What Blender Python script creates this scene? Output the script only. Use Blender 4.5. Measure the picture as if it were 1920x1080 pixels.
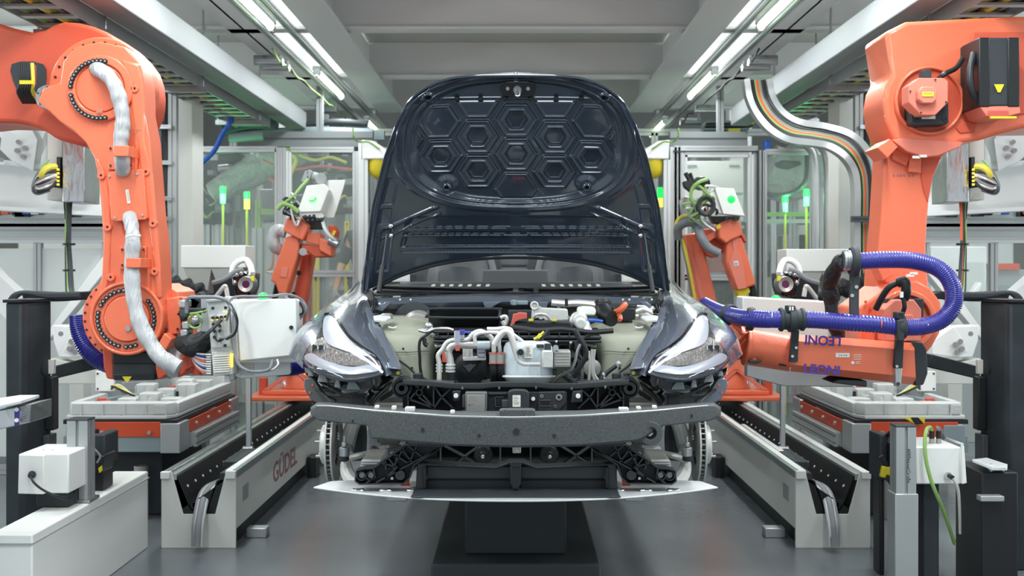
import bpy, bmesh, math, random
import numpy as np
from mathutils import Vector, Matrix
PI = math.pi
random.seed(7)
sc = bpy.context.scene
for o in list(bpy.data.objects): bpy.data.objects.remove(o)
COL = sc.collection
# ---------------------------------------------------------------- camera
# focal length in pixels of the 1920 wide frame, vanishing point, eye height, floor at z = 0
F, VX, VY, H = 2180.0, 967.0, 505.0, 1.4
cd = bpy.data.cameras.new('camera'); cam = bpy.data.objects.new('camera', cd); COL.objects.link(cam)
cam.location = (0, 0, H); cam.rotation_euler = (PI/2, 0, 0)
cd.sensor_width = 36; cd.lens = F/1920*36
cd.shift_x = (960-VX)/1920; cd.shift_y = (VY-540)/1920
cd.clip_start = .1; cd.clip_end = 100
cd.dof.use_dof = True; cd.dof.focus_distance = 4.6; cd.dof.aperture_fstop = 4.5
sc.camera = cam
# ---------------------------------------------------------------- light
sc.view_settings.view_transform = 'Standard'; sc.view_settings.look = 'None'
sc.view_settings.gamma = 1; sc.view_settings.use_curve_mapping = False
sc.view_settings.exposure = 0.15
w = bpy.data.worlds.new('world'); sc.world = w; w.use_nodes = True
w.node_tree.nodes['Background'].inputs[0].default_value = (.86, .95, 1, 1)
w.node_tree.nodes['Background'].inputs[1].default_value = .85
def area(name, loc, rot, sx, sy, e, col=(.93, .98, 1)):
    l = bpy.data.lights.new(name, 'AREA'); l.shape = 'RECTANGLE'; l.size = sx; l.size_y = sy; l.energy = e; l.color = col
    o = bpy.data.objects.new(name, l); o.location = loc; o.rotation_euler = rot; COL.objects.link(o); return o
for s in (-1, 1):                       # the two rows of batten luminaires over the aisles, and the hall lights
    for i, y in enumerate((2.4, 4.2, 6.0, 7.6, 9.2, 10.8)):
        area('batten_light', (s*1.66, y, 3.02), (0, 0, 0), .12, 1.3, 36 if y < 7 else 17)
        area('batten_uplight', (s*1.66, y, 3.13), (PI, 0, 0), .10, 1.3, 8)
    for y in (4.6, 8.2):
        area('hall_light', (s*3.6, y, 3.08), (0, 0, 0), .5, 2.0, 48)
area('hall_light', (0, 5.0, 3.1), (0, 0, 0), .5, 1.6, 22)
area('hall_light', (0, 2.6, 3.1), (0, 0, 0), .8, .8, 26)
for s in (-1, 1):                       # added fill lights at the side walls, aimed inwards and up
    for y in (4.5, 8.0, 11.5): area('wall_fill', (s*6.72, y, 1.2), (0, s*math.radians(118), 0), .4, 2.4, 60)
for x in (-4, -1.5, 1.5, 4):
    area('hall_light', (x, 13.4, 4.6), (0, 0, 0), .6, 2.4, 45)
# ---------------------------------------------------------------- helpers
def P(x, y, Y): return Vector(((x-VX)*Y/F, Y, H-(y-VY)*Y/F))
def PM(s):                                # pixel helper mirrored for the right half (s=1); s=-1 keeps the left half
    return (lambda x, y, Y: P(x, y, Y)) if s < 0 else (lambda x, y, Y: P(2*VX-x, y, Y))
def L(c): return tuple((v/255/12.92 if v/255 <= .04045 else ((v/255+.055)/1.055)**2.4) for v in c)
M = {}
def mat(n, c, r=.5, m=0., coat=0., emit=0., bump=0., bs=60., var=0., vs=8., trans=0., alpha=1., ior=1.45, spec=.5, stretch=None, bd=.02):
    a = bpy.data.materials.new(n); a.use_nodes = True; nt = a.node_tree; b = nt.nodes['Principled BSDF']
    col = (*L(c), 1); I = b.inputs
    I['Base Color'].default_value = col; I['Roughness'].default_value = r; I['Metallic'].default_value = m
    I['Coat Weight'].default_value = coat; I['Coat Roughness'].default_value = .04; I['IOR'].default_value = ior
    I['Transmission Weight'].default_value = trans; I['Alpha'].default_value = alpha; I['Specular IOR Level'].default_value = spec
    if emit: I['Emission Color'].default_value = col; I['Emission Strength'].default_value = emit
    tc = nt.nodes.new('ShaderNodeTexCoord'); mp = nt.nodes.new('ShaderNodeMapping'); nt.links.new(tc.outputs['Object'], mp.inputs[0])
    if stretch: mp.inputs['Scale'].default_value = stretch
    if var:
        n1 = nt.nodes.new('ShaderNodeTexNoise'); n1.inputs['Scale'].default_value = vs; n1.inputs['Detail'].default_value = 4
        nt.links.new(mp.outputs[0], n1.inputs['Vector'])
        rp = nt.nodes.new('ShaderNodeValToRGB'); rp.color_ramp.elements[0].position = .3; rp.color_ramp.elements[1].position = .7
        for k, f in ((0, 1-var), (1, 1+var)): rp.color_ramp.elements[k].color = (*[min(1, q*f) for q in col[:3]], 1)
        nt.links.new(n1.outputs['Fac'], rp.inputs[0]); nt.links.new(rp.outputs[0], I['Base Color'])
    if bump:
        n2 = nt.nodes.new('ShaderNodeTexNoise'); n2.inputs['Scale'].default_value = bs; n2.inputs['Detail'].default_value = 3
        nt.links.new(mp.outputs[0], n2.inputs['Vector'])
        bu = nt.nodes.new('ShaderNodeBump'); bu.inputs['Strength'].default_value = bump; bu.inputs['Distance'].default_value = bd
        nt.links.new(n2.outputs['Fac'], bu.inputs['Height']); nt.links.new(bu.outputs[0], I['Normal'])
    M[n] = a; return a
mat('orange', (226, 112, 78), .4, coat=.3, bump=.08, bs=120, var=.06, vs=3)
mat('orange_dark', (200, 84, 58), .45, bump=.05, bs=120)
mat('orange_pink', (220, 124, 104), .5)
mat('rust_red', (196, 74, 40), .55)
mat('paint', (46, 57, 70), .17, m=.3, coat=.8, spec=.6)
mat('paint_sheen', (102, 110, 124), .24, m=.42, coat=1, spec=.6)  # navy body paint lightened to carry the ceiling's reflections
mat('paint_lip', (100, 108, 122), .35, m=.25, coat=.4)
mat('ecoat', (146, 149, 134), .42, var=.06, vs=5, spec=.4)
mat('ecoat_dark', (98, 102, 90), .55)
mat('black', (24, 27, 29), .42)
mat('black_gloss', (12, 14, 17), .1, coat=.6)
mat('black_matt', (30, 36, 39), .75, bump=.1, bs=80)
mat('lifter', (34, 42, 46), .6, var=.35, vs=6)
mat('rubber', (26, 28, 30), .6)
mat('plastic', (42, 46, 49), .5, bump=.12, bs=200)
mat('plastic_grey', (88, 92, 92), .55)
mat('beam', (80, 84, 85), .5, m=.25, bump=.45, bs=420, var=.3, vs=180, bd=.004)
mat('steel', (172, 176, 178), .3, m=.9, bump=.05, bs=40)
mat('steel_brushed', (188, 192, 194), .28, m=.95, bump=.25, bs=5, stretch=(3, 1, 1), bd=.08)
mat('iron', (158, 157, 152), .42, m=.5)
mat('cast', (200, 202, 198), .45, m=.25, bump=.1, bs=60)
mat('alu', (172, 176, 176), .38, m=.55)
mat('alu_pale', (204, 208, 208), .42, m=.25)
mat('alu_floor', (116, 122, 128), .3, m=.6, bump=.15, bs=14, var=.2, vs=3)
mat('white', (226, 228, 224), .42)
mat('white_gloss', (238, 240, 240), .18, coat=.5)
mat('pipe', (212, 210, 206), .35, m=.45)
mat('offwhite', (202, 204, 198), .5)
mat('duct', (118, 122, 124), .6)
mat('grey', (150, 155, 156), .5)
mat('tray', (196, 200, 198), .45, m=.15, bump=.1, bs=30)
mat('grey_blue', (128, 142, 146), .5)
mat('dark_grey', (60, 66, 69), .5)
mat('charcoal', (44, 50, 54), .6)
mat('blue_hose', (40, 42, 132), .34, coat=.4)
mat('blue', (40, 90, 180), .45)
mat('text_blue', (74, 62, 158), .5)
mat('text_red', (152, 106, 106), .5)
mat('label', (224, 224, 216), .6)
mat('label_print', (136, 138, 138), .6)
mat('yellow', (214, 196, 44), .45)
mat('sleeve', (172, 174, 176), .45, m=.1, bump=.8, bs=14, bd=.03, stretch=(2.2, 1, .45))
mat('black_sleeve', (26, 28, 30), .65, bump=.8, bs=26, bd=.03)
mat('bag', (160, 172, 166), .3, bump=.9, bs=9, bd=.08, alpha=.8)
mat('green_wire', (132, 168, 92), .45)
mat('yellow_wire', (214, 204, 70), .45)
mat('grey_wire', (120, 124, 128), .45)
mat('black_wire', (30, 32, 34), .45)
mat('red_plastic', (190, 86, 74), .45)
mat('orange_wire', (206, 100, 62), .45)
mat('green_light', (12, 255, 66), .4, emit=2.4)
mat('green_glow', (60, 235, 100), .4, emit=1)
mat('amber_light', (255, 214, 60), .4, emit=2.5)
mat('tube_light', (236, 255, 224), .4, emit=7)
mat('chrome', (225, 228, 232), .07, m=1)
mat('reflector', (96, 96, 92), .15, m=.9, bump=.5, bs=30, bd=.02, stretch=(6, 1, 1))
mat('lamp_lens', (205, 210, 216), .03, trans=0, alpha=.08, coat=1)
mat('drl', (158, 164, 176), .3, coat=.5, m=.2)
mat('glare_line', (225, 232, 255), .3, emit=1.6)  # emission puts the white glare into the headlamp strip
mat('glass', (196, 208, 204), .03, alpha=.13, spec=.7)
mat('glass_car', (50, 60, 64), .02, alpha=.06, spec=.8)
mat('bottle', (196, 208, 214), .3, bump=.1, bs=20)
mat('seat', (72, 76, 78), .6, bump=.1, bs=90)
mat('seat_light', (98, 102, 104), .6)
mat('skin', (188, 142, 118), .55)
mat('shirt', (52, 58, 62), .85, bump=.3, bs=20)
mat('trousers', (62, 68, 74), .85, bump=.3, bs=20)
mat('glove', (140, 144, 146), .8)
mat('hair', (40, 34, 30), .8)
mat('red_fabric', (205, 104, 92), .7, bump=.8, bs=9, bd=.06)
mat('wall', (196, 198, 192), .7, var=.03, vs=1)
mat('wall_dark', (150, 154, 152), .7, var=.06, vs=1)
mat('panel', (208, 214, 212), .55)
mat('ceil', (200, 200, 194), .7, var=.04, vs=1)
mat('beam_white', (222, 225, 224), .45, bump=.04, bs=4)
mat('screw', (190, 190, 188), .3, m=.8)
mat('bolt_dark', (58, 64, 68), .3, m=.8)
mat('lens_dark', (60, 28, 70), .08, coat=1)
def tri(c):
    return c
def floor_mat():
    a = mat('floor', (98, 104, 108), .24, var=.12, vs=1.2, bump=.05, bs=6); return a
floor_mat()

class MB:
    def __init__(s): s.v = []; s.f = []
    def add(s, vs, fs):
        n = len(s.v); s.v += [tuple(v) for v in vs]; s.f += [tuple(n+i for i in f) for f in fs]; return s
    def box(s, c, d, R=None):
        c = Vector(c); vs = []
        for i in (-.5, .5):
            for j in (-.5, .5):
                for k in (-.5, .5):
                    q = Vector((i*d[0], j*d[1], k*d[2])); vs.append(c+(R @ q if R else q))
        return s.add(vs, [(0, 1, 3, 2), (4, 6, 7, 5), (0, 4, 5, 1), (2, 3, 7, 6), (0, 2, 6, 4), (1, 5, 7, 3)])
    def bx(s, x0, x1, y0, y1, z0, z1): return s.box(((x0+x1)/2, (y0+y1)/2, (z0+z1)/2), (abs(x1-x0), abs(y1-y0), abs(z1-z0)))
    def pbox(s, x0, y0, x1, y1, Y, d):        # a box whose front face, seen from the eye, spans those picture coordinates at distance Y
        a = P(x0, y0, Y); b = P(x1, y1, Y); return s.bx(a.x, b.x, Y, Y+d, b.z, a.z)
    def cyl(s, a, b, r, r2=None, n=16, cap=True):
        a = Vector(a); b = Vector(b); r2 = r if r2 is None else r2; d = (b-a).normalized()
        u = d.orthogonal().normalized(); v = d.cross(u); vs = []
        for p, q in ((a, r), (b, r2)):
            vs += [p+(u*math.cos(2*PI*i/n)+v*math.sin(2*PI*i/n))*q for i in range(n)]
        fs = [(i, (i+1) % n, n+(i+1) % n, n+i) for i in range(n)]
        if cap: fs += [tuple(range(n-1, -1, -1)), tuple(range(n, 2*n))]
        return s.add(vs, fs)
    def ring(s, a, b, r0, r1, n=32):          # annulus r0 (hole) .. r1
        a = Vector(a); b = Vector(b); d = (b-a).normalized(); u = d.orthogonal().normalized(); v = d.cross(u); vs = []
        for p, q in ((a, r0), (a, r1), (b, r1), (b, r0)):
            vs += [p+(u*math.cos(2*PI*i/n)+v*math.sin(2*PI*i/n))*q for i in range(n)]
        fs = []
        for k in range(4):
            for i in range(n):
                j = (i+1) % n; k2 = (k+1) % 4; fs.append((k*n+i, k*n+j, k2*n+j, k2*n+i))
        return s.add(vs, fs)
    def lathe(s, a, d, prof, n=32):           # prof: (distance along d, radius)
        a = Vector(a); d = Vector(d).normalized(); u = d.orthogonal().normalized(); v = d.cross(u); vs = []
        for t, r in prof: vs += [a+d*t+(u*math.cos(2*PI*i/n)+v*math.sin(2*PI*i/n))*max(r, 1e-4) for i in range(n)]
        fs = [(k*n+i, k*n+(i+1) % n, (k+1)*n+(i+1) % n, (k+1)*n+i) for k in range(len(prof)-1) for i in range(n)]
        fs += [tuple(range(n-1, -1, -1)), tuple(range((len(prof)-1)*n, len(prof)*n))]
        return s.add(vs, fs)
    def tube(s, pts, r, n=8, k=6, rib=0, ribn=1):
        pts = cr(pts, k) if k > 1 else [Vector(p) for p in pts]
        m = len(pts); t0 = None; vs = []; u = None
        for i, p in enumerate(pts):
            t = (pts[min(i+1, m-1)]-pts[max(i-1, 0)]).normalized()
            if u is None: u = t.orthogonal().normalized()
            else: u = (u-t*u.dot(t)).normalized()
            v = t.cross(u); q = r(i/(m-1)) if callable(r) else r
            if rib: q = q*(1+rib*(1 if (i//ribn) % 2 else 0))
            vs += [p+(u*math.cos(2*PI*j/n)+v*math.sin(2*PI*j/n))*q for j in range(n)]
        fs = [(i*n+j, i*n+(j+1) % n, (i+1)*n+(j+1) % n, (i+1)*n+j) for i in range(m-1) for j in range(n)]
        fs += [tuple(range(n-1, -1, -1)), tuple(range((m-1)*n, m*n))]
        return s.add(vs, fs)
    def prism(s, pts, ext):
        pts = [Vector(p) for p in pts]; e = Vector(ext); n = len(pts)
        return s.add(pts+[p+e for p in pts], [tuple(range(n)), tuple(range(2*n-1, n-1, -1))]+[(i, (i+1) % n, n+(i+1) % n, n+i) for i in range(n)])
    def pp(s, px, Y, d, q=None):              # prism of a picture outline standing at distance Y, d deep
        q = q or P; return s.prism([q(x, y, Y) for x, y in px], (0, d, 0))
    def sph(s, c, r, n=12, sc3=(1, 1, 1)):
        c = Vector(c); vs = []; fs = []
        for i in range(n+1):
            for j in range(2*n):
                a = PI*i/n; b = PI*j/n; rr = max(math.sin(a), 1e-3)
                vs.append(c+Vector((rr*math.cos(b)*sc3[0], rr*math.sin(b)*sc3[1], math.cos(a)*sc3[2]))*r)
        for i in range(n):
            for j in range(2*n): fs.append((i*2*n+j, i*2*n+(j+1) % (2*n), (i+1)*2*n+(j+1) % (2*n), (i+1)*2*n+j))
        return s.add(vs, fs)
    def grid(s, g):                           # g: rows of points
        R = len(g); C = len(g[0])
        return s.add([p for r in g for p in r], [(i*C+j, i*C+j+1, (i+1)*C+j+1, (i+1)*C+j) for i in range(R-1) for j in range(C-1)])
    def patch(s, g, ku=6, kv=6):
        rows = [cr(r, ku) for r in g]; cols = [cr([r[i] for r in rows], kv) for i in range(len(rows[0]))]
        return s.grid([[c[j] for c in cols] for j in range(len(cols[0]))])
    def bolts(s, c, nrm, R, n, r, h=.012, a0=0, a1=2*PI, seg=10):
        c = Vector(c); nrm = Vector(nrm).normalized(); u = Vector((1, 0, 0)) if abs(nrm.x) < .9 else Vector((0, 1, 0)); u = (u-nrm*u.dot(nrm)).normalized(); v = nrm.cross(u)
        for i in range(n):
            a = a0+(a1-a0)*i/(n if a1-a0 > 6.2 else max(1, n-1)); p = c+(u*math.cos(a)+v*math.sin(a))*R
            s.cyl(p, p+nrm*h, r, n=seg)
        return s
    def prof(s, a, b, w=.045, h=None, up=(0, 0, 1)):   # slotted aluminium profile
        a = Vector(a); b = Vector(b); h = h or w; d = (b-a).normalized(); up = Vector(up)
        if abs(d.dot(up)) > .9: up = Vector((0, 1, 0))
        x = d.cross(up).normalized(); y = x.cross(d).normalized(); c = []
        g = .16; dp = .16
        nx = max(1, round(w/min(w, h))); ny = max(1, round(h/min(w, h))); m = min(w, h)
        def edge(p, q, inn, k):
            out = []
            for i in range(k):
                t0 = i/k; L0 = 1/k
                for t, dd in ((0, 0), (.5-g/2*1, 0), (.5-g/2, 1), (.5+g/2, 1), (.5+g/2, 0)):
                    tt = t0+t*L0; out.append((p[0]+(q[0]-p[0])*tt+inn[0]*dd*m*dp, p[1]+(q[1]-p[1])*tt+inn[1]*dd*m*dp))
            return out
        W, Hh = w/2, h/2
        for p, q, inn, k in (((-W, -Hh), (W, -Hh), (0, 1), nx), ((W, -Hh), (W, Hh), (-1, 0), ny), ((W, Hh), (-W, Hh), (0, -1), nx), ((-W, Hh), (-W, -Hh), (1, 0), ny)): c += edge(p, q, inn, k)
        return s.prism([a+x*u+y*v for u, v in c], b-a)
    def build(s, name, m, parent=None, bev=0., solid=0., label=None, sm=38, seg=2, loc=None):
        me = bpy.data.meshes.new(name); base = Vector(parent['_b']) if parent is not None and '_b' in parent else Vector((0, 0, 0))
        org = base
        if parent is None: org = Vector(loc) if loc is not None else sum((Vector(v) for v in s.v), Vector())/max(1, len(s.v))
        me.from_pydata([tuple(Vector(v)-org) for v in s.v], [], s.f)
        bm = bmesh.new(); bm.from_mesh(me); bmesh.ops.recalc_face_normals(bm, faces=bm.faces); bm.to_mesh(me); bm.free()
        me.polygons.foreach_set('use_smooth', [True]*len(me.polygons)); me.set_sharp_from_angle(angle=math.radians(sm))
        me.materials.append(M[m] if isinstance(m, str) else m)
        o = bpy.data.objects.new(name, me); COL.objects.link(o)
        if parent is not None:
            o.parent = parent; o['_b'] = tuple(base)
        else: o.location = org; o['_b'] = tuple(org)
        if solid: q = o.modifiers.new('s', 'SOLIDIFY'); q.thickness = solid; q.offset = 0
        if bev: q = o.modifiers.new('b', 'BEVEL'); q.width = bev; q.segments = seg; q.limit_method = 'ANGLE'; q.angle_limit = .6; q.harden_normals = False
        if label: o['label'] = label
        return o
def cr(pts, k=6):
    pts = [Vector(p) for p in pts]
    if len(pts) < 3:
        return [pts[0].lerp(pts[-1], i/k) for i in range(k+1)]
    q = [2*pts[0]-pts[1]]+pts+[2*pts[-1]-pts[-2]]; out = []
    for i in range(1, len(q)-2):
        a, b, c, d = q[i-1:i+3]
        for j in range(k):
            t = j/k; out.append(.5*((2*b)+(c-a)*t+(2*a-5*b+4*c-d)*t*t+(3*b-a-3*c+d)*t**3))
    out.append(pts[-1]); return out
def thing(name, label, cat, loc, group=None):
    o = bpy.data.objects.new(name, None); COL.objects.link(o); o.location = loc; o['_b'] = tuple(loc); o.empty_display_size = .1
    o['label'] = label; o['category'] = cat
    if group: o['group'] = group
    return o
def tag(o, label, cat, group=None, kind=None):
    o['label'] = label; o['category'] = cat
    if group: o['group'] = group
    if kind: o['kind'] = kind
    return o
def struct(o, label=None):
    o['kind'] = 'structure'
    if label: o['label'] = label
    return o
def text(name, body, size, loc, R, m, parent, bold=0., ext=.0006):
    c = bpy.data.curves.new(name, 'FONT'); c.body = body; c.size = size; c.align_x = 'CENTER'; c.align_y = 'CENTER'; c.extrude = ext; c.offset = bold; c.resolution_u = 3
    t = bpy.data.objects.new('tmp', c); COL.objects.link(t); bpy.context.view_layer.update()
    me = bpy.data.meshes.new_from_object(t.evaluated_get(bpy.context.evaluated_depsgraph_get())); bpy.data.objects.remove(t)
    me.transform(Matrix.Translation(Vector(loc)-Vector(parent['_b'])) @ R.to_4x4())
    me.materials.clear(); me.materials.append(M[m])
    o = bpy.data.objects.new(name, me); COL.objects.link(o); o.parent = parent; o['_b'] = parent['_b']; return o
RF = Matrix.Rotation(PI/2, 3, 'X')          # text that faces the eye
def rnd(a, b): return random.uniform(a, b)
# ================================================================ the hall
struct(MB().bx(-7, 7, .5, 19, -.1, 0).build('floor', 'floor'))
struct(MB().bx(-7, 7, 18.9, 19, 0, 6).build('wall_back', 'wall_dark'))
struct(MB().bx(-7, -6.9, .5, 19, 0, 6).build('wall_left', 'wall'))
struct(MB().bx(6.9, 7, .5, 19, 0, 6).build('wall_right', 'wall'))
# low cell ceiling over the line, its far edge steps up into the taller hall
m = MB(); m.bx(-7, 7, .5, 12.5, 3.42, 3.5); struct(m.build('ceiling', 'ceil'))
m = MB(); m.bx(-7, 7, 12.5, 19, 5.9, 6.0); struct(m.build('ceiling_high', 'ceil'))
n = 0
def trim(m, mt, bev=.004):
    global n
    n += 1; return struct(m.build('trim_%d' % n, mt, bev=bev))
for y in (2.2, 4.2, 6.25, 8.3, 10.35, 12.35):      # cross girders
    m = MB(); m.bx(-7, 7, y-.01, y+.01, 3.12, 3.42); m.bx(-7, 7, y-.07, y+.07, 3.10, 3.125); trim(m, 'beam_white')
for s in (-1, 1):                               # long girders above the car
    m = MB(); m.bx(s*1.32-.13, s*1.32+.13, .5, 12.3, 3.06, 3.085); m.bx(s*1.32-.015, s*1.32+.015, .5, 12.3, 3.08, 3.4); trim(m, 'beam_white')
    m = MB(); m.bx(s*1.93-.12, s*1.93+.12, .5, 12.3, 3.1, 3.13); m.bx(s*1.93-.012, s*1.93+.012, .5, 12.3, 3.1, 3.4); trim(m, 'beam_white')
for s in (-1, 1):                               # made-up housings behind the added wall fill lights
    for y in (4.5, 8.0, 11.5): trim(MB().bx(s*6.78, s*6.9, y-1.25, y+1.25, .95, 1.4), 'alu')
# strip lights
lp = ['above left aisle', 'above right aisle']
for s in (-1, 1):
    for i, y in enumerate((7.2, 10.4, 13.6)):
        side = 'left' if s < 0 else 'right'
        t = thing('strip_light', ['nearest tubular strip light of the %s row' % side, 'middle tubular strip light of the %s row' % side, 'farthest tubular strip light of the %s row' % side][i]+' under the ceiling girder', 'ceiling light', (s*1.66, y, 3.1), 'strip lights along the ceiling')
        MB().bx(s*1.66-.035, s*1.66+.035, y-.7, y+.7, 3.06, 3.1).build('housing', 'alu', t, bev=.004)
        MB().cyl((s*1.66, y-.66, 3.045), (s*1.66, y+.66, 3.045), .022, n=12).build('light_tube', 'tube_light', t)
        for e in (-1, 1): MB().cyl((s*1.66, y+e*.66, 3.045), (s*1.66, y+e*.71, 3.045), .03, n=12).build('end_cap', 'alu_pale', t)
    # duct with cable beside the lights
    t = thing('light_rail', 'slotted aluminium rail carrying the strip lights on the %s' % ('left' if s < 0 else 'right'), 'rail', (s*1.62, 9, 3.12))
    for dx in (-.09, .1): MB().prof((s*(1.66+dx), 5, 3.08), (s*(1.66+dx), 14.8, 3.08), .045).build('profile', 'alu', t)
    MB().cyl((s*1.66, 13.6, 3.1), (s*1.66, 13.6, 5.9), .015).build('hanger', 'steel', t)
    for y in (8.9, 9.15, 11.6, 12.6):
        MB().cyl((s*1.78, y, 3.0), (s*2.0, y, 3.0), .04, n=16).build('cross_tube', 'steel', t)
    pts = [(s*1.8, 8.6+i*.32, 3.03-.05*abs(math.sin(i*1.7))) for i in range(14)]
    MB().tube(pts, .008).build('cable', 'green_wire' if s < 0 else 'black_wire', t)
# cable trays
def tray(side, a, b, wd=.42, cols=3):
    a = Vector(a); b = Vector(b); d = (b-a); Lg = d.length; d.normalize(); x = Vector((1, 0, 0))
    t = thing('cable_tray', 'perforated overhead cable tray with green and yellow wires on the '+side, 'cable tray', tuple(a))
    for e in (-1, 1):
        m = MB(); R = Matrix((x, d, x.cross(d))).transposed(); m.box((a+b)/2+x*e*wd/2+Vector((0, 0, .035)), (.006, Lg, .09), R); m.build('side_rail', 'alu', t)
    k = int(Lg/.22)
    m = MB()
    for i in range(k): m.box(a+d*(i+.5)*Lg/k, (wd, .06, .012), Matrix((x, d, x.cross(d))).transposed())
    m.build('rungs', 'alu', t)['kind'] = 'stuff'
    for i in range(7):
        off = x*(-wd/2+.05+i*(wd-.1)/6)
        pts = [a+d*Lg*j/8+off+Vector((rnd(-.01, .01), 0, .025)) for j in range(9)]
        MB().tube(pts, .014 if i % 3 else .02, n=6, k=3).build('cable', ['green_wire', 'yellow_wire', 'black_wire', 'grey_wire'][(i*3) % 4], t)
    for f in (.1, .38, .66, .92):
        p = a+d*Lg*f
        m = MB(); m.bx(p.x-wd/2-.05, p.x+wd/2+.05, p.y-.02, p.y+.02, p.z-.05, p.z-.01)
        for e in (-1, 1): m.cyl((p.x+e*(wd/2+.03), p.y, p.z-.03), (p.x+e*(wd/2+.03), p.y, 3.42), .008, n=6)
        m.build('hanger', 'steel', t)
    return t
tray('left', (-2.39, 3.6, 2.7), (-2.39, 10.6, 2.7), .3)
tray('right', (2.39, 3.6, 2.7), (2.39, 10.5, 2.7), .3)
# big white square ducts beside the trays
for s, a, b in ((-1, Vector((-2.1, 3, 2.83)), Vector((-2.1, 11.2, 2.83))), (1, Vector((2.1, 3, 2.83)), Vector((2.1, 10.9, 2.83)))):
    m = MB(); d = (b-a); R = Matrix((Vector((1, 0, 0)), d.normalized(), Vector((1, 0, 0)).cross(d.normalized()))).transposed()
    m.box((a+b)/2, (.17, d.length, .17), R)
    o = m.build('cable_duct', 'duct', bev=.01); tag(o, 'square pale %s-hand ceiling duct running beside the cable tray' % ('left' if s < 0 else 'right'), 'duct')
# beams crossing above the fences
m = MB(); m.prof(P(495, 262, 10.8), P(700, 262, 10.8), .1, .14); m.prof(P(600, 262, 10.8), Vector((P(600, 0, 10.8).x, 10.8, 3.42)), .06); tag(m.build('cross_rail', 'duct'), 'grey horizontal rail above the left glass fence', 'rail')
m = MB(); m.prof(P(1255, 262, 10.8), P(1400, 262, 10.8), .1, .14); m.prof(P(1350, 262, 10.8), Vector((P(1350, 0, 10.8).x, 10.8, 3.42)), .06); tag(m.build('cross_rail', 'duct'), 'grey horizontal rail above the right glass fence', 'rail')
# ================================================================ the car
from mathutils.geometry import delaunay_2d_cdt
def surf(outline, Yf, step=7, off=0., q=None):
    q = q or P; m = MB(); o2 = []
    for i in range(len(outline)):
        a = Vector(outline[i]); b = Vector(outline[(i+1) % len(outline)]); k = max(1, int((b-a).length/step))
        o2 += [a.lerp(b, j/k) for j in range(k)]
    def inside(p):
        c = False; n = len(o2)
        for i in range(n):
            a = o2[i]; b = o2[i-1]
            if (a.y > p.y) != (b.y > p.y) and p.x < (b.x-a.x)*(p.y-a.y)/(b.y-a.y)+a.x: c = not c
        return c
    xs = [p.x for p in o2]; ys = [p.y for p in o2]; pts = list(o2); y = min(ys)+step/2
    while y < max(ys):
        x = min(xs)+step/2
        while x < max(xs):
            p = Vector((x, y))
            if inside(p) and min((p-a).length for a in o2) > step*.55: pts.append(p)
            x += step
        y += step
    r = delaunay_2d_cdt(pts, [(i, (i+1) % len(o2)) for i in range(len(o2))], [], 1, 1e-4)
    m.add([q(v.x, v.y, Yf(v.x, v.y)+off) for v in r[0]], [tuple(f) for f in r[2]]); return m
def smooth_px(pts, k=4, closed=True):
    if closed:
        e = [Vector((*p, 0)) for p in pts]; e = [e[-2], e[-1]]+e+[e[0], e[1]]; c = cr(e, k); c = c[2*k:(2+len(pts))*k]
        return [(p.x, p.y) for p in c]
    return [(p.x, p.y) for p in cr([(*p, 0) for p in pts], k)]
car = thing('car', 'dark blue unfinished car with raised hood, bare bumper beam and open engine bay', 'car', (0, 4.2, .55))
# ---- hood: real plane hinged at the cowl, embossed inner panel
HA = P(VX, 545, 5.5); HT = P(VX, 138, 5.0); hd = HT-HA; hn = Vector((0, -hd.z, hd.y)).normalized()
def HP(x, y, wv=0.):
    k = (y-VY)/F; t = (H-k*HA.y-HA.z)/(hd.z+k*hd.y); Y = HA.y+hd.y*t
    return Vector(((x-VX)*Y/F, Y, HA.z+hd.z*t))+hn*wv
def np_s(a, b, x): t = np.clip((x-a)/(b-a), 0, 1); return t*t*(3-2*t)
HW = np.array([[136, 4], [136.4, 50], [138, 92], [141, 118], [146, 138], [152, 152], [160, 168], [175, 189], [190, 203], [230, 223], [290, 244], [380, 266], [460, 277], [545, 286]], float)
NR, NC = 430, 330
tt = np.linspace(0, 1, NR)**1.35; yy = 136+tt*409
ww = np.interp(yy, HW[:, 0], HW[:, 1])
ss = np.linspace(-1, 1, NC)
Y2, S2 = np.meshgrid(yy, ss, indexing='ij'); W2 = np.repeat(ww[:, None], NC, 1)
X2 = VX+S2*W2; yb = 478+67*np.abs(S2)**1.7
top = 138+0*S2
Yp = Y2-(tt[:, None]**5)*(545-yb)
def hexd(x, y, cx, cy, sy=.80):
    dx = np.abs(x-cx); dy = np.abs((y-cy)/sy); return np.maximum(dy, dx*.866+dy*.5)
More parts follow.
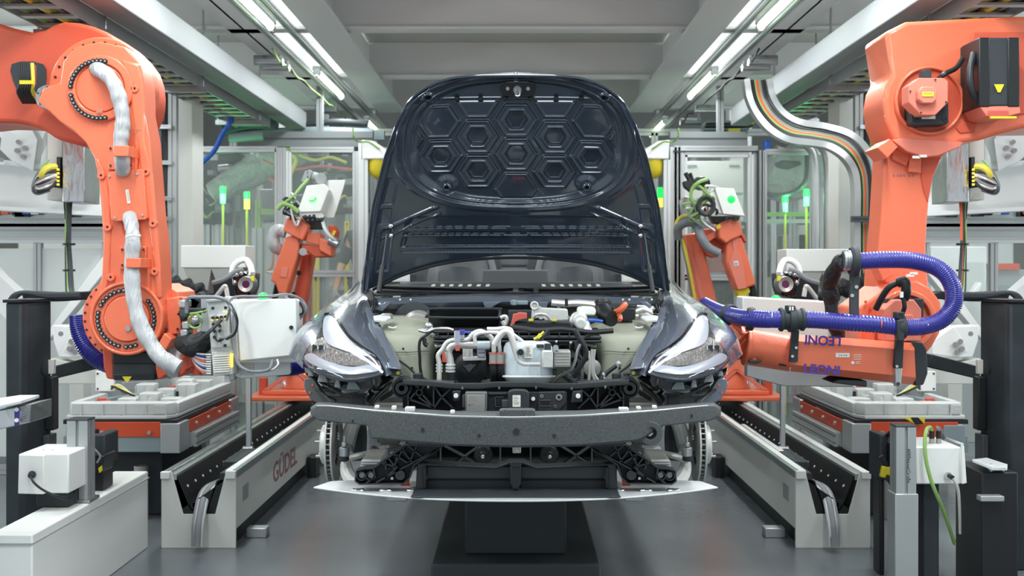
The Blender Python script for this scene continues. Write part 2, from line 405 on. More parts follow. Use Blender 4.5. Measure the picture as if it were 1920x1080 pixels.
def hood_h(x, y, s, t):
    h = np.zeros_like(x); ax = np.abs(x-VX)
    # big oval: ring then recess
    cy = 268; q = (np.abs(x-VX)/np.where(y < 320, 196+ (y-150)*.06, 206)); e = np.power(q**2.6+(np.abs(y-cy)/np.where(y < cy, 118, 116))**2.8, 1/2.7)
    h += .012*(np_s(1.13, 1.09, e)-np_s(1.04, 1.0, e)) + .005*(np_s(1.0, .985, e)-np_s(.975, .96, e))
    h -= .016*np_s(.97, .90, e); inner = np_s(.93, .88, e)
    flat = np_s(190, 196, y)
    cells = [(968, 228), (895, 259), (1041, 260), (826, 296), (968, 292), (1109, 298), (896, 324), (1040, 325), (895, 193), (1041, 193), (822, 230), (1114, 230), (968, 358), (1183, 262), (753, 262)]
    for i, (cx, cy2) in enumerate(cells):
        d = hexd(x, y, cx, cy2, .86)
        pl = np_s(37, 33, d)-.45*np_s(32, 29.5, d)
        h += inner*flat*.013*pl
        if i < 8: h += inner*(.006*(np_s(25, 23, d)-np_s(21, 19, d)) - .022*np_s(18.5, 15.5, d))
    h += inner*.004*(np_s(184, 187, y)-np_s(188, 191, y))
    for cx in (838, 1100):
        r = np.hypot(x-cx, (y-348)/.85); h += .013*np_s(22, 10, r)-.03*np_s(6, 4.5, r)
    for cx in (803, 1133):
        r = np.hypot(x-cx, (y-179)/.85); h += .012*np_s(14, 8, r)-.02*np_s(6, 4, r)
    # transverse ribs below the oval
    out = np_s(1.15, 1.2, e)
    lim = np_s(214, 200, ax-(y-440)*.25)
    low = np_s(405, 412, y)*lim
    h -= .012*low*np_s(476, 468, y)
    for a, b in ((427, 436), (440, 446), (462, 472)): h += .012*low*(np_s(a, a+2, y)-np_s(b-2, b, y))
    # diagonal braces
    for d0, wd in ((0, 5), (16, 3)):
        ln = (y-388)-(ax-150)*.42-d0; dd = -np.abs(ln)
        h += .009*np_s(-wd, -wd+3, dd)*np_s(140, 150, ax)*np_s(262, 240, ax)*out
    # side pockets and border flange
    dist = (1-np.abs(s))*np.interp(y, HW[:, 0], HW[:, 1])
    h += .006*np_s(5, 8, dist)-.006*np_s(10, 12, dist)
    for a, b in ((330, 383), (388, 420), (190, 320)):
        h -= .006*(np_s(a, a+3, y)-np_s(b-3, b, y))*(np_s(14, 18, dist)-np_s(34, 38, dist))*out
    h -= .008*(np_s(425, 430, y)-np_s(505, 510, y))*(np_s(20, 24, dist)-np_s(40, 46, dist))
    return h
hh = hood_h(X2, Yp, S2, tt[:, None]+0*S2)
crown = .05*np.abs(S2)**4-.012
edge = 1-np_s(.97, 1, np.abs(S2))*.0
HV = [[HP(X2[i, j], Yp[i, j], hh[i, j]+crown[i, j]*(.3+.7*(1-tt[i]))) for j in range(NC)] for i in range(NR)]
m = MB().grid(HV); inner_o = m.build('hood', 'paint', car, sm=60)
m = MB(); gs = []
for i in range(0, NR, 5):
    gs.append([HP(VX+(X2[i, j]-VX)*1.004, Yp[i, j], crown[i, j]*(.3+.7*(1-tt[i]))-.004-.035*(1-abs(S2[i, j])**3)*min(1, tt[i]*12)*min(1, (1.02-tt[i])*8)) for j in range(0, NC, 5)]+[HP(VX+(X2[i, -1]-VX)*1.004, Yp[i, -1], crown[i, -1]-.004)])
m.grid(gs).build('outer_skin', 'paint', inner_o, sm=60)
m = MB(); ed = [HV[i][0] for i in range(NR-1, -1, -5)]+[HV[i][-1] for i in range(0, NR, 5)]
m.tube(ed, .0055, k=1, n=6).build('hem', 'paint', inner_o)
# latch striker plate
m = MB(); m.prism([HP(x, y, .006) for x, y in smooth_px([(942, 152), (1000, 152), (1004, 166), (995, 178), (972, 176), (946, 178), (938, 166)])], hn*.012); o = m.build('latch_plate', 'black_gloss', inner_o, bev=.002)
m = MB(); m.tube([HP(966, 162, .02), HP(967, 170, .06), HP(974, 170, .06), HP(975, 162, .02)], .004); m.cyl(HP(970, 165, .018), HP(970, 165, .03), .018); m.build('striker', 'steel', inner_o)
for x in (952, 990): MB().cyl(HP(x, 163, .018), HP(x, 163, .024), .008).build('latch_bolt', 'screw', inner_o)
for x in (803, 1133, 838, 1100):
    y = 179 if x in (803, 1133) else 349
    MB().lathe(HP(x, y, 0), hn, [(-.01, .026), (.012, .022), (.02, .013), (.014, .008), (-.01, .007)], 20).build('bump_stop', 'rubber' if y < 200 else 'paint', inner_o)
for x in (857, 901, 947, 995, 1043, 1090): MB().lathe(HP(x, 186, -.01), hn, [(0, .012), (.012, .009), (.014, .003)], 12).build('seal_clip', 'black', inner_o)
m = MB(); m.tube([HP(x, y, .012) for x, y in ((700, 541), (760, 512), (850, 489), (967, 481), (1084, 489), (1174, 512), (1234, 541))], .007, n=6).build('rear_seal', 'black', inner_o)
for s in (-1, 1):
    q = PM(s); X = lambda x: x if s < 0 else 2*VX-x
    a = HP(X(727), 432, .035); b = q(710, 548, 5.2); mid = a.lerp(b, .55)
    st = MB().cyl(a, mid, .005, n=10).build('gas_strut', 'bolt_dark', car)
    MB().cyl(mid, b, .011, n=12).build('strut_body', 'black', st)
    for yy2 in (418, 436): MB().sph(HP(X(734), yy2, .03), .012, 8).build('ball_stud', 'chrome', st)
    # hinge
    m = MB(); m.prism([q(686, 540, 5.5), q(700, 548, 5.4), q(706, 590, 5.3), q(697, 596, 5.3), q(690, 570, 5.4)], (0, .012, 0)); m.tube([q(697, 548, 5.35), q(701, 570, 5.3), q(696, 588, 5.2), q(708, 592, 5.15)], .008); m.cyl(q(700, 566, 5.28), q(700, 566, 5.22), .014); m.cyl(q(706, 592, 5.2), q(706, 592, 5.14), .012)
    m.build('hood_hinge', 'black', car, bev=.002)
# ---- fenders
FN = [[(664, 640, 6.4), (670, 536, 6.4), (675, 530, 6.4), (681, 530, 6.4), (688, 538, 6.3)],
      [(632, 650, 5.85), (646, 556, 5.8), (660, 549, 5.75), (672, 549, 5.65), (689, 556, 5.5)],
      [(585, 655, 5.3), (604, 581, 5.3), (638, 570, 5.2), (672, 577, 5.12), (698, 590, 5.15)],
      [(543, 660, 4.95), (560, 621, 4.95), (620, 600, 4.82), (684, 612, 4.78), (716, 631, 4.85)],
      [(553, 676, 4.8), (573, 650, 4.72), (632, 638, 4.6), (702, 652, 4.53), (735, 662, 4.62)],
      [(580, 700, 4.6), (606, 688, 4.5), (655, 685, 4.42), (716, 680, 4.36), (747, 681, 4.44)],
      [(630, 722, 4.48), (655, 720, 4.38), (692, 716, 4.33), (728, 704, 4.31), (753, 691, 4.35)]]
A_ = np.array([[1, x/100, y/100, (x/100)**2, (y/100)**2, x*y/1e4] for r in FN[2:] for x, y, z in r]); B_ = np.array([z for r in FN[2:] for x, y, z in r])
cf = np.linalg.lstsq(A_, B_, rcond=None)[0]
from mathutils.bvhtree import BVHTree
_fm = MB().patch([[P(*p) for p in r] for r in FN], 8, 8); _bv = BVHTree.FromPolygons([Vector(v) for v in _fm.v], _fm.f)
def YL(x, y):
    h = _bv.ray_cast(Vector((0, 0, H)), (P(x, y, 1)-Vector((0, 0, H))).normalized())
    return h[0].y if h[0] else float(np.dot(cf, [1, x/100, y/100, (x/100)**2, (y/100)**2, x*y/1e4]))
def in_poly(x, y, o):
    c = False
    for i in range(len(o)):
        a = o[i]; b = o[i-1]
        if (a[1] > y) != (b[1] > y) and x < (b[0]-a[0])*(y-a[1])/(b[1]-a[1])+a[0]: c = not c
    return c
LENS = smooth_px([(606, 596), (614, 589), (626, 592), (638, 609), (653, 632), (676, 652), (700, 668), (712, 684), (718, 699), (694, 707), (655, 712), (617, 704), (584, 690), (569, 675), (574, 656), (590, 636), (602, 616)], 3)
for s in (-1, 1):
    q = PM(s)
    fm = MB().patch([[q(*p) for p in r] for r in FN], 20, 20); keep = []
    for f in fm.f:                       # the opening that takes the lamp
        c = sum((Vector(fm.v[i]) for i in f), Vector())/len(f); x = VX-abs(c.x)*F/c.y; y = VY-(c.z-H)*F/c.y
        if in_poly(x, y, LENS): continue
        if 568 < x < 722 and y > np.interp(x, [568, 584, 617, 655, 694, 720], [676, 690, 704, 711, 706, 697]): continue
        keep.append(f)
    fm.f = keep; fe = fm.build('fender', 'paint_sheen', car, sm=60)
    # inner mounting flange of the fender
    top_ = [(672, 560, 5.5), (678, 588, 5.16), (692, 613, 4.95), (707, 641, 4.78), (720, 665, 4.62), (728, 690, 4.38)]
    bot_ = [(692, 565, 5.5), (700, 590, 5.16), (713, 611, 4.95), (727, 638, 4.78), (742, 664, 4.62), (754, 693, 4.38)]
    g = [[q(x, y, z-.10) for x, y, z in top_], [q((a[0]+b[0])/2, (a[1]+b[1])/2, a[2]-.085) for a, b in zip(top_, bot_)], [q(x, y, z-.05) for x, y, z in bot_]]
    MB().patch(g, 6, 3).build('fender_flange', 'paint_lip', fe, solid=.004, sm=60)
    m = MB(); m.prism([q(x, y, 4.36) for x, y in ((715, 691), (752, 690), (755, 700), (748, 706), (722, 703))], (0, .06, 0)); fb = m.build('fender_bracket', 'plastic_grey', fe, bev=.003)
    for x, y in ((728, 693), (736, 692), (745, 692)): MB().cyl(q(x, y, 4.37), q(x, y, 4.35), .006, n=10).build('clip', 'screw', fb)
    MB().cyl(q(746, 699, 4.37), q(746, 699, 4.345), .007, n=10).build('yellow_plug', 'yellow', fb)
    # headlamp
    hl = surf(LENS, YL, 6, -.010, q).build('headlight', 'black_gloss', car, sm=60)
    surf(smooth_px([(607, 598), (617, 591), (627, 597), (638, 614), (655, 636), (676, 655), (690, 668), (668, 663), (640, 655), (616, 645), (606, 628)], 3), YL, 6, -.016, q).build('bezel_sheen', 'drl', hl, sm=60)  # pale zone stands in for ceiling light reflected by the lens
    surf(smooth_px([(578, 656), (604, 632), (618, 650), (645, 660), (672, 668), (698, 682), (668, 686), (630, 682), (600, 673)], 3), YL, 6, -.016, q).build('reflector', 'reflector', hl, sm=60)
    for x in (590, 602):
        z = YL(x, 655)-.03; m = MB(); m.prism([q(x-5, 646, z), q(x+5, 648, z), q(x+4, 664, z), q(x-5, 660, z)], (0, .02, 0)); m.build('projector', 'black_gloss', hl, bev=.003)
        MB().prism([q(x+5, 648, z), q(x+7, 649, z), q(x+6, 665, z), q(x+4, 664, z)], (0, .02, 0)).build('projector_trim', 'chrome', hl)
    surf(smooth_px([(571, 667), (584, 662), (606, 674), (636, 684), (664, 688), (694, 684), (710, 694), (690, 699), (655, 702), (620, 697), (590, 685), (574, 676)], 3), YL, 6, -.022, q).build('running_light', 'drl', hl, sm=60)
    MB().tube([q(x, y, YL(x, y)-.024) for x, y in ((650, 652), (672, 664), (694, 680), (708, 690), (717, 698))], .0045, n=6).build('glare_strip', 'glare_line', hl)
    MB().tube([q(x, y, YL(x, y)-.02) for x, y in ((668, 650), (684, 661), (700, 674), (710, 688), (717, 698))], .0022, n=6).build('glare_strip', 'glare_line', hl)
    MB().tube([q(x, y, YL(x, y)-.012) for x, y in ((608, 590), (618, 587), (629, 594), (640, 609), (655, 631), (678, 650), (702, 666), (714, 683), (720, 700))], .0055, n=6).build('gap_seal', 'black_gloss', hl)
    MB().tube([q(x, y, YL(x, y)-.012) for x, y in ((569, 675), (584, 691), (617, 705), (655, 713), (694, 708), (719, 699))], .007, n=8).build('lower_rim', 'paint', hl)
    surf(LENS, YL, 6, -.028, q).build('lens_cover', 'lamp_lens', hl, sm=60)
    # lower housing with mounting tabs
    g = [[q(570, 688, 4.66), q(617, 708, 4.52), q(655, 714, 4.44), (q(700, 710, 4.34)), q(726, 700, 4.36)], [q(575, 704, 4.7), q(617, 724, 4.56), q(660, 735, 4.48), q(705, 730, 4.4), q(735, 708, 4.42)], [q(590, 715, 4.85), q(620, 738, 4.75), q(660, 748, 4.65), q(705, 742, 4.6), q(738, 722, 4.6)]]
    MB().patch(g, 6, 4).build('lower_housing', 'black_gloss', hl, sm=60)
    for x0, y0, ww_, hh_, z in ((597, 702, 17, 14, 4.54), (629, 711, 8, 15, 4.46), (652, 716, 22, 14, 4.42), (579, 695, 8, 10, 4.62)):
        m = MB(); m.prism([q(x0+1, y0, z), q(x0+ww_-1, y0+1, z), q(x0+ww_+1, y0+hh_+1, z), q(x0-2, y0+hh_, z)], (0, .03, 0)); m.build('mounting_tab', 'grey_blue' if x0 > 640 else 'grey', hl, bev=.002)
    # curved grey bracket and panel under the lamp
    m = MB(); m.prism([q(x, y, 4.6) for x, y in smooth_px([(572, 711), (586, 711), (596, 724), (606, 740), (628, 752), (620, 760), (600, 757), (582, 748), (571, 728)], 3)], (0, .05, 0)); o = m.build('bumper_bracket', 'plastic_grey' if s < 0 else 'paint_lip', car, bev=.004)
    for x, y in ((586, 722), (581, 736)): MB().pp([(x-2, y-2), (x+2, y-2), (x+2, y+2), (x-2, y+2)], 4.595, .01, q).build('orange_mark', 'orange_wire', o)
    MB().tube([q(593, 731, 4.58), q(608, 742, 4.5), (q(622, 756, 4.45))], .006).build('harness', 'black_wire', o)
    m = MB(); m.prism([q(x, y, 4.72) for x, y in ((600, 726), (660, 748), (760, 742), (760, 770), (640, 766), (612, 758))], (0, .05, 0)); o = m.build('side_panel', 'plastic_grey', car, bev=.004)
    m = MB(); m.prism([q(x, y, 4.66) for x, y in ((606, 738), (704, 742), (704, 745), (606, 741))], (0, .05, 0)); m.build('ledge', 'grey', o)
    m = MB(); m.pbox(*((658, 740, 682, 765) if s < 0 else (1252, 740, 1276, 765)), 4.6, .05); m.build('side_mount', 'dark_grey', o, bev=.003)
    MB().pp([(700, 758), (758, 758), (758, 767), (700, 770)], 4.6, .06, q).build('rail_end', 'ecoat', o, bev=.003)
    for a in (((735, 706, 4.5), (728, 722, 4.5), (705, 745, 4.45), (690, 768, 4.4)), ((748, 715, 4.5), (735, 735, 4.48), (712, 750, 4.45)), ((700, 736, 4.5), (690, 752, 4.45), (700, 764, 4.4))):
        MB().tube([q(*p) for p in a], .008).build('wire_loom', 'black_wire', car)
# ---- bumper beam
def arc(pts, k=5): return [tuple(v) for v in cr([(x, y, z) for x, y, z in pts], k)]
tp = [(583, 760), (600, 757), (700, 768), (850, 780), (967, 783), (1084, 780), (1234, 768), (1334, 757), (1351, 760)]
def beamY(x): return 3.98+.34*((x-VX)/384)**2
rows = []
b_lo = {583: 776, 600: 788, 690: 797, 700: 822, 850: 835, 967: 838, 1084: 836, 1200: 826, 1240: 798, 1334: 788, 1351: 776}
xs_ = sorted(set(list(range(583, 1352, 12))+[583, 600, 688, 700, 1215, 1240, 1351])); bx_ = sorted(b_lo)
t_x = [583, 590, 610, 700, 850, 967, 1084, 1234, 1324, 1344, 1351]; t_y = [766, 758, 757, 766, 777, 779, 776, 766, 757, 758, 766]
front = [[P(x, np.interp(x, t_x, t_y)+3, beamY(x)+.01) for x in xs_]]
for f in (.06, .3, .6, .94):
    front.append([P(x, (np.interp(x, t_x, t_y)+3)*(1-f)+np.interp(x, bx_, [b_lo[k] for k in bx_])*f, beamY(x)) for x in xs_])
front.append([P(x, np.interp(x, bx_, [b_lo[k] for k in bx_]), beamY(x)+.01) for x in xs_])
topb = [[P(x, np.interp(x, t_x, t_y)-2-5*(1-abs(x-VX)/384), beamY(x)+.10)+Vector((0, 0, 0.0)) for x in xs_]]
lowb = [[Vector((p.x, p.y+.09, p.z)) for p in front[-1]]]
bb = MB().grid(topb+front+lowb).build('bumper_beam', 'beam', car, sm=30, solid=.004)
m = MB(); m.tube([P(x, np.interp(x, t_x, t_y)+4, beamY(x)+.004) for x in xs_[1:-1:3]], .004, n=6, k=2); m.build('beam_edge', 'alu', bb)
for x, y, r in ((968, 809, .0115), (898, 817, .006), (1039, 817, .006), (793, 806, .008), (662, 790, .006), (1296, 780, .007)): MB().cyl(P(x, y, beamY(x)+.004), P(x, y, beamY(x)-.005), r, n=20).build('drain_hole', 'black', bb)
m = MB(); m.prism([P(x, y, beamY(967)+.012) for x, y in ((938, 782), (936, 770), (942, 768), (998, 768), (1004, 770), (1002, 784))], (0, .05, 0)); m.build('centre_plate', 'beam', bb, bev=.003)
m = MB(); m.patch([[P(834, 784, 4.06), P(870, 778, 4.1), P(900, 778, 4.1), P(942, 790, 4.02)], [P(845, 790, 4.03), P(875, 789, 4.03), P(910, 790, 4.02), P(940, 794, 4.0)]], 4, 3); m.build('formed_scallop', 'alu', bb, solid=.004)
m = MB(); c = P(1220, 813, beamY(1220)-.006); m.ring(c, c+Vector((0, .04, 0)), .022, .042); m.build('tow_eye_boss', 'beam', bb, bev=.002)
MB().cyl(c+Vector((0, .03, 0)), c+Vector((0, .05, 0)), .023).build('tow_eye_recess', 'black', bb)
MB().cyl(c+Vector((-.002, .02, 0)), c+Vector((0, .045, 0)), .013, n=6).build('tow_eye_nut', 'steel', bb)
for x, y in ((768, 770), (1170, 771)): MB().pbox(x-9, y-6, x+9, y+4, beamY(x)+.03, .04).build('beam_clip', 'alu_pale', bb, bev=.003)
for x, y in ((706, 765), (738, 766), (1198, 767), (1228, 765), (848, 774)): MB().pbox(x-4, y-4, x+4, y+3, beamY(x)+.05, .03).build('spacer', 'label', bb, bev=.002)
# ---- radiator support
RS = 4.32
m = MB()
g0 = [[P(x, y, RS+d) for x, y in ((755, 713), (800, 716), (855, 721), (900, 721), (930, 718), (967, 718), (1004, 718), (1034, 721), (1080, 721), (1135, 717), (1180, 713))] for d in (0, .12)]
g1 = [[P(x, y+8, RS) for x, y in ((755, 713), (800, 716), (855, 721), (900, 721), (930, 718), (967, 718), (1004, 718), (1034, 721), (1080, 721), (1135, 717), (1180, 713))]]
rs = m.grid([g0[1], g0[0], g1[0]]).build('radiator_support', 'plastic', car, solid=.012, bev=.002)
m = MB(); m.pbox(755, 718, 1180, 779, RS+.13, .02); m.build('rear_plate', 'black', rs)
for s in (-1, 1):
    q = PM(s)
    m = MB(); c = q(753, 728, RS); 
    m.lathe(c, (0, 1, 0), [(0, .030), (0, .022), (.012, .020), (.012, .001)], 28); m.cyl(c+Vector((0, .013, 0)), c+Vector((0, .11, 0)), .038, n=28); m.build('mount_bushing', 'black_matt', rs, bev=.002)
    MB().cyl(c+Vector((0, .0, 0)), c+Vector((0, .012, 0)), .011).build('mount_bolt', 'iron', rs)

    m = MB()
    def rib(a, b, wd=.0028, z=RS+.01, d=.1):
        A = q(*a, z); B = q(*b, z); t = (B-A).normalized(); nn = Vector((-t.z, 0, t.x))*wd/1; m.prism([A+nn, B+nn, B-nn, A-nn], (0, d, 0))
    for a, b in (((765, 718), (765, 772)), ((765, 748), (813, 765)), ((785, 745), (813, 765)), ((813, 718), (813, 764)), ((813, 722), (828, 745)), ((828, 745), (852, 722)), ((828, 745), (813, 766)), ((828, 745), (850, 766)), ((785, 727), (770, 716)), ((778, 737), (766, 752)), ((793, 741), (812, 764)), ((791, 730), (800, 716)), ((765, 772), (850, 776)), ((765, 716), (850, 720))): rib(a, b)
    m.build('truss_rib', 'plastic', rs)['kind'] = 'stuff'
    m = MB(); c = q(786, 736, RS+.01); m.ring(c, c+Vector((0, .09, 0)), .0095, .013); m.build('ring_boss', 'plastic', rs)
for x, y in ((803, 723), (867, 725), (936, 725), (1005, 724), (1072, 726), (1135, 723)): MB().cyl(P(x, y, RS-.005), P(x, y+5, RS-.005), .005, .004, n=10).build('clip', 'steel', rs)
m = MB(); m.pbox(872, 736, 913, 773, RS-.06, .05); rd = m.build('control_module', 'plastic_grey', rs, bev=.004)
MB().pbox(867, 741, 872, 764, RS-.04, .03).build('connector', 'dark_grey', rd, bev=.002)
m = MB(); m.pbox(875, 740, 909, 771, RS-.0625, .003); m.build('cover_plate', 'iron', rd, bev=.001)
m = MB()
for y in (743, 746, 750, 756, 759, 763): m.pbox(879, y, rnd(890, 904), y+1.1, RS-.0635, .001)
for x, y in ((879, 759), (896, 759), (879, 767), (896, 767)): m.pbox(x, y, x+3, y+2.5, RS-.0635, .001)
m.build('printed_text', 'label_print', rd)['kind'] = 'stuff'
m = MB(); m.pbox(866, 769, 912, 777, RS-.05, .05); m.build('module_tray', 'black', rd, bev=.002)
MB().pbox(892, 777, 900, 780, RS-.051, .02).build('tray_clip', 'alu_pale', rd)
m = MB(); m.pbox(914, 735, 1063, 774, RS-.01, .03); m.pp([(916, 737), (950, 737), (950, 741), (916, 741)], RS-.02, .02); ct = m.build('centre_panel', 'black_matt', rs, bev=.003)
m = MB()
for x0, y0, x1, y1 in ((928, 744, 945, 745), (928, 744, 929, 763), (928, 762, 945, 763)): m.pbox(x0, y0, x1, y1, RS-.016, .01)
m.build('window_frame', 'plastic_grey', ct)
MB().pbox(931, 747, 942, 760, RS-.013, .004).build('opening', 'black', ct)
m = MB(); m.pp(smooth_px([(954, 734), (972, 731), (990, 734), (992, 750), (990, 768), (972, 770), (955, 768), (953, 750)], 3), RS-.05, .045); sn = m.build('sensor_unit', 'charcoal', rs, bev=.004)
MB().pp([(961.5, 741), (975.5, 741), (976, 742), (976, 762), (975, 763), (962, 763), (961, 762), (961, 742)], RS-.0515, .003).build('white_label', 'label', sn)
m = MB()
for y in (744, 747, 751, 754, 757): m.pbox(963, y, rnd(970, 974), y+.8, RS-.0523, .001)
m.build('printed_text', 'label_print', sn)['kind'] = 'stuff'
m = MB(); m.pbox(941, 750, 955, 764, RS-.04, .035); m.build('plug', 'dark_grey', sn, bev=.003)
for x, y, r in ((999.5, 748, .0075), (855, 742, .009), (1084, 742.5, .009), (1067, 776, .008)): MB().cyl(P(x, y, RS-.025), P(x, y, RS+.01), r, n=16).build('bolt', 'label', rs, bev=.001)
for pl_ in ([(1074, 733), (1092, 732), (1092, 754), (1070, 755)], [(848, 733), (864, 732), (862, 752), (850, 752)]): MB().pp(pl_, RS-.01, .04).build('bolt_plate', 'plastic', rs, bev=.003)
m = MB(); m.pp([(1010, 735), (1060, 734), (1061, 755), (1048, 770), (1008, 770)], RS-.02, .02); bp = m.build('bracket_plate', 'plastic', rs, bev=.003)
for x, y, r in ((1016, 743, .006), (1048, 745, .012), (1041, 762, .006)):
    c = P(x, y, RS-.026); MB().ring(c, c+Vector((0, .01, 0)), r*.5, r).build('boss', 'steel', bp)
MB().pbox(1014, 753, 1030, 760, RS-.022, .004).build('slot', 'black', bp)
m = MB()
for a in ((1012, 750, 1033, 751), (1012, 761, 1033, 762)): m.pbox(*a, RS-.025, .006)
m.build('slot_rim', 'plastic_grey', bp)
# ---- lower front: crash brackets, grille shutter, splash plate
for s in (-1, 1):
    q = PM(s); z = 4.18; m = MB()
    m.pp([(668, 883), (680, 879), (700, 878), (730, 860), (760, 834), (826, 832), (822, 846), (790, 866), (776, 880), (766, 902), (755, 906), (676, 907), (668, 902)], z+.05, .03, q)
    cb = m.build('crash_bracket', 'plastic', car, bev=.003)
    m = MB()
    def rib(a, b, wd=.0026, z0=z, d=.06):
        A = q(*a, z0); B = q(*b, z0); t = (B-A).normalized(); nn = Vector((-t.z, 0, t.x))*wd; m.prism([A+nn, B+nn, B-nn, A-nn], (0, d, 0))
    for a, b in (((668, 883), (666, 902)), ((666, 902), (674, 908)), ((674, 908), (757, 907)), ((668, 883), (682, 879)), ((682, 879), (700, 878)), ((700, 878), (757, 838)), ((757, 907), (768, 896)), ((768, 896), (776, 872)), ((776, 872), (828, 836)), ((705, 905), (828, 838)), ((714, 868), (745, 876)), ((738, 852), (764, 868)), ((752, 842), (772, 866)), ((745, 876), (722, 896)), ((722, 862), (724, 880)), ((745, 852), (738, 880)), ((757, 838), (742, 868)), ((728, 859), (738, 872)), ((765, 836), (790, 856)), ((782, 834), (768, 866)), ((700, 878), (703, 896)), ((703, 896), (686, 906))): rib(a, b)
    m.build('truss_rib', 'plastic', cb)['kind'] = 'stuff'
    for x in (677, 694):
        c = q(x, 893, z); m = MB(); m.ring(c, c+Vector((0, .06, 0)), .014, .0165); m.build('bushing_ring', 'plastic', cb)
        MB().cyl(c+Vector((0, .02, 0)), c+Vector((0, .05, 0)), .012).build('bushing_bolt', 'iron', cb, bev=.002)
    c = q(750, 891, z); m = MB(); m.lathe(c, (0, 1, 0), [(0, .021), (0, .018), (.05, .008), (.05, .001)], 24); m.build('funnel_boss', 'plastic', cb)
    MB().cyl(q(735, 897, z+.02), q(735, 897, z+.05), .005).build('small_bolt', 'steel', cb)
    m = MB(); m.pp([(764, 836), (764, 832), (830, 832), (828, 838)], z-.01, .05, q); m.build('top_bar', 'plastic', cb)
    # aluminium rail end
    m = MB(); m.pp([(678, 861), (714, 861), (714, 880), (674, 882)], z+.12, .25, q); o = m.build('subframe_rail', 'iron', car, bev=.006)
    m = MB()
    for y in (864, 868, 873): m.prism([q(677, y, z+.112), q(712, y, z+.112), q(712, y+2, z+.112), q(677, y+2, z+.112)], (0, .02, 0))
    m.build('rail_fin', 'alu_pale', o)
    # brake disc (axis along x), hub, ball joint, arms
    cx = s*.775; cy = 4.95; cz = .655; ax = Vector((s, 0, 0)); C0 = Vector((cx, cy, cz))
    d = MB().ring(C0-ax*.016, C0-ax*.008, .09, .164, 64); d.ring(C0+ax*.008, C0+ax*.016, .09, .164, 64)
    bd = d.build('brake_disc', 'cast', car, bev=.001)
    m = MB()
    for i in range(44):
        a = 2*PI*i/44; m.box(C0+Vector((0, math.cos(a), math.sin(a)))*.13, (.016, .06, .005), Matrix.Rotation(a, 3, 'X'))
    m.build('cooling_vane', 'iron', bd)['kind'] = 'stuff'
    MB().lathe(C0, ax, [(.0, .088), (.045, .082), (.05, .07), (.05, .03)], 40).build('disc_hat', 'cast', bd, bev=.002)
    for i in range(5):
        a = 2*PI*i/5+.3; p = C0+Vector((0, math.cos(a), math.sin(a)))*.057+ax*.05; MB().cyl(p, p+ax*.02, .006).build('wheel_stud', 'iron', bd)
    c = C0-ax*.05
    m = MB(); m.tube([c+Vector((0, 0, -.02)), c+Vector((-s*.04, -.02, .1)), c+Vector((-s*.1, .0, .22)), c+Vector((-s*.14, .02, .3))], lambda t: .035-.014*t); m.tube([c+Vector((0, 0, 0)), c+Vector((-s*.02, -.08, -.04))], .03); m.build('knuckle', 'cast', car, bev=.002)
    m = MB(); p = q(646, 850, 4.72); m.cyl(p+Vector((0, 0, .026)), p-Vector((0, 0, .012)), .021); m.cyl(p+Vector((0, 0, .045)), p+Vector((0, 0, .026)), .012); m.cyl(p+Vector((0, 0, .07)), p+Vector((0, 0, .04)), .005); m.build('ball_joint', 'steel', car, bev=.003)
    MB().lathe(p-Vector((0, 0, .032)), (0, 0, 1), [(0, .014), (.006, .022), (.02, .02)], 20).build('joint_boot', 'rubber', car)
    MB().tube([q(644, 861, 4.72), q(665, 856, 4.74), q(692, 850, 4.8), q(720, 843, 4.86)], lambda t: .019-.006*math.sin(t*PI)).build('tie_rod', 'pipe', car)
    MB().tube([q(648, 868, 4.8), q(651, 885, 4.75), q(660, 902, 4.7), q(676, 912, 4.65)], lambda t: .022+.006*math.sin(t*PI)).build('lower_arm', 'cast', car)
    MB().tube([q(700, 842, 4.75), q(712, 852, 4.7), q(706, 862, 4.66)], .016).build('bush_housing', 'cast' if s > 0 else 'plastic', car)
    MB().tube([q(708, 845, 4.6), q(702, 854, 4.58), q(698, 850, 4.56)], .004).build('yellow_loop', 'yellow_wire', car)
    m = MB(); m.lathe(q(671, 826, 5.15), (1, 0, 0), [(-.03, .09), (.03, .09), (.03, .04)], 32); m.build('brake_caliper', 'dark_grey', car, bev=.003)
    m = MB(); m.pp([(704, 800), (740, 800), (750, 834), (712, 836)], 4.9, .2, q); m.build('frame_rail', 'ecoat_dark', car, bev=.01)
z = 4.62
m = MB(); m.pbox(790, 832, 1144, 872, z, .02); lp_ = m.build('lower_duct', 'black_gloss', car)
m = MB()
def rib3(a, b, z0, wd=.003, d=.03):
    A = P(*a, z0); B = P(*b, z0); t = (B-A).normalized(); nn = Vector((-t.z, 0, t.x))*wd; m.prism([A+nn, B+nn, B-nn, A-nn], (0, d, 0))
for a, b in (((832, 836), (895, 870)), ((852, 870), (900, 836)), ((938, 836), (938, 872)), ((995, 836), (995, 872)), ((1050, 836), (1110, 872)), ((1058, 872), (1108, 836)), ((1110, 836), (1110, 872)), ((826, 836), (826, 872))): rib3(a, b, z-.03)
m.build('duct_rib', 'plastic_grey', lp_)['kind'] = 'stuff'
for x, y in ((906, 852), (1030, 852)):
    c = P(x, y, z-.02); MB().lathe(c, (0, -1, 0), [(0, .04), (.02, .034), (.03, .015), (.05, .012)], 24).build('duct_boss', 'black', lp_, bev=.002)
    MB().sph(c+Vector((0, -.055, 0)), .008, 6).build('duct_stud', 'chrome', lp_)
m = MB(); m.pbox(961, 836, 977, 850, z-.1, .06); m.cyl(P(969, 846, z-.1), P(969, 846, z-.12), .008); m.build('hood_cable_clip', 'cast', lp_, bev=.004)
z = 4.2
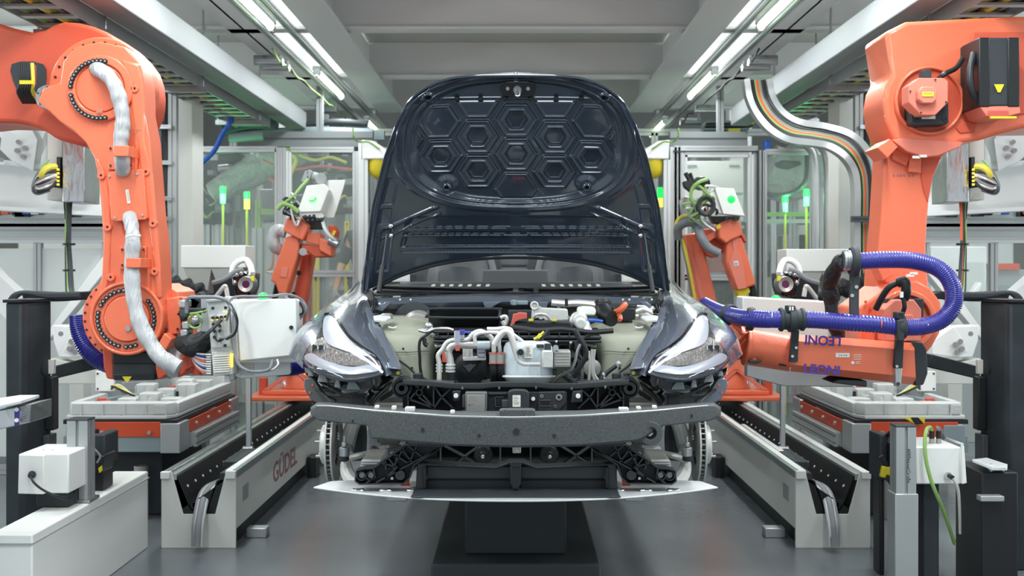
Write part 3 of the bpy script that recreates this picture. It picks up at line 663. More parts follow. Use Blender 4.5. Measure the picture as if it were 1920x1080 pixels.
m = MB(); m.pp([(783, 869), (930, 877), (955, 868), (982, 868), (1005, 877), (1155, 870), (1155, 922), (1140, 927), (1100, 921), (840, 921), (795, 927), (780, 918)], z+.06, .02); gr = m.build('grille_shutter', 'plastic', car, bev=.003)
m = MB(); m.pbox(800, 874, 960, 898, z+.045, .02); m.pbox(976, 874, 1138, 898, z+.045, .02); m.build('upper_louvre', 'dark_grey', gr, bev=.004)
m = MB(); m.pbox(800, 900, 960, 919, z+.05, .02); m.pbox(976, 900, 1138, 919, z+.05, .02); m.build('lower_louvre', 'charcoal', gr, bev=.004)
m = MB(); m.pp([(782, 868), (930, 876), (955, 866), (982, 866), (1006, 876), (1156, 869), (1156, 873), (1006, 880), (980, 871), (956, 871), (930, 880), (782, 873)], z, .08); m.pp([(782, 870), (799, 872), (799, 925), (779, 918)], z, .08); m.pp([(1139, 872), (1156, 870), (1158, 918), (1139, 925)], z, .08); m.build('shutter_frame', 'plastic', gr, bev=.003)
for s in (-1, 1):
    q = PM(s); m = MB(); m.cyl(q(796, 896, z-.006), q(796, 896, z+.02), .011); m.pp([(793, 877), (799, 877), (799, 916), (793, 916)], z-.012, .02, q); m.build('shutter_hinge', 'black', gr, bev=.002)
m = MB(); m.pp([(957, 868), (977, 868), (977, 906), (972, 918), (962, 918), (957, 906)], z-.03, .06); m.cyl(P(967, 868, z), P(967, 910, z), .02); o = m.build('centre_post', 'charcoal', gr, bev=.004)
MB().pbox(958, 866, 976, 876, z-.05, .03).build('post_cap', 'plastic', o, bev=.002)
zz = .593; ol = []
for i in range(25):
    x = -.745+1.49*i/24; ol.append((x, 4.03+.25*(abs(x)/.745)**2.2))
bk = [(.70, 4.40), (.5, 4.45), (.42, 4.8), (-.42, 4.8), (-.5, 4.45), (-.70, 4.40)]
m = MB(); m.prism([Vector((x, y, zz)) for x, y in ol+bk], (0, 0, .006)); sp_ = m.build('splash_plate', 'alu_pale', car, bev=.002)
for s in (-1, 1):
    for x in (.37, .47, .57): MB().box((s*x, 4.2, zz+.01), (.045, .03, .008)).build('plate_clip', 'chrome', sp_, bev=.003)
    MB().box((s*.41, 4.32, zz+.035), (.03, .04, .06)).build('red_pad', 'red_plastic', sp_, bev=.003)
    m = MB(); m.box((s*.36, 4.28, zz+.02), (.05, .05, .02)); m.build('pad_base', 'label', sp_, bev=.002)
g = [[P(x, 917, 4.2) for x in (776, 870, 967, 1064, 1158)], [P(x, y, 4.12) for x, y in ((774, 926), (870, 927), (967, 928), (1064, 927), (1160, 926))], [P(x, y, 4.07) for x, y in ((770, 932), (870, 934), (967, 935), (1064, 934), (1164, 932))]]
MB().patch(g, 5, 4).build('air_scoop', 'charcoal', gr, solid=.004, sm=60)
for s in (-1, 1):
    q = PM(s)
    m = MB(); m.tube([q(742, 838, 5.0), q(742, 860, 4.98), q(760, 872, 5.2), q(800, 868, 5.4)], .03, n=12); m.build('subframe_arm', 'cast', car)
    m = MB(); m.pp([(716, 846), (752, 838), (758, 852), (724, 862)], 4.62, .05, q); m.build('height_sensor', 'dark_grey', car, bev=.004)
    MB().cyl(q(735, 851, 4.62), q(735, 851, 4.6), .01).build('sensor_bolt', 'steel', car)
MB().cyl((-.46, 5.05, .66), (.46, 5.05, .66), .035).build('steering_rack', 'cast', car)
MB().tube([Vector((-.62, 5.3, .62)), Vector((-.5, 5.25, .66)), Vector((.5, 5.25, .66)), Vector((.62, 5.3, .62))], .016).build('anti_roll_bar', 'charcoal', car)
# ---- engine bay
m = MB()
m.bx(-.78, .78, 5.42, 5.46, .7, 1.24); fw = m.build('bulkhead', 'ecoat_dark', car)
m = MB(); m.bx(-.62, -.02, 5.38, 5.43, 1.0, 1.17); m.bx(.02, .62, 5.38, 5.43, 1.0, 1.17); m.build('bulkhead_mat', 'black', fw, bev=.01)
MB().bx(-.44, .44, 4.64, 5.42, .70, .72).build('bay_floor', 'black_matt', car)
m = MB(); rowsC = []
for y0, Yv in ((552, 5.44), (556, 5.36), (566, 5.33), (574, 5.34), (577, 5.40)): rowsC.append([P(x, y0+6*((x-VX)/280)**2, Yv+.06*((x-VX)/280)**2) for x in range(694, 1242, 24)])
cw = m.grid(rowsC).build('cowl_beam', 'paint_sheen', car, sm=60, solid=.006)
for x in (750, 770, 1168, 1180, 1222): MB().sph(P(x, 562, 5.33), .005, 6).build('cowl_plug', 'white_gloss', cw)
for s in (-1, 1):
    q = PM(s); MB().pp([(702, 580), (722, 566), (735, 566), (716, 584)], 5.3, .03, q).build('cowl_gusset', 'paint_lip', cw, bev=.003); MB().pp([(905, 566), (912, 584), (930, 572), (940, 566)], 5.3, .02, q).build('cowl_gusset', 'paint_lip', cw, bev=.003)
m = MB(); g = [[P(x, y+5*((x-VX)/280)**2, Yv) for x in range(690, 1250, 24)] for y, Yv in ((531, 5.75), (540, 5.55), (549, 5.45))]; m.grid(g); cg = m.build('cowl_grille', 'black', car, solid=.006)
for s in (-1, 1):
    q = PM(s)
    for i in range(7):
        x = 810+i*17; o = MB().pp([(x, 533), (x+7, 533), (x+5, 537), (x-2, 537)], 5.52, .01, q).build('grille_slot', 'label', cg)
    MB().tube([q(715, 539, 5.5), q(800, 542, 5.45), q(900, 545, 5.4), q(962, 543, 5.38)], .008, n=6).build('wiper_arm', 'black_gloss', car)
    MB().tube([q(710, 545, 5.48), q(800, 547, 5.42), q(940, 549, 5.37)], .005, n=6).build('wiper_blade', 'rubber', car)
    if s > 0: MB().pp([(1187, 536), (1215, 536), (1220, 542), (1189, 542)], 5.5, .02).build('grille_label', 'label', cg)
MB().cyl(P(1005, 545, 5.36), P(1005, 545, 5.3), .012).build('wiper_pivot', 'black_gloss', car)
# wheel houses
for s in (-1, 1):
    q = PM(s)
    g = [[q(690, 596, 5.5), q(740, 588, 5.5), q(790, 592, 5.5), q(826, 606, 5.45)],
         [q(705, 602, 5.2), q(745, 596, 5.2), q(790, 600, 5.2), q(829, 614, 5.2)],
         [q(708, 622, 4.9), q(750, 624, 4.88), q(795, 624, 4.88), q(830, 624, 4.88)],
         [q(710, 633, 4.80), q(750, 632, 4.80), q(795, 631, 4.80), q(830, 632, 4.82)],
         [q(715, 662, 4.76), q(752, 662, 4.76), q(798, 662, 4.76), q(815, 664, 4.80)],
         [q(728, 705, 4.74), q(755, 712, 4.74), q(800, 716, 4.74), q(812, 716, 4.80)],
         [q(730, 740, 4.74), q(755, 750, 4.74), q(800, 750, 4.74), q(812, 750, 4.82)]]
    wh = MB().patch(g, 5, 5).build('wheel_house', 'ecoat', car, sm=60)
    g = [[q(830, 612, 5.4), q(826, 660, 5.4), q(822, 720, 5.4)], [q(829, 622, 4.86), q(816, 660, 4.79), q(812, 716, 4.79)]]
    MB().patch(g, 4, 4).build('side_wall', 'ecoat_dark', wh, sm=60)
    m = MB(); m.tube([q(738, 660, 4.745), q(770, 660, 4.745), q(808, 657, 4.745)], .0022, n=5).build('panel_seam', 'ecoat_dark', wh)
    m = MB(); m.prism([q(700, 597, 5.0), q(728, 593, 5.1), q(733, 600, 4.98), q(724, 605, 4.92), q(702, 604, 4.9)], (0, 0, .012)); o = m.build('strut_plate', 'alu_pale', wh, bev=.003)
    MB().lathe(q(725, 598, 5.05), (0, 0, 1), [(0, .028), (.02, .026), (.024, .018), (.016, .012)], 20).build('strut_cap', 'iron', wh)
    for x, y in ((745, 683), (772, 690), (756, 654), (712, 611)): MB().cyl(q(x, y, 4.75), q(x, y, 4.735), .005).build('plug_hole', 'black', wh)
    MB().tube([q(x, y, 4.93) for x, y in ((728, 613), (737, 615), (744, 613))], .004).build('chip_mark', 'alu_pale', wh)
    # bracket arm from wheel house
    MB().prism([q(814, 648, 4.7), q(836, 642, 4.7), q(842, 646, 4.7), q(818, 653, 4.7)], (0, .05, 0)).build('bracket_arm', 'alu' if s < 0 else 'ecoat', wh, bev=.003)
# left: harness by the wheel house
for pts, r, mt in (([(812, 619), (800, 628), (789, 636), (786, 650), (787, 668), (788, 690), (792, 712)], .006, 'black_wire'), ([(748, 676), (765, 688), (780, 702), (800, 712)], .004, 'black_wire'), ([(785, 619), (800, 622), (815, 617), (838, 616), (850, 619)], .007, 'steel'), ([(795, 634), (797, 645), (802, 648)], .009, 'black_wire')):
    MB().tube([P(x, y, 4.68) for x, y in pts], r).build('harness', mt, car)
for x, r in ((783, .018), (1156, .018), (1175, .013)): MB().cyl(P(x, 712, 4.5), P(x, 700, 4.5), r).build('air_tube', 'charcoal', car, bev=.002)
m = MB(); m.cyl(P(800, 617, 4.8), P(812, 616, 4.8), .016); m.sph(P(804, 612, 4.8), .018, 8); m.tube([P(790, 618, 4.78), P(800, 621, 4.78), P(812, 620, 4.78)], .009); m.build('valve', 'steel', car)
# brake booster disc
m = MB(); m.lathe(P(785, 612, 5.3), (0, -1, 0), [(0, .075), (.05, .075), (.07, .06), (.075, .02)], 40); m.build('round_cover', 'iron', car, bev=.002)
MB().lathe(P(778, 606, 5.38), (0, -1, 0), [(0, .1), (.03, .1), (.04, .08)], 40).build('round_housing', 'charcoal', car)
# cabin air intake
m = MB(); o_ = [(803, 582), (810, 579), (930, 579), (937, 583), (936, 594), (930, 596), (808, 595), (803, 590)]
m.grid([[P(x, y, 4.98+(.12 if y < 587 else 0)) for x, y in o_+o_[:1]], [P(870+(x-870)*.95, y+24, 5.03+(.10 if y < 587 else 0)) for x, y in o_+o_[:1]]]); ai = m.build('air_intake', 'black', car, solid=.006, bev=.001)
m = MB(); m.tube([P(x, y, 4.98+(.12 if y < 587 else 0)) for x, y in o_+o_[:1]], .006, n=6, k=3); m.build('intake_rim', 'charcoal', ai)
m = MB(); m.pbox(808, 590, 934, 618, 5.12, .02); m.build('intake_back', 'black', ai)
# battery and fuse box, rails
m = MB(); m.bx(*(P(956, 0, 5)[0], P(1072, 0, 5)[0]), 4.78, 5.02, 1.13, 1.17); m.pbox(958, 603, 1070, 617, 4.74, .2); bt = m.build('low_voltage_battery', 'black', car, bev=.006)
m = MB(); m.pbox(953, 582, 1000, 604, 5.05, .1); m.build('fuse_box', 'charcoal', bt, bev=.004)
m = MB(); m.pp([(962, 589), (970, 588), (972, 586), (988, 587), (988, 598), (974, 600), (966, 604), (962, 613), (957, 611), (960, 600)], 4.72, .05); m.build('terminal_cover', 'red_plastic', bt, bev=.003)
for x in (991, 1035): MB().pbox(x, 598, x+9, 602, 4.72, .02).build('yellow_tag', 'yellow', bt)
for y, z0, h_ in ((612, 4.78, 7), (620, 4.72, 6), (630, 4.68, 6), (638, 4.66, 5)):
    MB().pbox(812 if y > 612 else 960, y, 1128 if y > 612 else 1075, y+h_, z0, .25).build('cross_rail', 'black' if y != 630 else 'charcoal', car, bev=.004)
m = MB()
for i in range(16): m.pbox(820+i*19, 624, 822+i*19, 632, 4.67, .02)
m.build('rail_rib', 'charcoal', car)['kind'] = 'stuff'
# silver bracket, motor unit
m = MB(); m.pp([(996, 600), (998, 580), (1005, 572), (1018, 578), (1064, 580), (1066, 600), (1024, 602), (1014, 594)], 4.9, .12); m.lathe(P(1002, 573, 4.92), (0, -1, 0), [(-.05, .018), (.03, .018), (.03, .012), (.02, .010), (.02, .004)], 24); mb = m.build('drive_unit_mount', 'cast', car, bev=.003)
m = MB(); m.lathe(P(1014, 594, 4.86), (0, -1, 0), [(0, .012), (.02, .010)], 16); m.tube([P(998, 600, 4.86), P(1006, 590, 4.84), P(1022, 590, 4.84), P(1032, 600, 4.86)], .006); m.build('mount_foot', 'cast', mb)
m = MB(); m.pbox(957, 564, 990, 572, 5.2, .1); m.pbox(960, 562, 968, 573, 5.18, .02); m.build('mount_plate', 'grey_blue', mb, bev=.004)
MB().tube([P(1034, 568, 5.2), P(1060, 570, 5.2), P(1085, 569, 5.18), (P(1118, 572, 5.15)), P(1140, 578, 5.1)], .017).build('silver_pipe', 'pipe', car)
MB().tube([P(1045, 572, 5.1), P(1054, 585, 5.05), P(1070, 598, 5.0)], .006).build('thin_pipe', 'steel', car)
MB().cyl(P(1062, 560, 5.15), P(1062, 574, 5.15), .007).build('vertical_stud', 'black', car)
# brake reservoir and master cylinder
m = MB(); m.pp([(1084, 577), (1096, 575), (1114, 576), (1118, 582), (1116, 592), (1090, 591), (1083, 586)], 4.85, .1); br = m.build('brake_reservoir', 'white', car, bev=.008, seg=3)
m = MB(); m.lathe(P(1086, 600, 4.86), (0, -1, 0), [(-.08, .034), (.03, .034), (.05, .026)], 28); m.lathe(P(1088, 606, 4.82), (0, -1, 0), [(0, .025), (.05, .024), (.055, .018)], 24); m.cyl(P(1092, 588, 4.86), P(1092, 600, 4.86), .012); m.tube([P(1078, 590, 4.84), P(1072, 602, 4.84), P(1078, 612, 4.84)], .012); m.build('master_cylinder', 'cast', car, bev=.003)
m = MB(); m.cyl(P(1100, 606, 4.8), P(1100, 622, 4.76), .014); m.cyl(P(1097, 612, 4.8), P(1104, 625, 4.78), .02); m.build('silver_fitting', 'alu_pale', car, bev=.002)
m = MB(); m.tube([P(1131, 566, 5.0), P(1131, 580, 4.98), P(1136, 592, 4.92), P(1148, 598, 4.88)], .034, n=16); m.ring(P(1131, 565, 5.0), P(1131, 569, 5.0), .022, .038); eb = m.build('elbow_duct', 'black', car)
m = MB(); m.box(P(1133, 586, 4.925), (.018, .004, .022)); m.build('duct_label', 'label', eb)
m = MB(); m.box(P(1133, 586, 4.922), (.009, .004, .012)); m.build('duct_label_mark', 'black', eb)
MB().tube([P(1154, 585, 4.9), P(1163, 581, 4.88), P(1170, 574, 4.88), P(1172, 571, 4.9)], .013).build('orange_cable', 'orange_wire', car)
MB().tube([P(1157, 588, 4.9), P(1163, 594, 4.88), P(1162, 600, 4.86)], .010).build('orange_cable', 'orange_wire', car)
MB().tube([P(1104, 600, 4.8), P(1118, 601, 4.78), P(1130, 603, 4.78)], .007).build('blue_sleeve', 'blue', car)
for i, pts in enumerate((((1176, 576), (1190, 584), (1206, 580), (1222, 586)), ((1180, 584), (1192, 592), (1210, 590), (1226, 576)), ((1150, 604), (1160, 596), (1156, 612)), ((1194, 574), (1210, 576), (1224, 590)))):
    MB().tube([P(x, y, 5.15) for x, y in pts], .012-.002*i).build('silver_hose', 'pipe' if i != 2 else 'orange_wire', car)
m = MB(); m.box(P(1170, 588, 5.1), (.09, .08, .05)); m.box(P(1180, 582, 5.15), (.05, .06, .05)); m.build('junction_block', 'black', car, bev=.004)
m = MB(); m.pbox(1178, 578, 1226, 592, 5.25, .06); m.build('heat_shield', 'steel', car, bev=.01)
# coolant and refrigerant tubes
def sc3_(pts, Y=4.5): return [P(680+x/6, 560+y/6, Y-.0*i) for i, (x, y) in enumerate(pts)]
for k, (pts, r, Y) in enumerate((([(862, 930), (862, 740), (850, 640), (900, 570), (950, 495), (1030, 465), (1130, 468), (1190, 455), (1240, 400), (1320, 365), (1400, 400), (1465, 470), (1478, 600)], .0095, 4.46),
    ([(990, 800), (985, 700), (966, 600), (1010, 535), (1100, 522), (1250, 525), (1440, 515)], .0145, 4.50),
    ([(1270, 520), (1262, 430), (1300, 395), (1360, 385), (1450, 380), (1550, 385), (1640, 370), (1700, 410), (1780, 470), (1860, 545), (1905, 620), (2000, 632)], .0075, 4.44),
    ([(1545, 600), (1532, 500), (1535, 420), (1530, 385)], .008, 4.47),
    ([(1480, 520), (1520, 450), (1580, 380), (1640, 380), (1680, 450), (1720, 600), (1745, 690), (1800, 732), (1900, 738), (2000, 738)], .0125, 4.42),
    ([(1400, 345), (1500, 345), (1600, 335), (1660, 350), (1680, 390)], .0095, 4.5),
    ([(1570, 250), (1600, 300), (1620, 230), (1600, 200), (1550, 215)], .009, 4.95),
    ([(900, 580), (940, 578), (960, 590)], .006, 4.47))):
    MB().tube(sc3_(pts, Y), r, n=10).build('coolant_pipe', 'pipe', car)
for x in (862, 988):
    r = .013 if x < 900 else .019
    m = MB(); Y = 4.47 if x < 900 else 4.5
    for yy_ in (735, 770, 805): m.cyl(*sc3_([(x, yy_), (x, yy_+22)], Y), r)
    m.build('pipe_fitting', 'alu_pale', car, bev=.001)
    MB().cyl(*sc3_([(x+4, 830), (x+8, 1000)], Y), r*.95).build('rubber_hose', 'rubber', car)
m = MB(); m.cyl(*sc3_([(1060, 360), (1060, 480)], 4.42), .011); m.cyl(*sc3_([(1066, 480), (1066, 520)], 4.42), .009); m.build('charge_port', 'drl', car)
MB().cyl(*sc3_([(1066, 520), (1070, 585)], 4.42), .008).build('red_clip', 'red_plastic', car)
m = MB(); m.cyl(*sc3_([(1118, 350), (1118, 405)], 4.45), .011); m.build('port_cap', 'text_blue', car, bev=.002); MB().cyl(*sc3_([(1118, 405), (1118, 455)], 4.45), .009).build('port_stem', 'drl', car)
MB().tube(sc3_([(1140, 376), (1200, 378), (1300, 374)], 4.52), .004).build('blue_line', 'blue', car)
m = MB(); m.cyl(*sc3_([(1290, 525), (1430, 525)], 4.49), .0165); m.build('blue_band', 'bottle', car)
# pump
m = MB(); m.lathe(P(880, 693, 4.6), (0, -1, 0), [(-.1, .066), (.0, .066), (.03, .058), (.045, .03), (.046, .004)], 40); pu = m.build('pump', 'black', car)
m = MB(); m.prism([P(863, 682, 4.555), P(896, 682, 4.555), P(880, 702, 4.555)], (0, -.012, 0)); m.build('pump_boss', 'black_gloss', pu, bev=.005, seg=3)
m = MB(); m.cyl(P(877, 650, 4.56), P(877, 674, 4.56), .02, n=24); m.pp([(868, 670), (911, 668), (911, 676), (868, 677)], 4.54, .04); m.build('pump_collar', 'pipe', pu, bev=.003)
m = MB(); m.pp([(894, 653), (910, 653), (911, 671), (895, 671)], 4.5, .04); m.build('pump_cap', 'drl', pu, bev=.005)
MB().pbox(897, 661, 910, 662, 4.497, .01).build('cap_slot', 'black', pu)
m = MB(); m.pbox(829, 652, 838, 680, 4.6, .04); m.build('amber_reflector', 'orange_dark', car, bev=.003)
# hose coupler block
m = MB(); m.cyl(P(925, 661, 4.42), P(925, 681, 4.42), .0155, n=24); m.cyl(P(937, 661, 4.42), P(937, 681, 4.42), .0155, n=24); m.pbox(925, 664, 937, 678, 4.41, .03); cb_ = m.build('hose_coupler', 'iron', car, bev=.002)
for x in (925, 938):
    for y in (661, 680): MB().ring(P(x, y, 4.42), P(x, y+2, 4.42), .010, .0175, 24).build('red_ring', 'red_plastic', cb_)
    MB().tube([P(x, 682, 4.42), P(x+1, 700, 4.43), P(x+1, 722, 4.5)], .0145, n=12).build('black_hose', 'rubber', cb_)
# expansion bottle
m = MB()
rws = []
for y, a in ((640, .72), (644, .9), (652, .97), (672, 1.0), (694, 1.0), (704, .98), (714, .86), (718, .7)):
    rws.append([P(990+47*a*math.copysign(abs(math.cos(t))**.5, math.cos(t)), y, 4.48)+Vector((0, -.07*a*math.copysign(abs(math.sin(t))**.5, math.sin(t)), 0)) for t in [2*PI*i/40 for i in range(41)]])
m.grid(rws); m.add(rws[0][:40], [tuple(range(40))]); eb2 = m.build('coolant_bottle', 'bottle', car, sm=50)
m = MB(); r_ = [P(990+50*math.copysign(abs(math.cos(t))**.5, math.cos(t)), 703, 4.48)+Vector((0, -.078*math.copysign(abs(math.sin(t))**.5, math.sin(t)), 0)) for t in [2*PI*i/40 for i in range(41)]]
m.tube(r_, .005, k=1, n=6); m.box(P(943, 698, 4.45), (.03, .02, .006)); m.build('bottle_seam', 'white', eb2)
MB().pbox(984, 647, 999, 671, 4.395, .01).build('paper_label', 'label', eb2)
m = MB()
for i in range(7): m.pbox(986, 651+i*2.6, rnd(992, 997), 652+i*2.6, 4.393, .003)
m.build('printed_text', 'label_print', eb2)['kind'] = 'stuff'
MB().cyl(P(976, 660, 4.41), P(976, 660, 4.38), .012).build('bottle_cap', 'black', eb2, bev=.002)
m = MB()
for x in (968, 990, 1012): m.pbox(x, 672, x+.8, 712, 4.407, .004)
m.build('mould_rib', 'white', eb2)
# silver electric valve unit
m = MB(); m.pbox(1017, 658, 1037, 690, 4.34, .08); ev = m.build('electric_valve', 'cast', car, bev=.004)
m = MB(); m.pbox(1038, 658, 1070, 689, 4.36, .1); m.build('valve_motor', 'iron', ev, bev=.004)
m = MB()
for i in range(5): m.pbox(1040, 661+i*5.5, 1068, 661.7+i*5.5, 4.355, .008)
m.build('cooling_fin', 'cast', ev)
m = MB(); m.cyl(P(1027, 644, 4.4), P(1027, 658, 4.4), .013); m.pbox(1006, 646, 1020, 652, 4.4, .03); m.build('valve_stem', 'charcoal', ev, bev=.002)
MB().cyl(P(1042, 652, 4.38), P(1042, 652, 4.34), .011).build('valve_bolt', 'steel', ev)
m = MB(); m.pbox(1036, 692, 1044, 704, 4.4, .02); m.build('valve_foot', 'charcoal', ev, bev=.003)
# wires on the right of the bay
W = [([(960, 613), (985, 616), (1010, 619), (1050, 617), (1080, 620), (1110, 623), (1150, 620)], .010, 'black_wire', 4.55),
     ([(1078, 620), (1086, 634), (1096, 650), (1098, 665), (1090, 682), (1080, 700), (1070, 712)], .011, 'black_wire', 4.5),
     ([(1088, 645), (1082, 660), (1078, 678), (1070, 694), (1050, 706), (1040, 714)], .006, 'steel', 4.46),
     ([(1000, 646), (1014, 636), (1022, 628), (1030, 618)], .008, 'black_wire', 4.5),
     ([(1001, 636), (1010, 631), (1020, 622)], .005, 'yellow_wire', 4.52),
     ([(1104, 658), (1106, 675), (1106, 695), (1104, 715)], .005, 'pipe', 4.6), ([(1110, 655), (1110, 680), (1111, 700), (1116, 715)], .005, 'pipe', 4.6), ([(1115, 655), (1113, 680), (1114, 700), (1122, 714)], .005, 'pipe', 4.6),
     ([(1128, 710), (1142, 696), (1156, 686)], .008, 'black_wire', 4.5), ([(1160, 700), (1176, 688), (1190, 676)], .004, 'black_wire', 4.5),
     ([(1054, 700), (1066, 708), (1076, 716)], .014, 'dark_grey', 4.5), ([(1087, 690), (1089, 702), (1088, 718)], .011, 'dark_grey', 4.52),
     ([(1090, 640), (1100, 630), (1116, 626)], .006, 'black_wire', 4.55), ([(1080, 650), (1086, 668), (1096, 676)], .008, 'black_wire', 4.5)]
for pts, r, mt, Y in W:
    MB().tube([P(x, y, Y) for x, y in pts], r, k=8, rib=.16 if mt == 'dark_grey' else 0).build('cable', mt, car)
MB().lathe(P(1110, 690, 4.68), (0, -1, 0), [(0, .036), (.015, .034), (.02, .02), (.021, .004)], 32).build('grommet', 'iron', car)
m = MB(); m.box(P(1011, 630, 4.49), (.014, .012, .018), Matrix.Rotation(.7, 3, 'Y')); m.build('yellow_connector', 'yellow', car, bev=.002)
m = MB(); m.cyl(P(1158, 684, 4.5), P(1163, 680, 4.5), .012); m.cyl(P(1130, 704, 4.5), P(1134, 702, 4.5), .01); m.cyl(P(1131, 710, 4.5), P(1135, 708, 4.5), .009); m.build('pipe_connector', 'drl', car, bev=.002)
m = MB(); m.pbox(1066, 640, 1090, 672, 4.66, .1); m.pbox(1076, 670, 1092, 690, 4.7, .08); m.build('pump_module', 'black_gloss', car, bev=.004)
for x, y in ((1043, 641), (1070, 643)): MB().sph(P(x, y, 4.6), .006, 6).build('chrome_nut', 'chrome', car)
m = MB()
for i in range(26):
    x = rnd(815, 960) if i % 2 else rnd(1050, 1125); y = rnd(645, 708); m.box(P(x, y, rnd(4.85, 5.1)), (rnd(.03, .07), .05, rnd(.02, .06)), Matrix.Rotation(rnd(-.3, .3), 3, 'Y'))
m.build('bay_components', 'charcoal', car, bev=.004)['kind'] = 'stuff'
# ---- cabin
for s in (-1, 1):
    q = PM(s)
    g = [[q(806, 560, 6.7), q(830, 556, 6.6), q(880, 556, 6.6), q(925, 560, 6.7)], [q(808, 520, 6.85), q(828, 512, 6.72), q(884, 512, 6.72), q(925, 524, 6.85)], [q(818, 490, 6.95), q(838, 480, 6.86), q(890, 478, 6.86), q(922, 494, 6.95)], [q(836, 450, 7.05), q(846, 440, 7.0), q(884, 440, 7.0), q(912, 450, 7.05)]]
    st = MB().patch(g, 6, 6).build('front_seat', 'seat', car, solid=.05, sm=60)
    g = [[q(822, 548, 6.56), q(855, 546, 6.52), q(890, 548, 6.56)], [q(824, 510, 6.66), q(855, 505, 6.62), q(886, 510, 6.66)], [q(832, 503, 6.7), q(855, 501, 6.68), q(878, 503, 6.7)]]
    MB().patch(g, 6, 6).build('seat_panel', 'charcoal', st, solid=.01, sm=60)
    MB().tube([q(926, 530, 6.75), q(923, 500, 6.85), q(912, 478, 6.9), q(890, 462, 6.95)], .022).build('seat_bolster', 'seat_light', st)
    MB().patch([[q(736, 528, 6.1), q(768, 528, 6.1)], [q(738, 515, 6.1), q(768, 508, 6.1)], [q(752, 508, 6.1), q(766, 500, 6.1)]], 4, 4).build('white_cover', 'white', car, solid=.05, bev=.01)  # white panel just inside the windshield
    # screen pillars and body sides
    MB().tube([q(690, 530, 5.9), q(700, 480, 6.1), q(740, 410, 6.5), q(790, 372, 6.9), Vector((s*.56, 7.6, 1.80)), Vector((s*.55, 8.6, 1.68)), Vector((s*.6, 9.0, 1.4))], .035).build('roof_pillar', 'paint', car)
    g = [[Vector((s*.875, Y, .72)), Vector((s*.925, Y, 1.0)), Vector((s*.895, Y, 1.25)), Vector((s*.82, Y, 1.36))] for Y in (6.4, 7.0, 7.8, 8.6)]+[[Vector((s*.8, 9.1, .75)), Vector((s*.84, 9.15, 1.0)), Vector((s*.8, 9.1, 1.25)), Vector((s*.74, 9.0, 1.36))]]
    MB().patch(g, 5, 4).build('body_side', 'paint', car, sm=60)
    g = [[Vector((s*.82, Y, 1.36)), Vector((s*(.58 if Y > 6.6 else .66), Y, zt))] for Y, zt in ((6.3, 1.55), (6.9, 1.78), (7.6, 1.80), (8.6, 1.66))]
    MB().patch(g, 4, 4).build('side_window', 'glass_car', car, sm=60)
MB().patch([[P(x, 531+3*((x-VX)/280)**2, 5.72+.1*((x-VX)/280)**2) for x in (700, 830, 967, 1104, 1234)], [P(VX+(x-VX)*.93, 450, 6.2) for x in (700, 830, 967, 1104, 1234)], [Vector((a, 6.85+.0*a, 1.80)) for a in (-.56, -.28, 0, .28, .56)]], 6, 6).build('windshield', 'glass_car', car, sm=60)
MB().patch([[Vector((a, Y, z1-.05*(a/.56)**2)) for a in (-.56, -.28, 0, .28, .56)] for Y, z1 in ((6.85, 1.80), (7.4, 1.85), (8.0, 1.83), (8.6, 1.72))], 5, 5).build('roof_glass', 'glass_car', car, sm=60)
m = MB(); m.patch([[Vector((a, 8.6, 1.72)) for a in (-.56, 0, .56)], [Vector((a*1.2, 9.05, 1.4)) for a in (-.56, 0, .56)], [Vector((a*1.2, 9.15, .8)) for a in (-.56, 0, .56)]], 4, 4); m.build('tailgate', 'paint', car, sm=60)
m = MB(); g = [[P(x, y, Yv) for x in (750, 860, 967, 1074, 1184)] for y, Yv in ((536, 5.8), (532, 6.1), (545, 6.25))]; m.patch(g, 5, 4); m.build('dashboard', 'charcoal', car, sm=60, solid=.02)
m = MB(); a = P(904, 530, 6.1); b = P(1027, 505.5, 6.1); m.bx(a.x, b.x, 6.1, 6.125, a.z-.02, b.z); m.build('touch_screen', 'plastic_grey', car, bev=.008, seg=3)
m = MB(); m.pbox(938, 478, 990, 500, 7.2, .1); m.pbox(938, 450, 990, 476, 7.25, .1); m.pbox(938, 502, 990, 530, 7.1, .1); m.build('rear_armrest', 'seat_light', car, bev=.015)
m = MB(); m.pbox(780, 440, 1154, 560, 7.6, .15); m.build('rear_seat', 'seat', car, bev=.05)
m = MB(); m.bx(-.62, .62, 5.7, 8.3, .60, .74); m.build('battery_pack', 'alu', car, bev=.01)
# ================================================================ carrier under the car
t = thing('vehicle_carrier', 'grey steel carrier standing on the floor under the car', 'carrier', (0, 6, 0))
MB().bx(-.36, .36, 4.9, 8.4, .0, .16).build('base_frame', 'dark_grey', t, bev=.01)
for y in (5.2, 7.9): MB().bx(-.22, .22, y-.15, y+.15, .16, .50).build('lift_column', 'charcoal', t, bev=.01)
m = MB(); m.bx(-.5, .5, 5.05, 5.2, .49, .60); m.bx(-.5, .5, 7.8, 7.95, .49, .60); m.build('cross_arm', 'alu', t, bev=.006)
m = MB(); m.bx(-.5, -.42, 4.5, 8.2, .50, .585); m.bx(.42, .5, 4.5, 8.2, .50, .585); m.build('side_beam', 'alu', t, bev=.006)
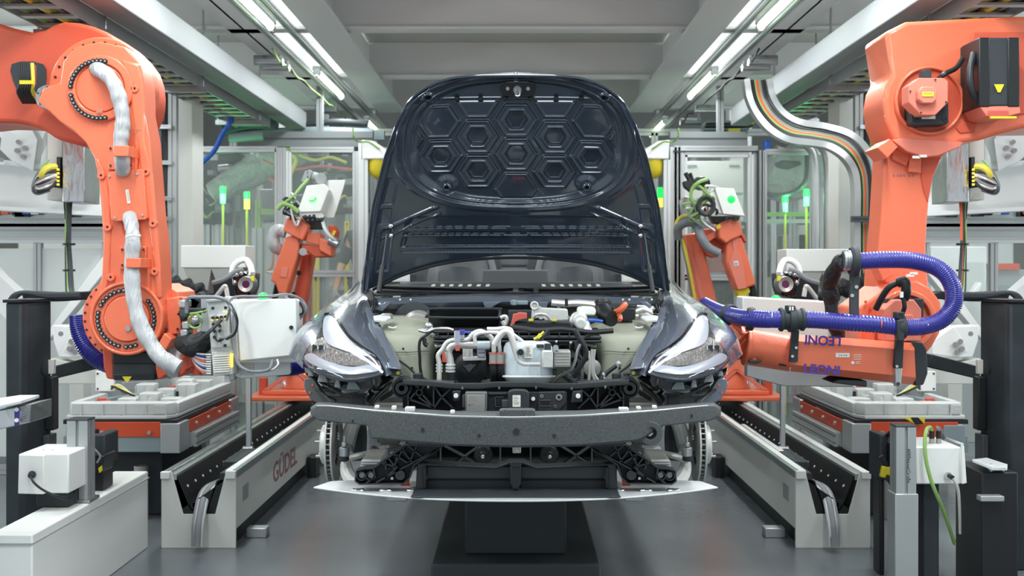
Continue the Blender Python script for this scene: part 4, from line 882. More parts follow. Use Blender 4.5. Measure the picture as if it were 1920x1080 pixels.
# ================================================================ the two large robots beside the car
def circ(cx, cy, r, a0=0, a1=360, n=28, ry=None): return [(cx+r*math.cos(math.radians(a0+(a1-a0)*i/n)), cy+(ry or r)*math.sin(math.radians(a0+(a1-a0)*i/n))) for i in range(n+(0 if a1-a0 == 360 else 1))]
def disc(m, cx, cy, Y, r, d, prof=None, n=48):
    c = P(cx, cy, Y); k = Y/F
    if prof: m.lathe(c, (0, 1, 0), [(a, b*k) for a, b in prof], n)
    else: m.cyl(c, c+Vector((0, d, 0)), r*k, n=n)
    return m
lr = thing('industrial_robot', 'large orange articulated robot left of the car, grey sleeve down its arm', 'robot', tuple(P(200, 700, 5.6)))
Y0 = 5.3
# shoulder casting at the top, reaching away to the left
m = MB(); m.pp(smooth_px([(-200, 40), (-60, 30), (60, 60), (120, 40), (200, 60), (262, 120), (272, 190), (250, 240), (200, 276), (160, 274), (110, 262), (80, 244), (40, 232), (-20, 229), (-200, 226)], 3), Y0+.28, .34)
sh = m.build('shoulder', 'orange_dark', lr, bev=.02, seg=3)
m = MB(); disc(m, 187, 165, Y0+.17, 96, .14); m.build('shoulder_flange', 'orange', sh, bev=.008)
m = MB(); m.bolts(P(187, 165, Y0+.168), (0, -1, 0), 88*Y0/F, 26, .006, .006); m.build('flange_bolt', 'bolt_dark', sh)['kind'] = 'stuff'
m = MB(); disc(m, 92, 183, Y0+.1, 24, .24); m.build('shoulder_lug', 'orange', sh, bev=.006)
c = P(92, 183, Y0+.1); k = Y0/F
rg = MB().ring(c-Vector((0, .02, 0)), c, 14*k, 23*k, 40).build('lug_ring', 'steel', sh, bev=.002)
MB().cyl(c-Vector((0, .003, 0)), c, 14*k, n=30).build('lug_bore', 'orange_dark', sh)
m = MB(); m.bolts(c-Vector((0, .02, 0)), (0, -1, 0), 19*k, 6, .004, .003, .4); m.build('lug_screw', 'bolt_dark', rg)['kind'] = 'stuff'
# swing arm
AR = [(112, 155), (118, 115), (140, 88), (187, 78), (235, 88), (262, 120), (270, 160), (271, 210), (281, 262), (286, 330), (291, 400), (297, 440), (301, 500), (303, 560)]+[(237+70*math.cos(math.radians(a)), 597+70*math.sin(math.radians(a))) for a in range(-10, 195, 12)]+[(166, 575), (180, 548), (190, 520), (194, 480), (192, 430), (188, 370), (183, 325), (176, 295), (160, 266), (136, 244), (112, 228), (92, 208), (70, 190), (80, 166), (96, 160)]
m = MB(); m.pp(AR, Y0, .17); ar = m.build('swing_arm', 'orange', lr, bev=.014, seg=3)
m = MB(); m.pp([(262, 120), (270, 160), (271, 262), (286, 330), (300, 500), (303, 560), (292, 560), (285, 480), (275, 400), (262, 318), (257, 262), (246, 205), (240, 150), (225, 110)], Y0-.012, .03); m.build('edge_web', 'orange', ar, bev=.012, seg=3)
m = MB(); m.pp([(190, 520), (194, 440), (190, 370), (183, 322), (176, 295), (186, 298), (198, 325), (206, 372), (208, 440), (205, 520), (196, 560), (182, 570)], Y0-.008, .03); m.build('edge_web', 'orange', ar, bev=.010, seg=3)
m = MB(); c = P(187, 165, Y0-.02); m.ring(c, c+Vector((0, .04, 0)), 46*k, 62*k, 56); m.build('joint_rim', 'orange', ar, bev=.006)
m = MB(); disc(m, 187, 165, Y0-.012, 45, .03); m.build('joint_cap', 'orange', ar, bev=.004)
def bolt_ring(par, cx, cy, R, a0, a1, n, Y, r=4.3):
    for i in range(n):
        a = math.radians(a0+(a1-a0)*i/(n-1)); p = P(cx+R*math.cos(a), cy+R*math.sin(a), Y)
        m = MB(); m.cyl(p, p-Vector((0, .012, 0)), r*k, n=12); o = m.build('cap_screw', 'bolt_dark', par, bev=.0015, seg=1)
        MB().cyl(p-Vector((0, .0122, 0)), p-Vector((0, .0128, 0)), r*k*.45, n=6).build('screw_socket', 'screw', o)
bolt_ring(ar, 187, 168, 54, 78, 168, 12, Y0-.02); bolt_ring(ar, 187, 168, 54, 186, 282, 13, Y0-.02)
m = MB(); disc(m, 186, 209, Y0-.025, 6, .02); m.build('grease_boss', 'orange', ar, bev=.002); MB().cyl(P(186, 209, Y0-.03), P(186, 209, Y0-.025), .006).build('grease_plug', 'steel', ar)
# lower joint
m = MB(); disc(m, 233, 596, Y0+.14, 79, .08); m.build('elbow_flange', 'orange', lr, bev=.006)
m = MB(); c = P(237, 597, Y0-.018); m.ring(c, c+Vector((0, .04, 0)), 63*k, 69*k, 60); m.build('joint_rim', 'orange', ar, bev=.005)
m = MB(); m.ring(c+Vector((0, .012, 0)), c+Vector((0, .04, 0)), 44*k, 63*k, 60); m.build('bolt_recess', 'orange', ar, bev=.002)
m = MB(); disc(m, 237, 598, Y0-.02, 43, .04, [(0, 40), (0, 42), (.04, 44)]); m.build('joint_cap', 'orange', ar, bev=.003)
bolt_ring(ar, 237, 597, 53, 105, 192, 11, Y0-.004, 4.4); bolt_ring(ar, 237, 597, 53, 208, 285, 9, Y0-.004, 4.4); bolt_ring(ar, 237, 597, 53, -38, 30, 9, Y0-.004, 4.4); bolt_ring(ar, 237, 597, 53, 70, 90, 3, Y0-.004, 4.4)
m = MB()
for i in range(17):
    a = math.radians(75+i*12.5); p = P(233+74*math.cos(a), 596+74*math.sin(a), Y0+.139); m.cyl(p, p-Vector((0, .003, 0)), .0055, n=8)
m.build('rim_hole', 'bolt_dark', lr)['kind'] = 'stuff'
m = MB(); disc(m, 240, 616, Y0-.03, 5, .02); m.build('grease_plug', 'steel', ar)
for x, y in ((201, 426), (286, 419), (207, 520), (289, 509), (189, 329), (273, 322), (252, 166)):
    m = MB(); c = P(x, y, Y0-.02); m.ring(c, c+Vector((0, .03, 0)), 2.2*k, 7.5*k, 24); o = m.build('threaded_boss', 'orange', ar, bev=.002); MB().cyl(c+Vector((0, .004, 0)), c+Vector((0, .01, 0)), 2.3*k, n=12).build('hole', 'black', o)
# cover plate
m = MB(); m.pp([(204, 322), (264, 317), (269, 320), (276, 408), (272, 412), (214, 415), (208, 411), (201, 327)], Y0-.035, .035); cp = m.build('cover_plate', 'orange', ar, bev=.003)
m = MB(); m.pp([(235, 356), (241, 355.5), (244.5, 381), (239, 382)], Y0-.038, .003); lb = m.build('white_label', 'label', cp)
m = MB()
for i in range(6): m.pp([(237.5+i*.4, 360+i*3), (241+i*.4, 359.7+i*3), (241.1+i*.4, 360.6+i*3), (237.6+i*.4, 361+i*3)], Y0-.0388, .001)
m.build('printed_text', 'label_print', lb)['kind'] = 'stuff'
for x, y in ((205.5, 330), (257, 326), (215, 408), (267, 403)): MB().cyl(P(x, y, Y0-.035), P(x, y, Y0-.042), 2.2*k, n=10).build('screw', 'screw', cp)
m = MB(); m.pp([(228, 416), (260, 414), (264, 448), (258, 460), (240, 452), (230, 436)], Y0-.002, .01); m.build('cable_window', 'rust_red', ar)
m = MB()
for x, y in ((237, 244), (243, 245), (250, 244), (256, 245), (261, 244)): m.pp([(x, y-2), (x+2.5, y-1), (x+1, y+2), (x-1, y)], Y0-.0135, .002)
m.build('handwritten_mark', 'text_red', ar)['kind'] = 'stuff'
# grey sleeve with its two clamps
SL = [(180, 128, 5.3), (200, 140, 5.22), (216, 162, 5.2), (225, 190, 5.2), (230, 222, 5.2), (228, 250, 5.2), (226, 275, 5.2), (229, 300, 5.21), (230, 322, 5.26)]
sl = MB().tube([P(*p) for p in SL], lambda t: (.033+.0012*math.sin(t*60)+.0015*math.sin(t*23)), n=16, k=10).build('hose_sleeve', 'sleeve', lr, sm=70)
SL = [(243, 405, 5.27), (247, 425, 5.22), (249, 445, 5.19), (248, 475, 5.18), (247, 510, 5.18), (251, 560, 5.16), (262, 605, 5.14), (283, 645, 5.12), (305, 673, 5.1), (335, 690, 5.1)]
sl2 = MB().tube([P(*p) for p in SL], lambda t: (.031+.006*t+.0012*math.sin(t*70)+.0018*math.sin(t*29)), n=16, k=10).build('hose_sleeve', 'sleeve', lr, sm=70)
MB().tube([P(x, y, 5.12) for x, y in ((236, 444), (250, 441), (264, 442))], .004).build('cable_tie', 'white', sl2)
def clamp(par, x0, x1, y0, y1, bx0, bx1, by0, by1):
    m = MB(); m.pbox(x0, y0, x1, y1, Y0-.02, .02); o = m.build('clamp_plate', 'orange', par, bev=.003)
    m = MB(); m.pbox(bx0, by0, bx1, by1, Y0-.16, .02); m.pbox(bx0, by0, bx0+2.5, by1, Y0-.15, .15); m.pbox(bx1-2.5, by0, bx1, by1, Y0-.15, .15); m.build('clamp_bridge', 'orange', o, bev=.003)
    for x in (x0+5, x1-5):
        for y in (y0+6, y1-8): MB().cyl(P(x, y, Y0-.02), P(x, y, Y0-.03), 2*k, n=10).build('screw', 'bolt_dark', o)
clamp(lr, 202, 250, 272, 318, 213, 241, 273, 293); clamp(lr, 224, 274, 462, 505, 236, 264, 484, 502)
# motor and castings underneath, forearm behind
m = MB(); m.pp([(192, 652), (212, 660), (213, 712), (200, 710), (194, 690)], Y0+.1, .3); m.build('motor_cheek', 'orange_dark', lr, bev=.006)
m = MB(); m.pbox(211, 664, 293, 712, Y0+.06, .36); mo = m.build('motor', 'charcoal', lr, bev=.008)
m = MB(); m.pbox(211, 660, 293, 682, Y0+.05, .3); m.build('motor_flange', 'black', mo, bev=.004)
m = MB(); m.pbox(213, 702, 290, 713, Y0+.055, .3); m.build('motor_base', 'black', mo, bev=.003)
m = MB(); m.pp([(229, 706), (247, 706), (240, 716), (236, 716)], Y0+.05, .003); m.build('warning_triangle', 'yellow', mo)
m = MB(); m.pp(smooth_px([(296, 534), (310, 538), (332, 548), (336, 580), (338, 628), (340, 690), (348, 700), (300, 704), (291, 690), (300, 640), (305, 590)], 2), Y0+.16, .3); m.build('forearm', 'orange', lr, bev=.01, seg=3)
m = MB(); m.pp([(311, 560), (335, 556), (340, 626), (310, 628)], Y0+.06, .1); fc = m.build('forearm_box', 'orange', lr, bev=.006)
m = MB(); m.pp([(297, 644), (308, 624), (322, 636), (311, 657)], Y0-.02, .16); m.build('sleeve_bracket', 'orange', lr, bev=.005)
for x, y in ((312, 618), (333, 617)): MB().cyl(P(x, y, Y0+.06), P(x, y, Y0+.05), .006).build('screw', 'bolt_dark', fc)
m = MB(); m.pp(smooth_px([(292, 670), (318, 690), (345, 665), (352, 690), (336, 708), (312, 704), (295, 712)], 2), Y0+.02, .16); m.build('wrist_casting', 'orange_dark', lr, bev=.008)
MB().cyl(P(348, 650, Y0+.05), P(350, 695, Y0+.05), .016).build('wrist_strut', 'orange_dark', lr)
MB().tube([P(*p) for p in ((312, 640, 5.5), (325, 655, 5.4), (330, 680, 5.35), (322, 700, 5.3))], .03, n=12, k=8).build('inner_sleeve', 'sleeve', lr)
# blue hose arc behind the elbow
MB().tube([P(x, y, 5.65) for x, y in ((150, 590), (153, 620), (165, 650), (188, 672), (215, 684))], .05, n=14, k=16, rib=.07).build('blue_hose', 'blue_hose', lr)
# cable bundle at the shoulder
m = MB(); m.pbox(38, 120, 62, 158, Y0+.12, .04); cbk = m.build('cable_plate', 'steel', lr, bev=.002)
for i in range(7): MB().tube([P(*p) for p in ((36+i*4, 118, 5.35), (38+i*4, 155, 5.36), (34+i*4.5, 172, 5.4), (44+i*5, 192, 5.5))], .009).build('cable', 'yellow_wire' if i == 6 else 'black_wire', cbk)
m = MB()
for i in range(5): m.cyl(P(40+i*5, 151, 5.34), P(40+i*5, 158, 5.34), .008)
m.build('cable_collar', 'yellow', cbk)
m = MB(); m.pp(smooth_px([(22, 120), (80, 120), (85, 160), (78, 188), (50, 190), (30, 165)], 3), Y0+.272, .01); m.build('cable_opening', 'charcoal', sh)
# ---------------------------------------------------------------- right robot
rr = thing('industrial_robot', 'large orange articulated robot right of the car with ribbed blue hose along its forearm', 'robot', tuple(P(1700, 700, 5.6)))
# arm
m = MB(); m.pp([(1664, 240), (1700, 262), (1770, 280), (1765, 300), (1750, 330), (1742, 380), (1738, 430), (1736, 480), (1742, 540), (1745, 590), (1640, 590), (1643, 520), (1648, 460), (1653, 400), (1657, 330), (1660, 280)], Y0+.22, .2); ra = m.build('swing_arm', 'orange', rr, bev=.012, seg=3)
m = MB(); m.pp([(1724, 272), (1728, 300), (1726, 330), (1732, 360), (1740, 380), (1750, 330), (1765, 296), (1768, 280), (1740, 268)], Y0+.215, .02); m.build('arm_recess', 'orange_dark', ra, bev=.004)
m = MB(); m.pp([(1707, 290), (1729, 288), (1727, 325), (1703, 322)], Y0+.19, .04); m.pp([(1675, 280), (1708, 290), (1700, 312), (1672, 298)], Y0+.2, .04); m.build('arm_pad', 'orange', ra, bev=.004)
m = MB()
for i, x in enumerate((1674, 1682, 1688, 1694, 1703, 1710)): m.pp([(x, 328), (x+2, 326), (x+4, 329), (x+2, 332)], Y0+.217, .004)
m.build('handwritten_mark', 'text_red', ra)['kind'] = 'stuff'
# upper housing
UP = [(1660, 60), (1700, 40), (1900, 30), (2150, 30), (2150, 238), (1918, 240), (1880, 250), (1840, 262), (1800, 268), (1768, 292), (1735, 294), (1700, 284), (1676, 262), (1661, 225), (1657, 190), (1662, 160), (1672, 142)]
m = MB(); m.pp(UP, Y0+.12, .34); uh = m.build('upper_housing', 'orange', rr, bev=.02, seg=3)
c = P(1744, 188, Y0+.09); m = MB(); m.ring(c, c+Vector((0, .06, 0)), 60*k, 66*k, 56); m.build('housing_rim', 'orange', uh, bev=.006)
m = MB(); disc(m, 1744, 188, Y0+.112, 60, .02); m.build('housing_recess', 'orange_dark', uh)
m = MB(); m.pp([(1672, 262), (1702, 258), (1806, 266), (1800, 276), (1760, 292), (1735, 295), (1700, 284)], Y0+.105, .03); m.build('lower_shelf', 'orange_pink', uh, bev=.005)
m = MB(); m.pp([(1708, 180), (1778, 180), (1779, 230), (1776, 233), (1714, 235), (1709, 231)], Y0+.02, .1); md = m.build('motor_flange', 'charcoal', rr, bev=.004)
m = MB(); m.pp([(1722, 146), (1770, 146), (1778, 152), (1778, 192), (1754, 216), (1727, 216), (1704, 192), (1704, 160)], Y0-.06, .1); oc = m.build('motor_cover', 'orange_pink', md, bev=.004)
m = MB(); m.pp([(1729, 162), (1752, 162), (1758, 170), (1757, 186), (1749, 194), (1731, 194), (1722, 186), (1722, 170)], Y0-.10, .05); m.build('cover_boss', 'orange_pink', oc, bev=.006)
m = MB(); m.pbox(1729, 172, 1751, 181, Y0-.104, .004); m.build('yellow_label', 'yellow', oc)
m = MB(); m.pbox(1732, 174.5, 1748, 176, Y0-.1045, .001); m.build('printed_text', 'label_print', oc)
MB().pbox(1728, 217, 1754, 223, Y0+.015, .006).build('name_label', 'label', md)
for x, y in ((1707, 171), (1774, 191), (1754, 149), (1727, 211)): MB().cyl(P(x, y, Y0-.06), P(x, y, Y0-.068), 1.6*k, n=10).build('screw', 'bolt_dark', oc)
for x in (1718, 1771): c = P(x, 224, Y0+.02); MB().ring(c-Vector((0, .006, 0)), c, 2.5*k, 4.6*k, 16).build('flange_hole', 'bolt_dark', md)
m = MB(); m.pbox(1731, 130, 1747, 147, Y0-.04, .06); m.build('motor_plug', 'charcoal', md, bev=.004)
MB().tube([P(*p) for p in ((1758, 150, 5.28), (1772, 138, 5.25), (1792, 128, 5.3), (1805, 110, 5.35))], .012).build('motor_cable', 'black_wire', md)
m = MB(); m.pp([(1645, 277), (1668, 260), (1684, 275), (1664, 297)], Y0+.06, .2); m.build('stop_block', 'orange', uh, bev=.004)
for x, y in ((1711, 292), (1724, 290)): MB().pbox(x, y, x+14, y+5, Y0+.09, .004).build('small_label', 'label', uh)
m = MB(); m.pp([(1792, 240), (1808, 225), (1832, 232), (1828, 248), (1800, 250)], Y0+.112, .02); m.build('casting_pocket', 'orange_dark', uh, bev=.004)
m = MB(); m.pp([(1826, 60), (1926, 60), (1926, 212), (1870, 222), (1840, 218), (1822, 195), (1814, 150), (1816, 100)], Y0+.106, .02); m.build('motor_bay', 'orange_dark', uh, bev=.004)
m = MB(); m.pbox(1836, 70, 1912, 200, Y0-.1, .24); mm_ = m.build('axis_motor', 'charcoal', rr, bev=.01)
m = MB(); m.pbox(1836, 70, 1856, 200, Y0-.105, .2); m.pbox(1890, 70, 1912, 200, Y0-.105, .2); m.build('motor_side', 'black', mm_, bev=.004)
MB().pp([(1864, 158), (1883, 158), (1876, 173), (1871, 173)], Y0-.108, .004).build('warning_triangle', 'yellow', mm_)
MB().tube([P(*p) for p in ((1826, 100, 5.25), (1818, 140, 5.22), (1822, 170, 5.22), (1836, 196, 5.24))], .016, n=10, k=10, rib=.08).build('motor_conduit', 'black_wire', mm_)
m = MB(); m.pp([(1838, 200), (1912, 198), (1914, 212), (1880, 220), (1850, 218)], Y0-.1, .2); m.build('motor_foot', 'orange_pink', mm_, bev=.004)
m = MB(); m.pbox(1854, 207, 1892, 220, Y0-.11, .03); m.build('sensor_box', 'red_plastic', mm_, bev=.003); MB().pbox(1857, 218, 1906, 222, Y0-.112, .02).build('yellow_strip', 'yellow', mm_)
# lower joint
m = MB(); m.pp([(1610, 578), (1640, 556), (1668, 534), (1690, 526), (1720, 526), (1745, 540), (1764, 566), (1768, 596), (1762, 625), (1748, 650), (1735, 665), (1612, 660)], Y0+.06, .36); ej = m.build('elbow_housing', 'orange', rr, bev=.012, seg=3)
c = P(1700, 600, Y0+.03); m = MB(); m.ring(c, c+Vector((0, .05, 0)), 46*k, 57*k, 50); m.build('elbow_rim', 'orange', ej, bev=.006)
m = MB(); m.pp([(1645, 501), (1668, 498), (1676, 515), (1656, 527)], Y0+.1, .12); m.build('stop_block', 'orange', ra, bev=.004)
m = MB(); m.pp([(1662, 560), (1732, 560), (1732, 600), (1662, 600)], Y0-.02, .1); mf = m.build('motor_flange', 'charcoal', rr, bev=.004)
m = MB(); m.pp([(1678, 562), (1714, 562), (1728, 580), (1728, 640), (1658, 640), (1658, 580)], Y0-.08, .1); m.build('motor_cover', 'orange_pink', mf, bev=.005)
m = MB(); m.pp([(1684, 590), (1712, 590), (1716, 612), (1680, 612)], Y0-.1, .04); m.build('cover_boss', 'orange_pink', mf, bev=.004)
m = MB(); m.tube([P(*p) for p in ((1684, 530, 5.1), (1696, 528, 5.08), (1699, 545, 5.08), (1695, 560, 5.1))], .022, n=12); m.build('cable_elbow', 'black', mf)
m = MB(); m.pbox(1688, 547, 1694, 558, 5.02, .01); m.build('plug_label', 'label', mf)
MB().tube([P(*p) for p in ((1683, 530, 5.1), (1668, 538, 5.1), (1655, 555, 5.12), (1642, 580, 5.15))], .014, n=10).build('motor_cable', 'black_wire', mf)
MB().tube([P(*p) for p in ((1694, 560, 5.08), (1696, 575, 5.08), (1692, 588, 5.1))], .010, n=10).build('motor_cable', 'black_wire', mf)
for x, y in ((1710, 550), (1734, 565), (1623, 566), (1632, 578), (1634, 598), (1765, 596)): MB().cyl(P(x, y, Y0+.06), P(x, y, Y0+.045), 2.6*k, n=12).build('housing_bolt', 'orange_dark', ej)
for x, y in ((1700, 514), (1707, 510)): MB().pbox(x, y, x+14, y+5, Y0+.05, .01).build('small_label', 'label', ej)
# forearm
Yf = 5.12
m = MB(); m.cyl(P(1402, 650, 5.3), P(1484, 662, 5.26), .083, .085, n=40); fa = m.build('forearm_tube', 'orange', rr, sm=40)
c0 = P(1396, 648, 5.3); c1 = P(1404, 649, 5.3); m = MB(); m.cyl(c0, c1, .09, n=40); m.cyl(P(1386, 640, 5.32), c0, .05, .085, n=32); m.tube([P(1404, 650, 5.3), P(1392, 638, 5.34), P(1378, 622, 5.4)], .055, n=18); m.build('wrist_flange', 'orange', fa, bev=.004)
for x, y in ((1415, 678), (1470, 683)):
    m = MB(); m.cyl(P(x, y-10, 5.24), P(x, y, 5.24), .018); m.build('foot_pin', 'orange', fa)
    m = MB(); m.pp([(x-10, y-2), (x+12, y-3), (x+14, y), (x+4, y+4), (x-9, y+3)], 5.2, .07); m.build('rubber_foot', 'charcoal', fa, bev=.003)
def FB(x, y, Y): return P(x, y, Y)
pr = [(1482, 626), (1714, 643), (1718, 722), (1482, 696)]
m = MB(); A = [(.00, 0), (.18, -.05), (.82, -.05), (1, 0), (1, .2), (0, .2)]
def lerp2(a, b, t): return (a[0]+(b[0]-a[0])*t, a[1]+(b[1]-a[1])*t)
g = []
for t_, d in A: 
    l = lerp2(pr[0], pr[3], t_); r_ = lerp2(pr[1], pr[2], t_); g.append((P(*l, Yf+.05+d), P(*r_, Yf+.05+d)))
m.grid([[a for a, b in g]+[g[0][0]], [b for a, b in g]+[g[0][1]]]); m.add([a for a, b in g], [tuple(range(6))]); m.add([b for a, b in g], [tuple(range(6))])
fb = m.build('forearm_housing', 'orange', rr, sm=30)
m = MB(); m.pp([(1713, 640), (1730, 642), (1738, 655), (1740, 700), (1732, 722), (1716, 724)], Yf+.02, .24); m.build('end_cap', 'charcoal', fb, bev=.006)
def ontext(body, x, y, size, ang, flip):
    Rr = Matrix.Rotation(math.radians(ang), 3, 'Y') @ RF
    if flip: Rr = Matrix.Rotation(PI, 3, 'Y') @ Rr
    return text('lettering', body, size, P(x, y, Yf-.004), Rr, 'text_blue', fb, bold=.0016)
ontext('LEONI', 1543, 637.5, .057, 3, True)
ontext('LEONI', 1541, 694, .057, 4, False)
m = MB(); m.pbox(1567, 662, 1593, 670, Yf-.004, .003); wl = m.build('white_label', 'label', fb)
m = MB()
for x in (1573, 1577, 1582, 1586): m.pbox(x, 665, x+2.5, 667.5, Yf-.005, .001)
m.build('printed_text', 'label_print', wl)['kind'] = 'stuff'
m = MB(); m.pbox(1601, 665, 1615, 666, Yf-.004, .003); m.pbox(1601, 669, 1615, 670, Yf-.004, .003); m.pbox(1601, 673, 1615, 674, Yf-.004, .003); m.cyl(P(1599, 680, Yf-.004), P(1599, 680, Yf), .007, n=14); m.pbox(1604, 678, 1613, 679, Yf-.004, .003); m.pbox(1604, 681, 1612, 682, Yf-.004, .003); m.build('marking', 'white', fb)['kind'] = 'stuff'
m = MB(); m.pp([(1575, 712), (1626, 714), (1626, 726), (1560, 718)], Yf+.05, .2); m.build('under_motor', 'charcoal', fb, bev=.006)
# straps, hose collars and hose
for x0, y0, x1, y1, tl, bolts_ in ((1484, 618, 1498, 679, 0, ((1493, 652), (1486, 668))), (1680, 624, 1695, 690, 0, ((1687, 636), (1682, 687)))):
    m = MB(); m.pp([(x0+2, y0), (x1+1, y0), (x1-2, y1), (x0-3, y1)], Yf-.03, .03); o = m.build('hose_strap', 'charcoal', rr, bev=.003)
    for b_ in bolts_: MB().cyl(P(*b_, Yf-.03), P(*b_, Yf-.042), 2.6*k, n=12).build('strap_bolt', 'screw', o)
m = MB(); m.pp([(1679, 690), (1692, 690), (1690, 724), (1686, 726), (1679, 724)], Yf-.028, .03); o = m.build('strap_end', 'alu', rr, bev=.003)
MB().ring(P(1684, 720, Yf-.034), P(1684, 720, Yf-.028), .003, .008, 16).build('strap_eye', 'charcoal', o)
Yh = 5.02
hp_ = [(1322, 570, 6.2), (1345, 582, 5.85), (1368, 590, 5.5), (1400, 597, Yh+.15), (1440, 599, Yh), (1480, 599, Yh), (1530, 600, Yh), (1580, 604, Yh), (1640, 608, Yh), (1690, 613, Yh), (1730, 612, Yh-.01), (1765, 600, Yh-.02), (1786, 575, Yh-.03), (1788, 545, Yh-.03), (1773, 515, Yh-.02), (1745, 497, Yh), (1705, 488, Yh), (1660, 487, Yh), (1606, 490, Yh)]
pts = [P(*p) for p in hp_]
fine = cr(pts, 36)
MB().tube(fine, .0355, n=22, k=1, rib=.065, ribn=2).build('blue_hose', 'blue_hose', rr, sm=70)
def collar(i, w_, prof, mt, nm, **kw):
    p = Vector(i); return None
def ring_at(x, y, Y, d, prof, nm, mt='charcoal'):
    d = Vector(d).normalized(); m = MB(); m.lathe(P(x, y, Y)-d*prof[-1][0]/2, d, prof, 32); return m.build(nm, mt, rr, bev=.002)
ring_at(1368, 590, 5.5, (.5, -.8, -.1), [(0, .03), (0, .047), (.01, .05), (.028, .05), (.034, .046), (.034, .03)], 'hose_ring')
ring_at(1407, 598, 5.13, (1, -.1, -.1), [(0, .03), (0, .047), (.01, .052), (.028, .052), (.034, .046), (.034, .03)], 'hose_ring')
ring_at(1484, 599, Yh, (1, 0, 0), [(0, .03), (0, .05), (.012, .053), (.018, .044), (.038, .044), (.040, .055), (.068, .055), (.070, .044), (.09, .044), (.094, .05), (.106, .05), (.106, .03)], 'hose_coupling')
ring_at(1688, 613, Yh, (1, 0, .05), [(0, .03), (0, .05), (.006, .054), (.03, .054), (.036, .05), (.036, .03)], 'hose_coupling')
for x, y in ((1484, 578), (1689, 590)):
    m = MB(); m.pbox(x-7, y-5, x+8, y+8, Yh-.04, .06); o = m.build('coupling_lock', 'charcoal', rr, bev=.004)
    m = MB()
    for dx in (-4, 1): m.pbox(x+dx, y-3, x+dx+3, y+4, Yh-.042, .01)
    m.build('lock_slot', 'label' if x < 1500 else 'black', o)
m = MB(); m.pbox(1683, 600, 1696, 640, Yh-.05, .03); m.build('hose_yoke', 'charcoal', rr, bev=.006)
ring_at(1602, 490, Yh, (1, 0, 0), [(0, .03), (0, .058), (.01, .066), (.03, .066), (.034, .055), (.04, .03)], 'hose_coupling')
ring_at(1588, 488, Yh, (1, 0, 0), [(0, .03), (0, .04), (.008, .048), (.012, .04), (.02, .048), (.024, .04), (.03, .046), (.036, .03)], 'steel_collar', 'steel')
m = MB(); m.pp([(1596, 508), (1612, 508), (1611, 570), (1612, 616), (1596, 616), (1595, 570)], Yh+.04, .03); hb = m.build('hose_bracket', 'dark_grey', rr, bev=.003)
for x, y in ((1606, 538), (1598, 554)): MB().cyl(P(x, y, Yh+.04), P(x, y, Yh+.03), .008, n=12).build('bracket_bolt', 'screw', hb)
for a, b in (((1736, 596), (1744, 623)), ((1751, 592), (1764, 616))): MB().tube([P(a[0], a[1], Yh-.0), P((a[0]+b[0])/2, (a[1]+b[1])/2, Yh-.046), P(b[0], b[1], Yh-.0)], .0035).build('cable_tie', 'white', rr)
MB().tube([P(1654, 594, Yh), P(1653, 609, Yh-.042), P(1652, 624, Yh)], .0035).build('red_tie', 'red_plastic', rr)
MB().tube([P(*p) for p in ((1584, 490, 5.02), (1572, 496, 5.1), (1562, 512, 5.15), (1556, 535, 5.2), (1558, 560, 5.22), (1560, 590, 5.22), (1570, 620, 5.25), (1572, 650, 5.25))], lambda t: .034+.004*math.sin(t*26)+.002*math.sin(t*17), n=16, k=12).build('black_sleeve', 'black_sleeve', rr, sm=70)
# brackets behind: pale plate the forearm carries
m = MB(); m.pp([(1400, 668), (1482, 690), (1600, 712), (1600, 726), (1470, 724), (1400, 706)], 5.55, .06); o = m.build('tool_plate', 'alu', rr, bev=.004)
m = MB(); m.pp([(1392, 556), (1552, 565), (1556, 660), (1392, 650)], 5.7, .16); ow = m.build('enclosure', 'offwhite', rr, bev=.008)
MB().sph(P(1455, 562, 5.75), .024, 10, (1, 1, .9)).build('beacon', 'green_light', ow)
m = MB(); m.pp([(1560, 640), (1610, 650), (1610, 690), (1560, 680)], 5.5, .1); m.build('joint_block', 'dark_grey', rr, bev=.005)
# hidden mounting consoles above the frame
for rb_, x, sd in ((lr, -110, 'left'), (rr, 2050, 'right')):
    a = P(x, 60, Y0+.45)
    m = MB(); m.bx(a.x-.22, a.x+.22, Y0+.28, Y0+.62, a.z-.1, 3.4); m.build('mounting_console', 'orange_dark', rb_, bev=.02)
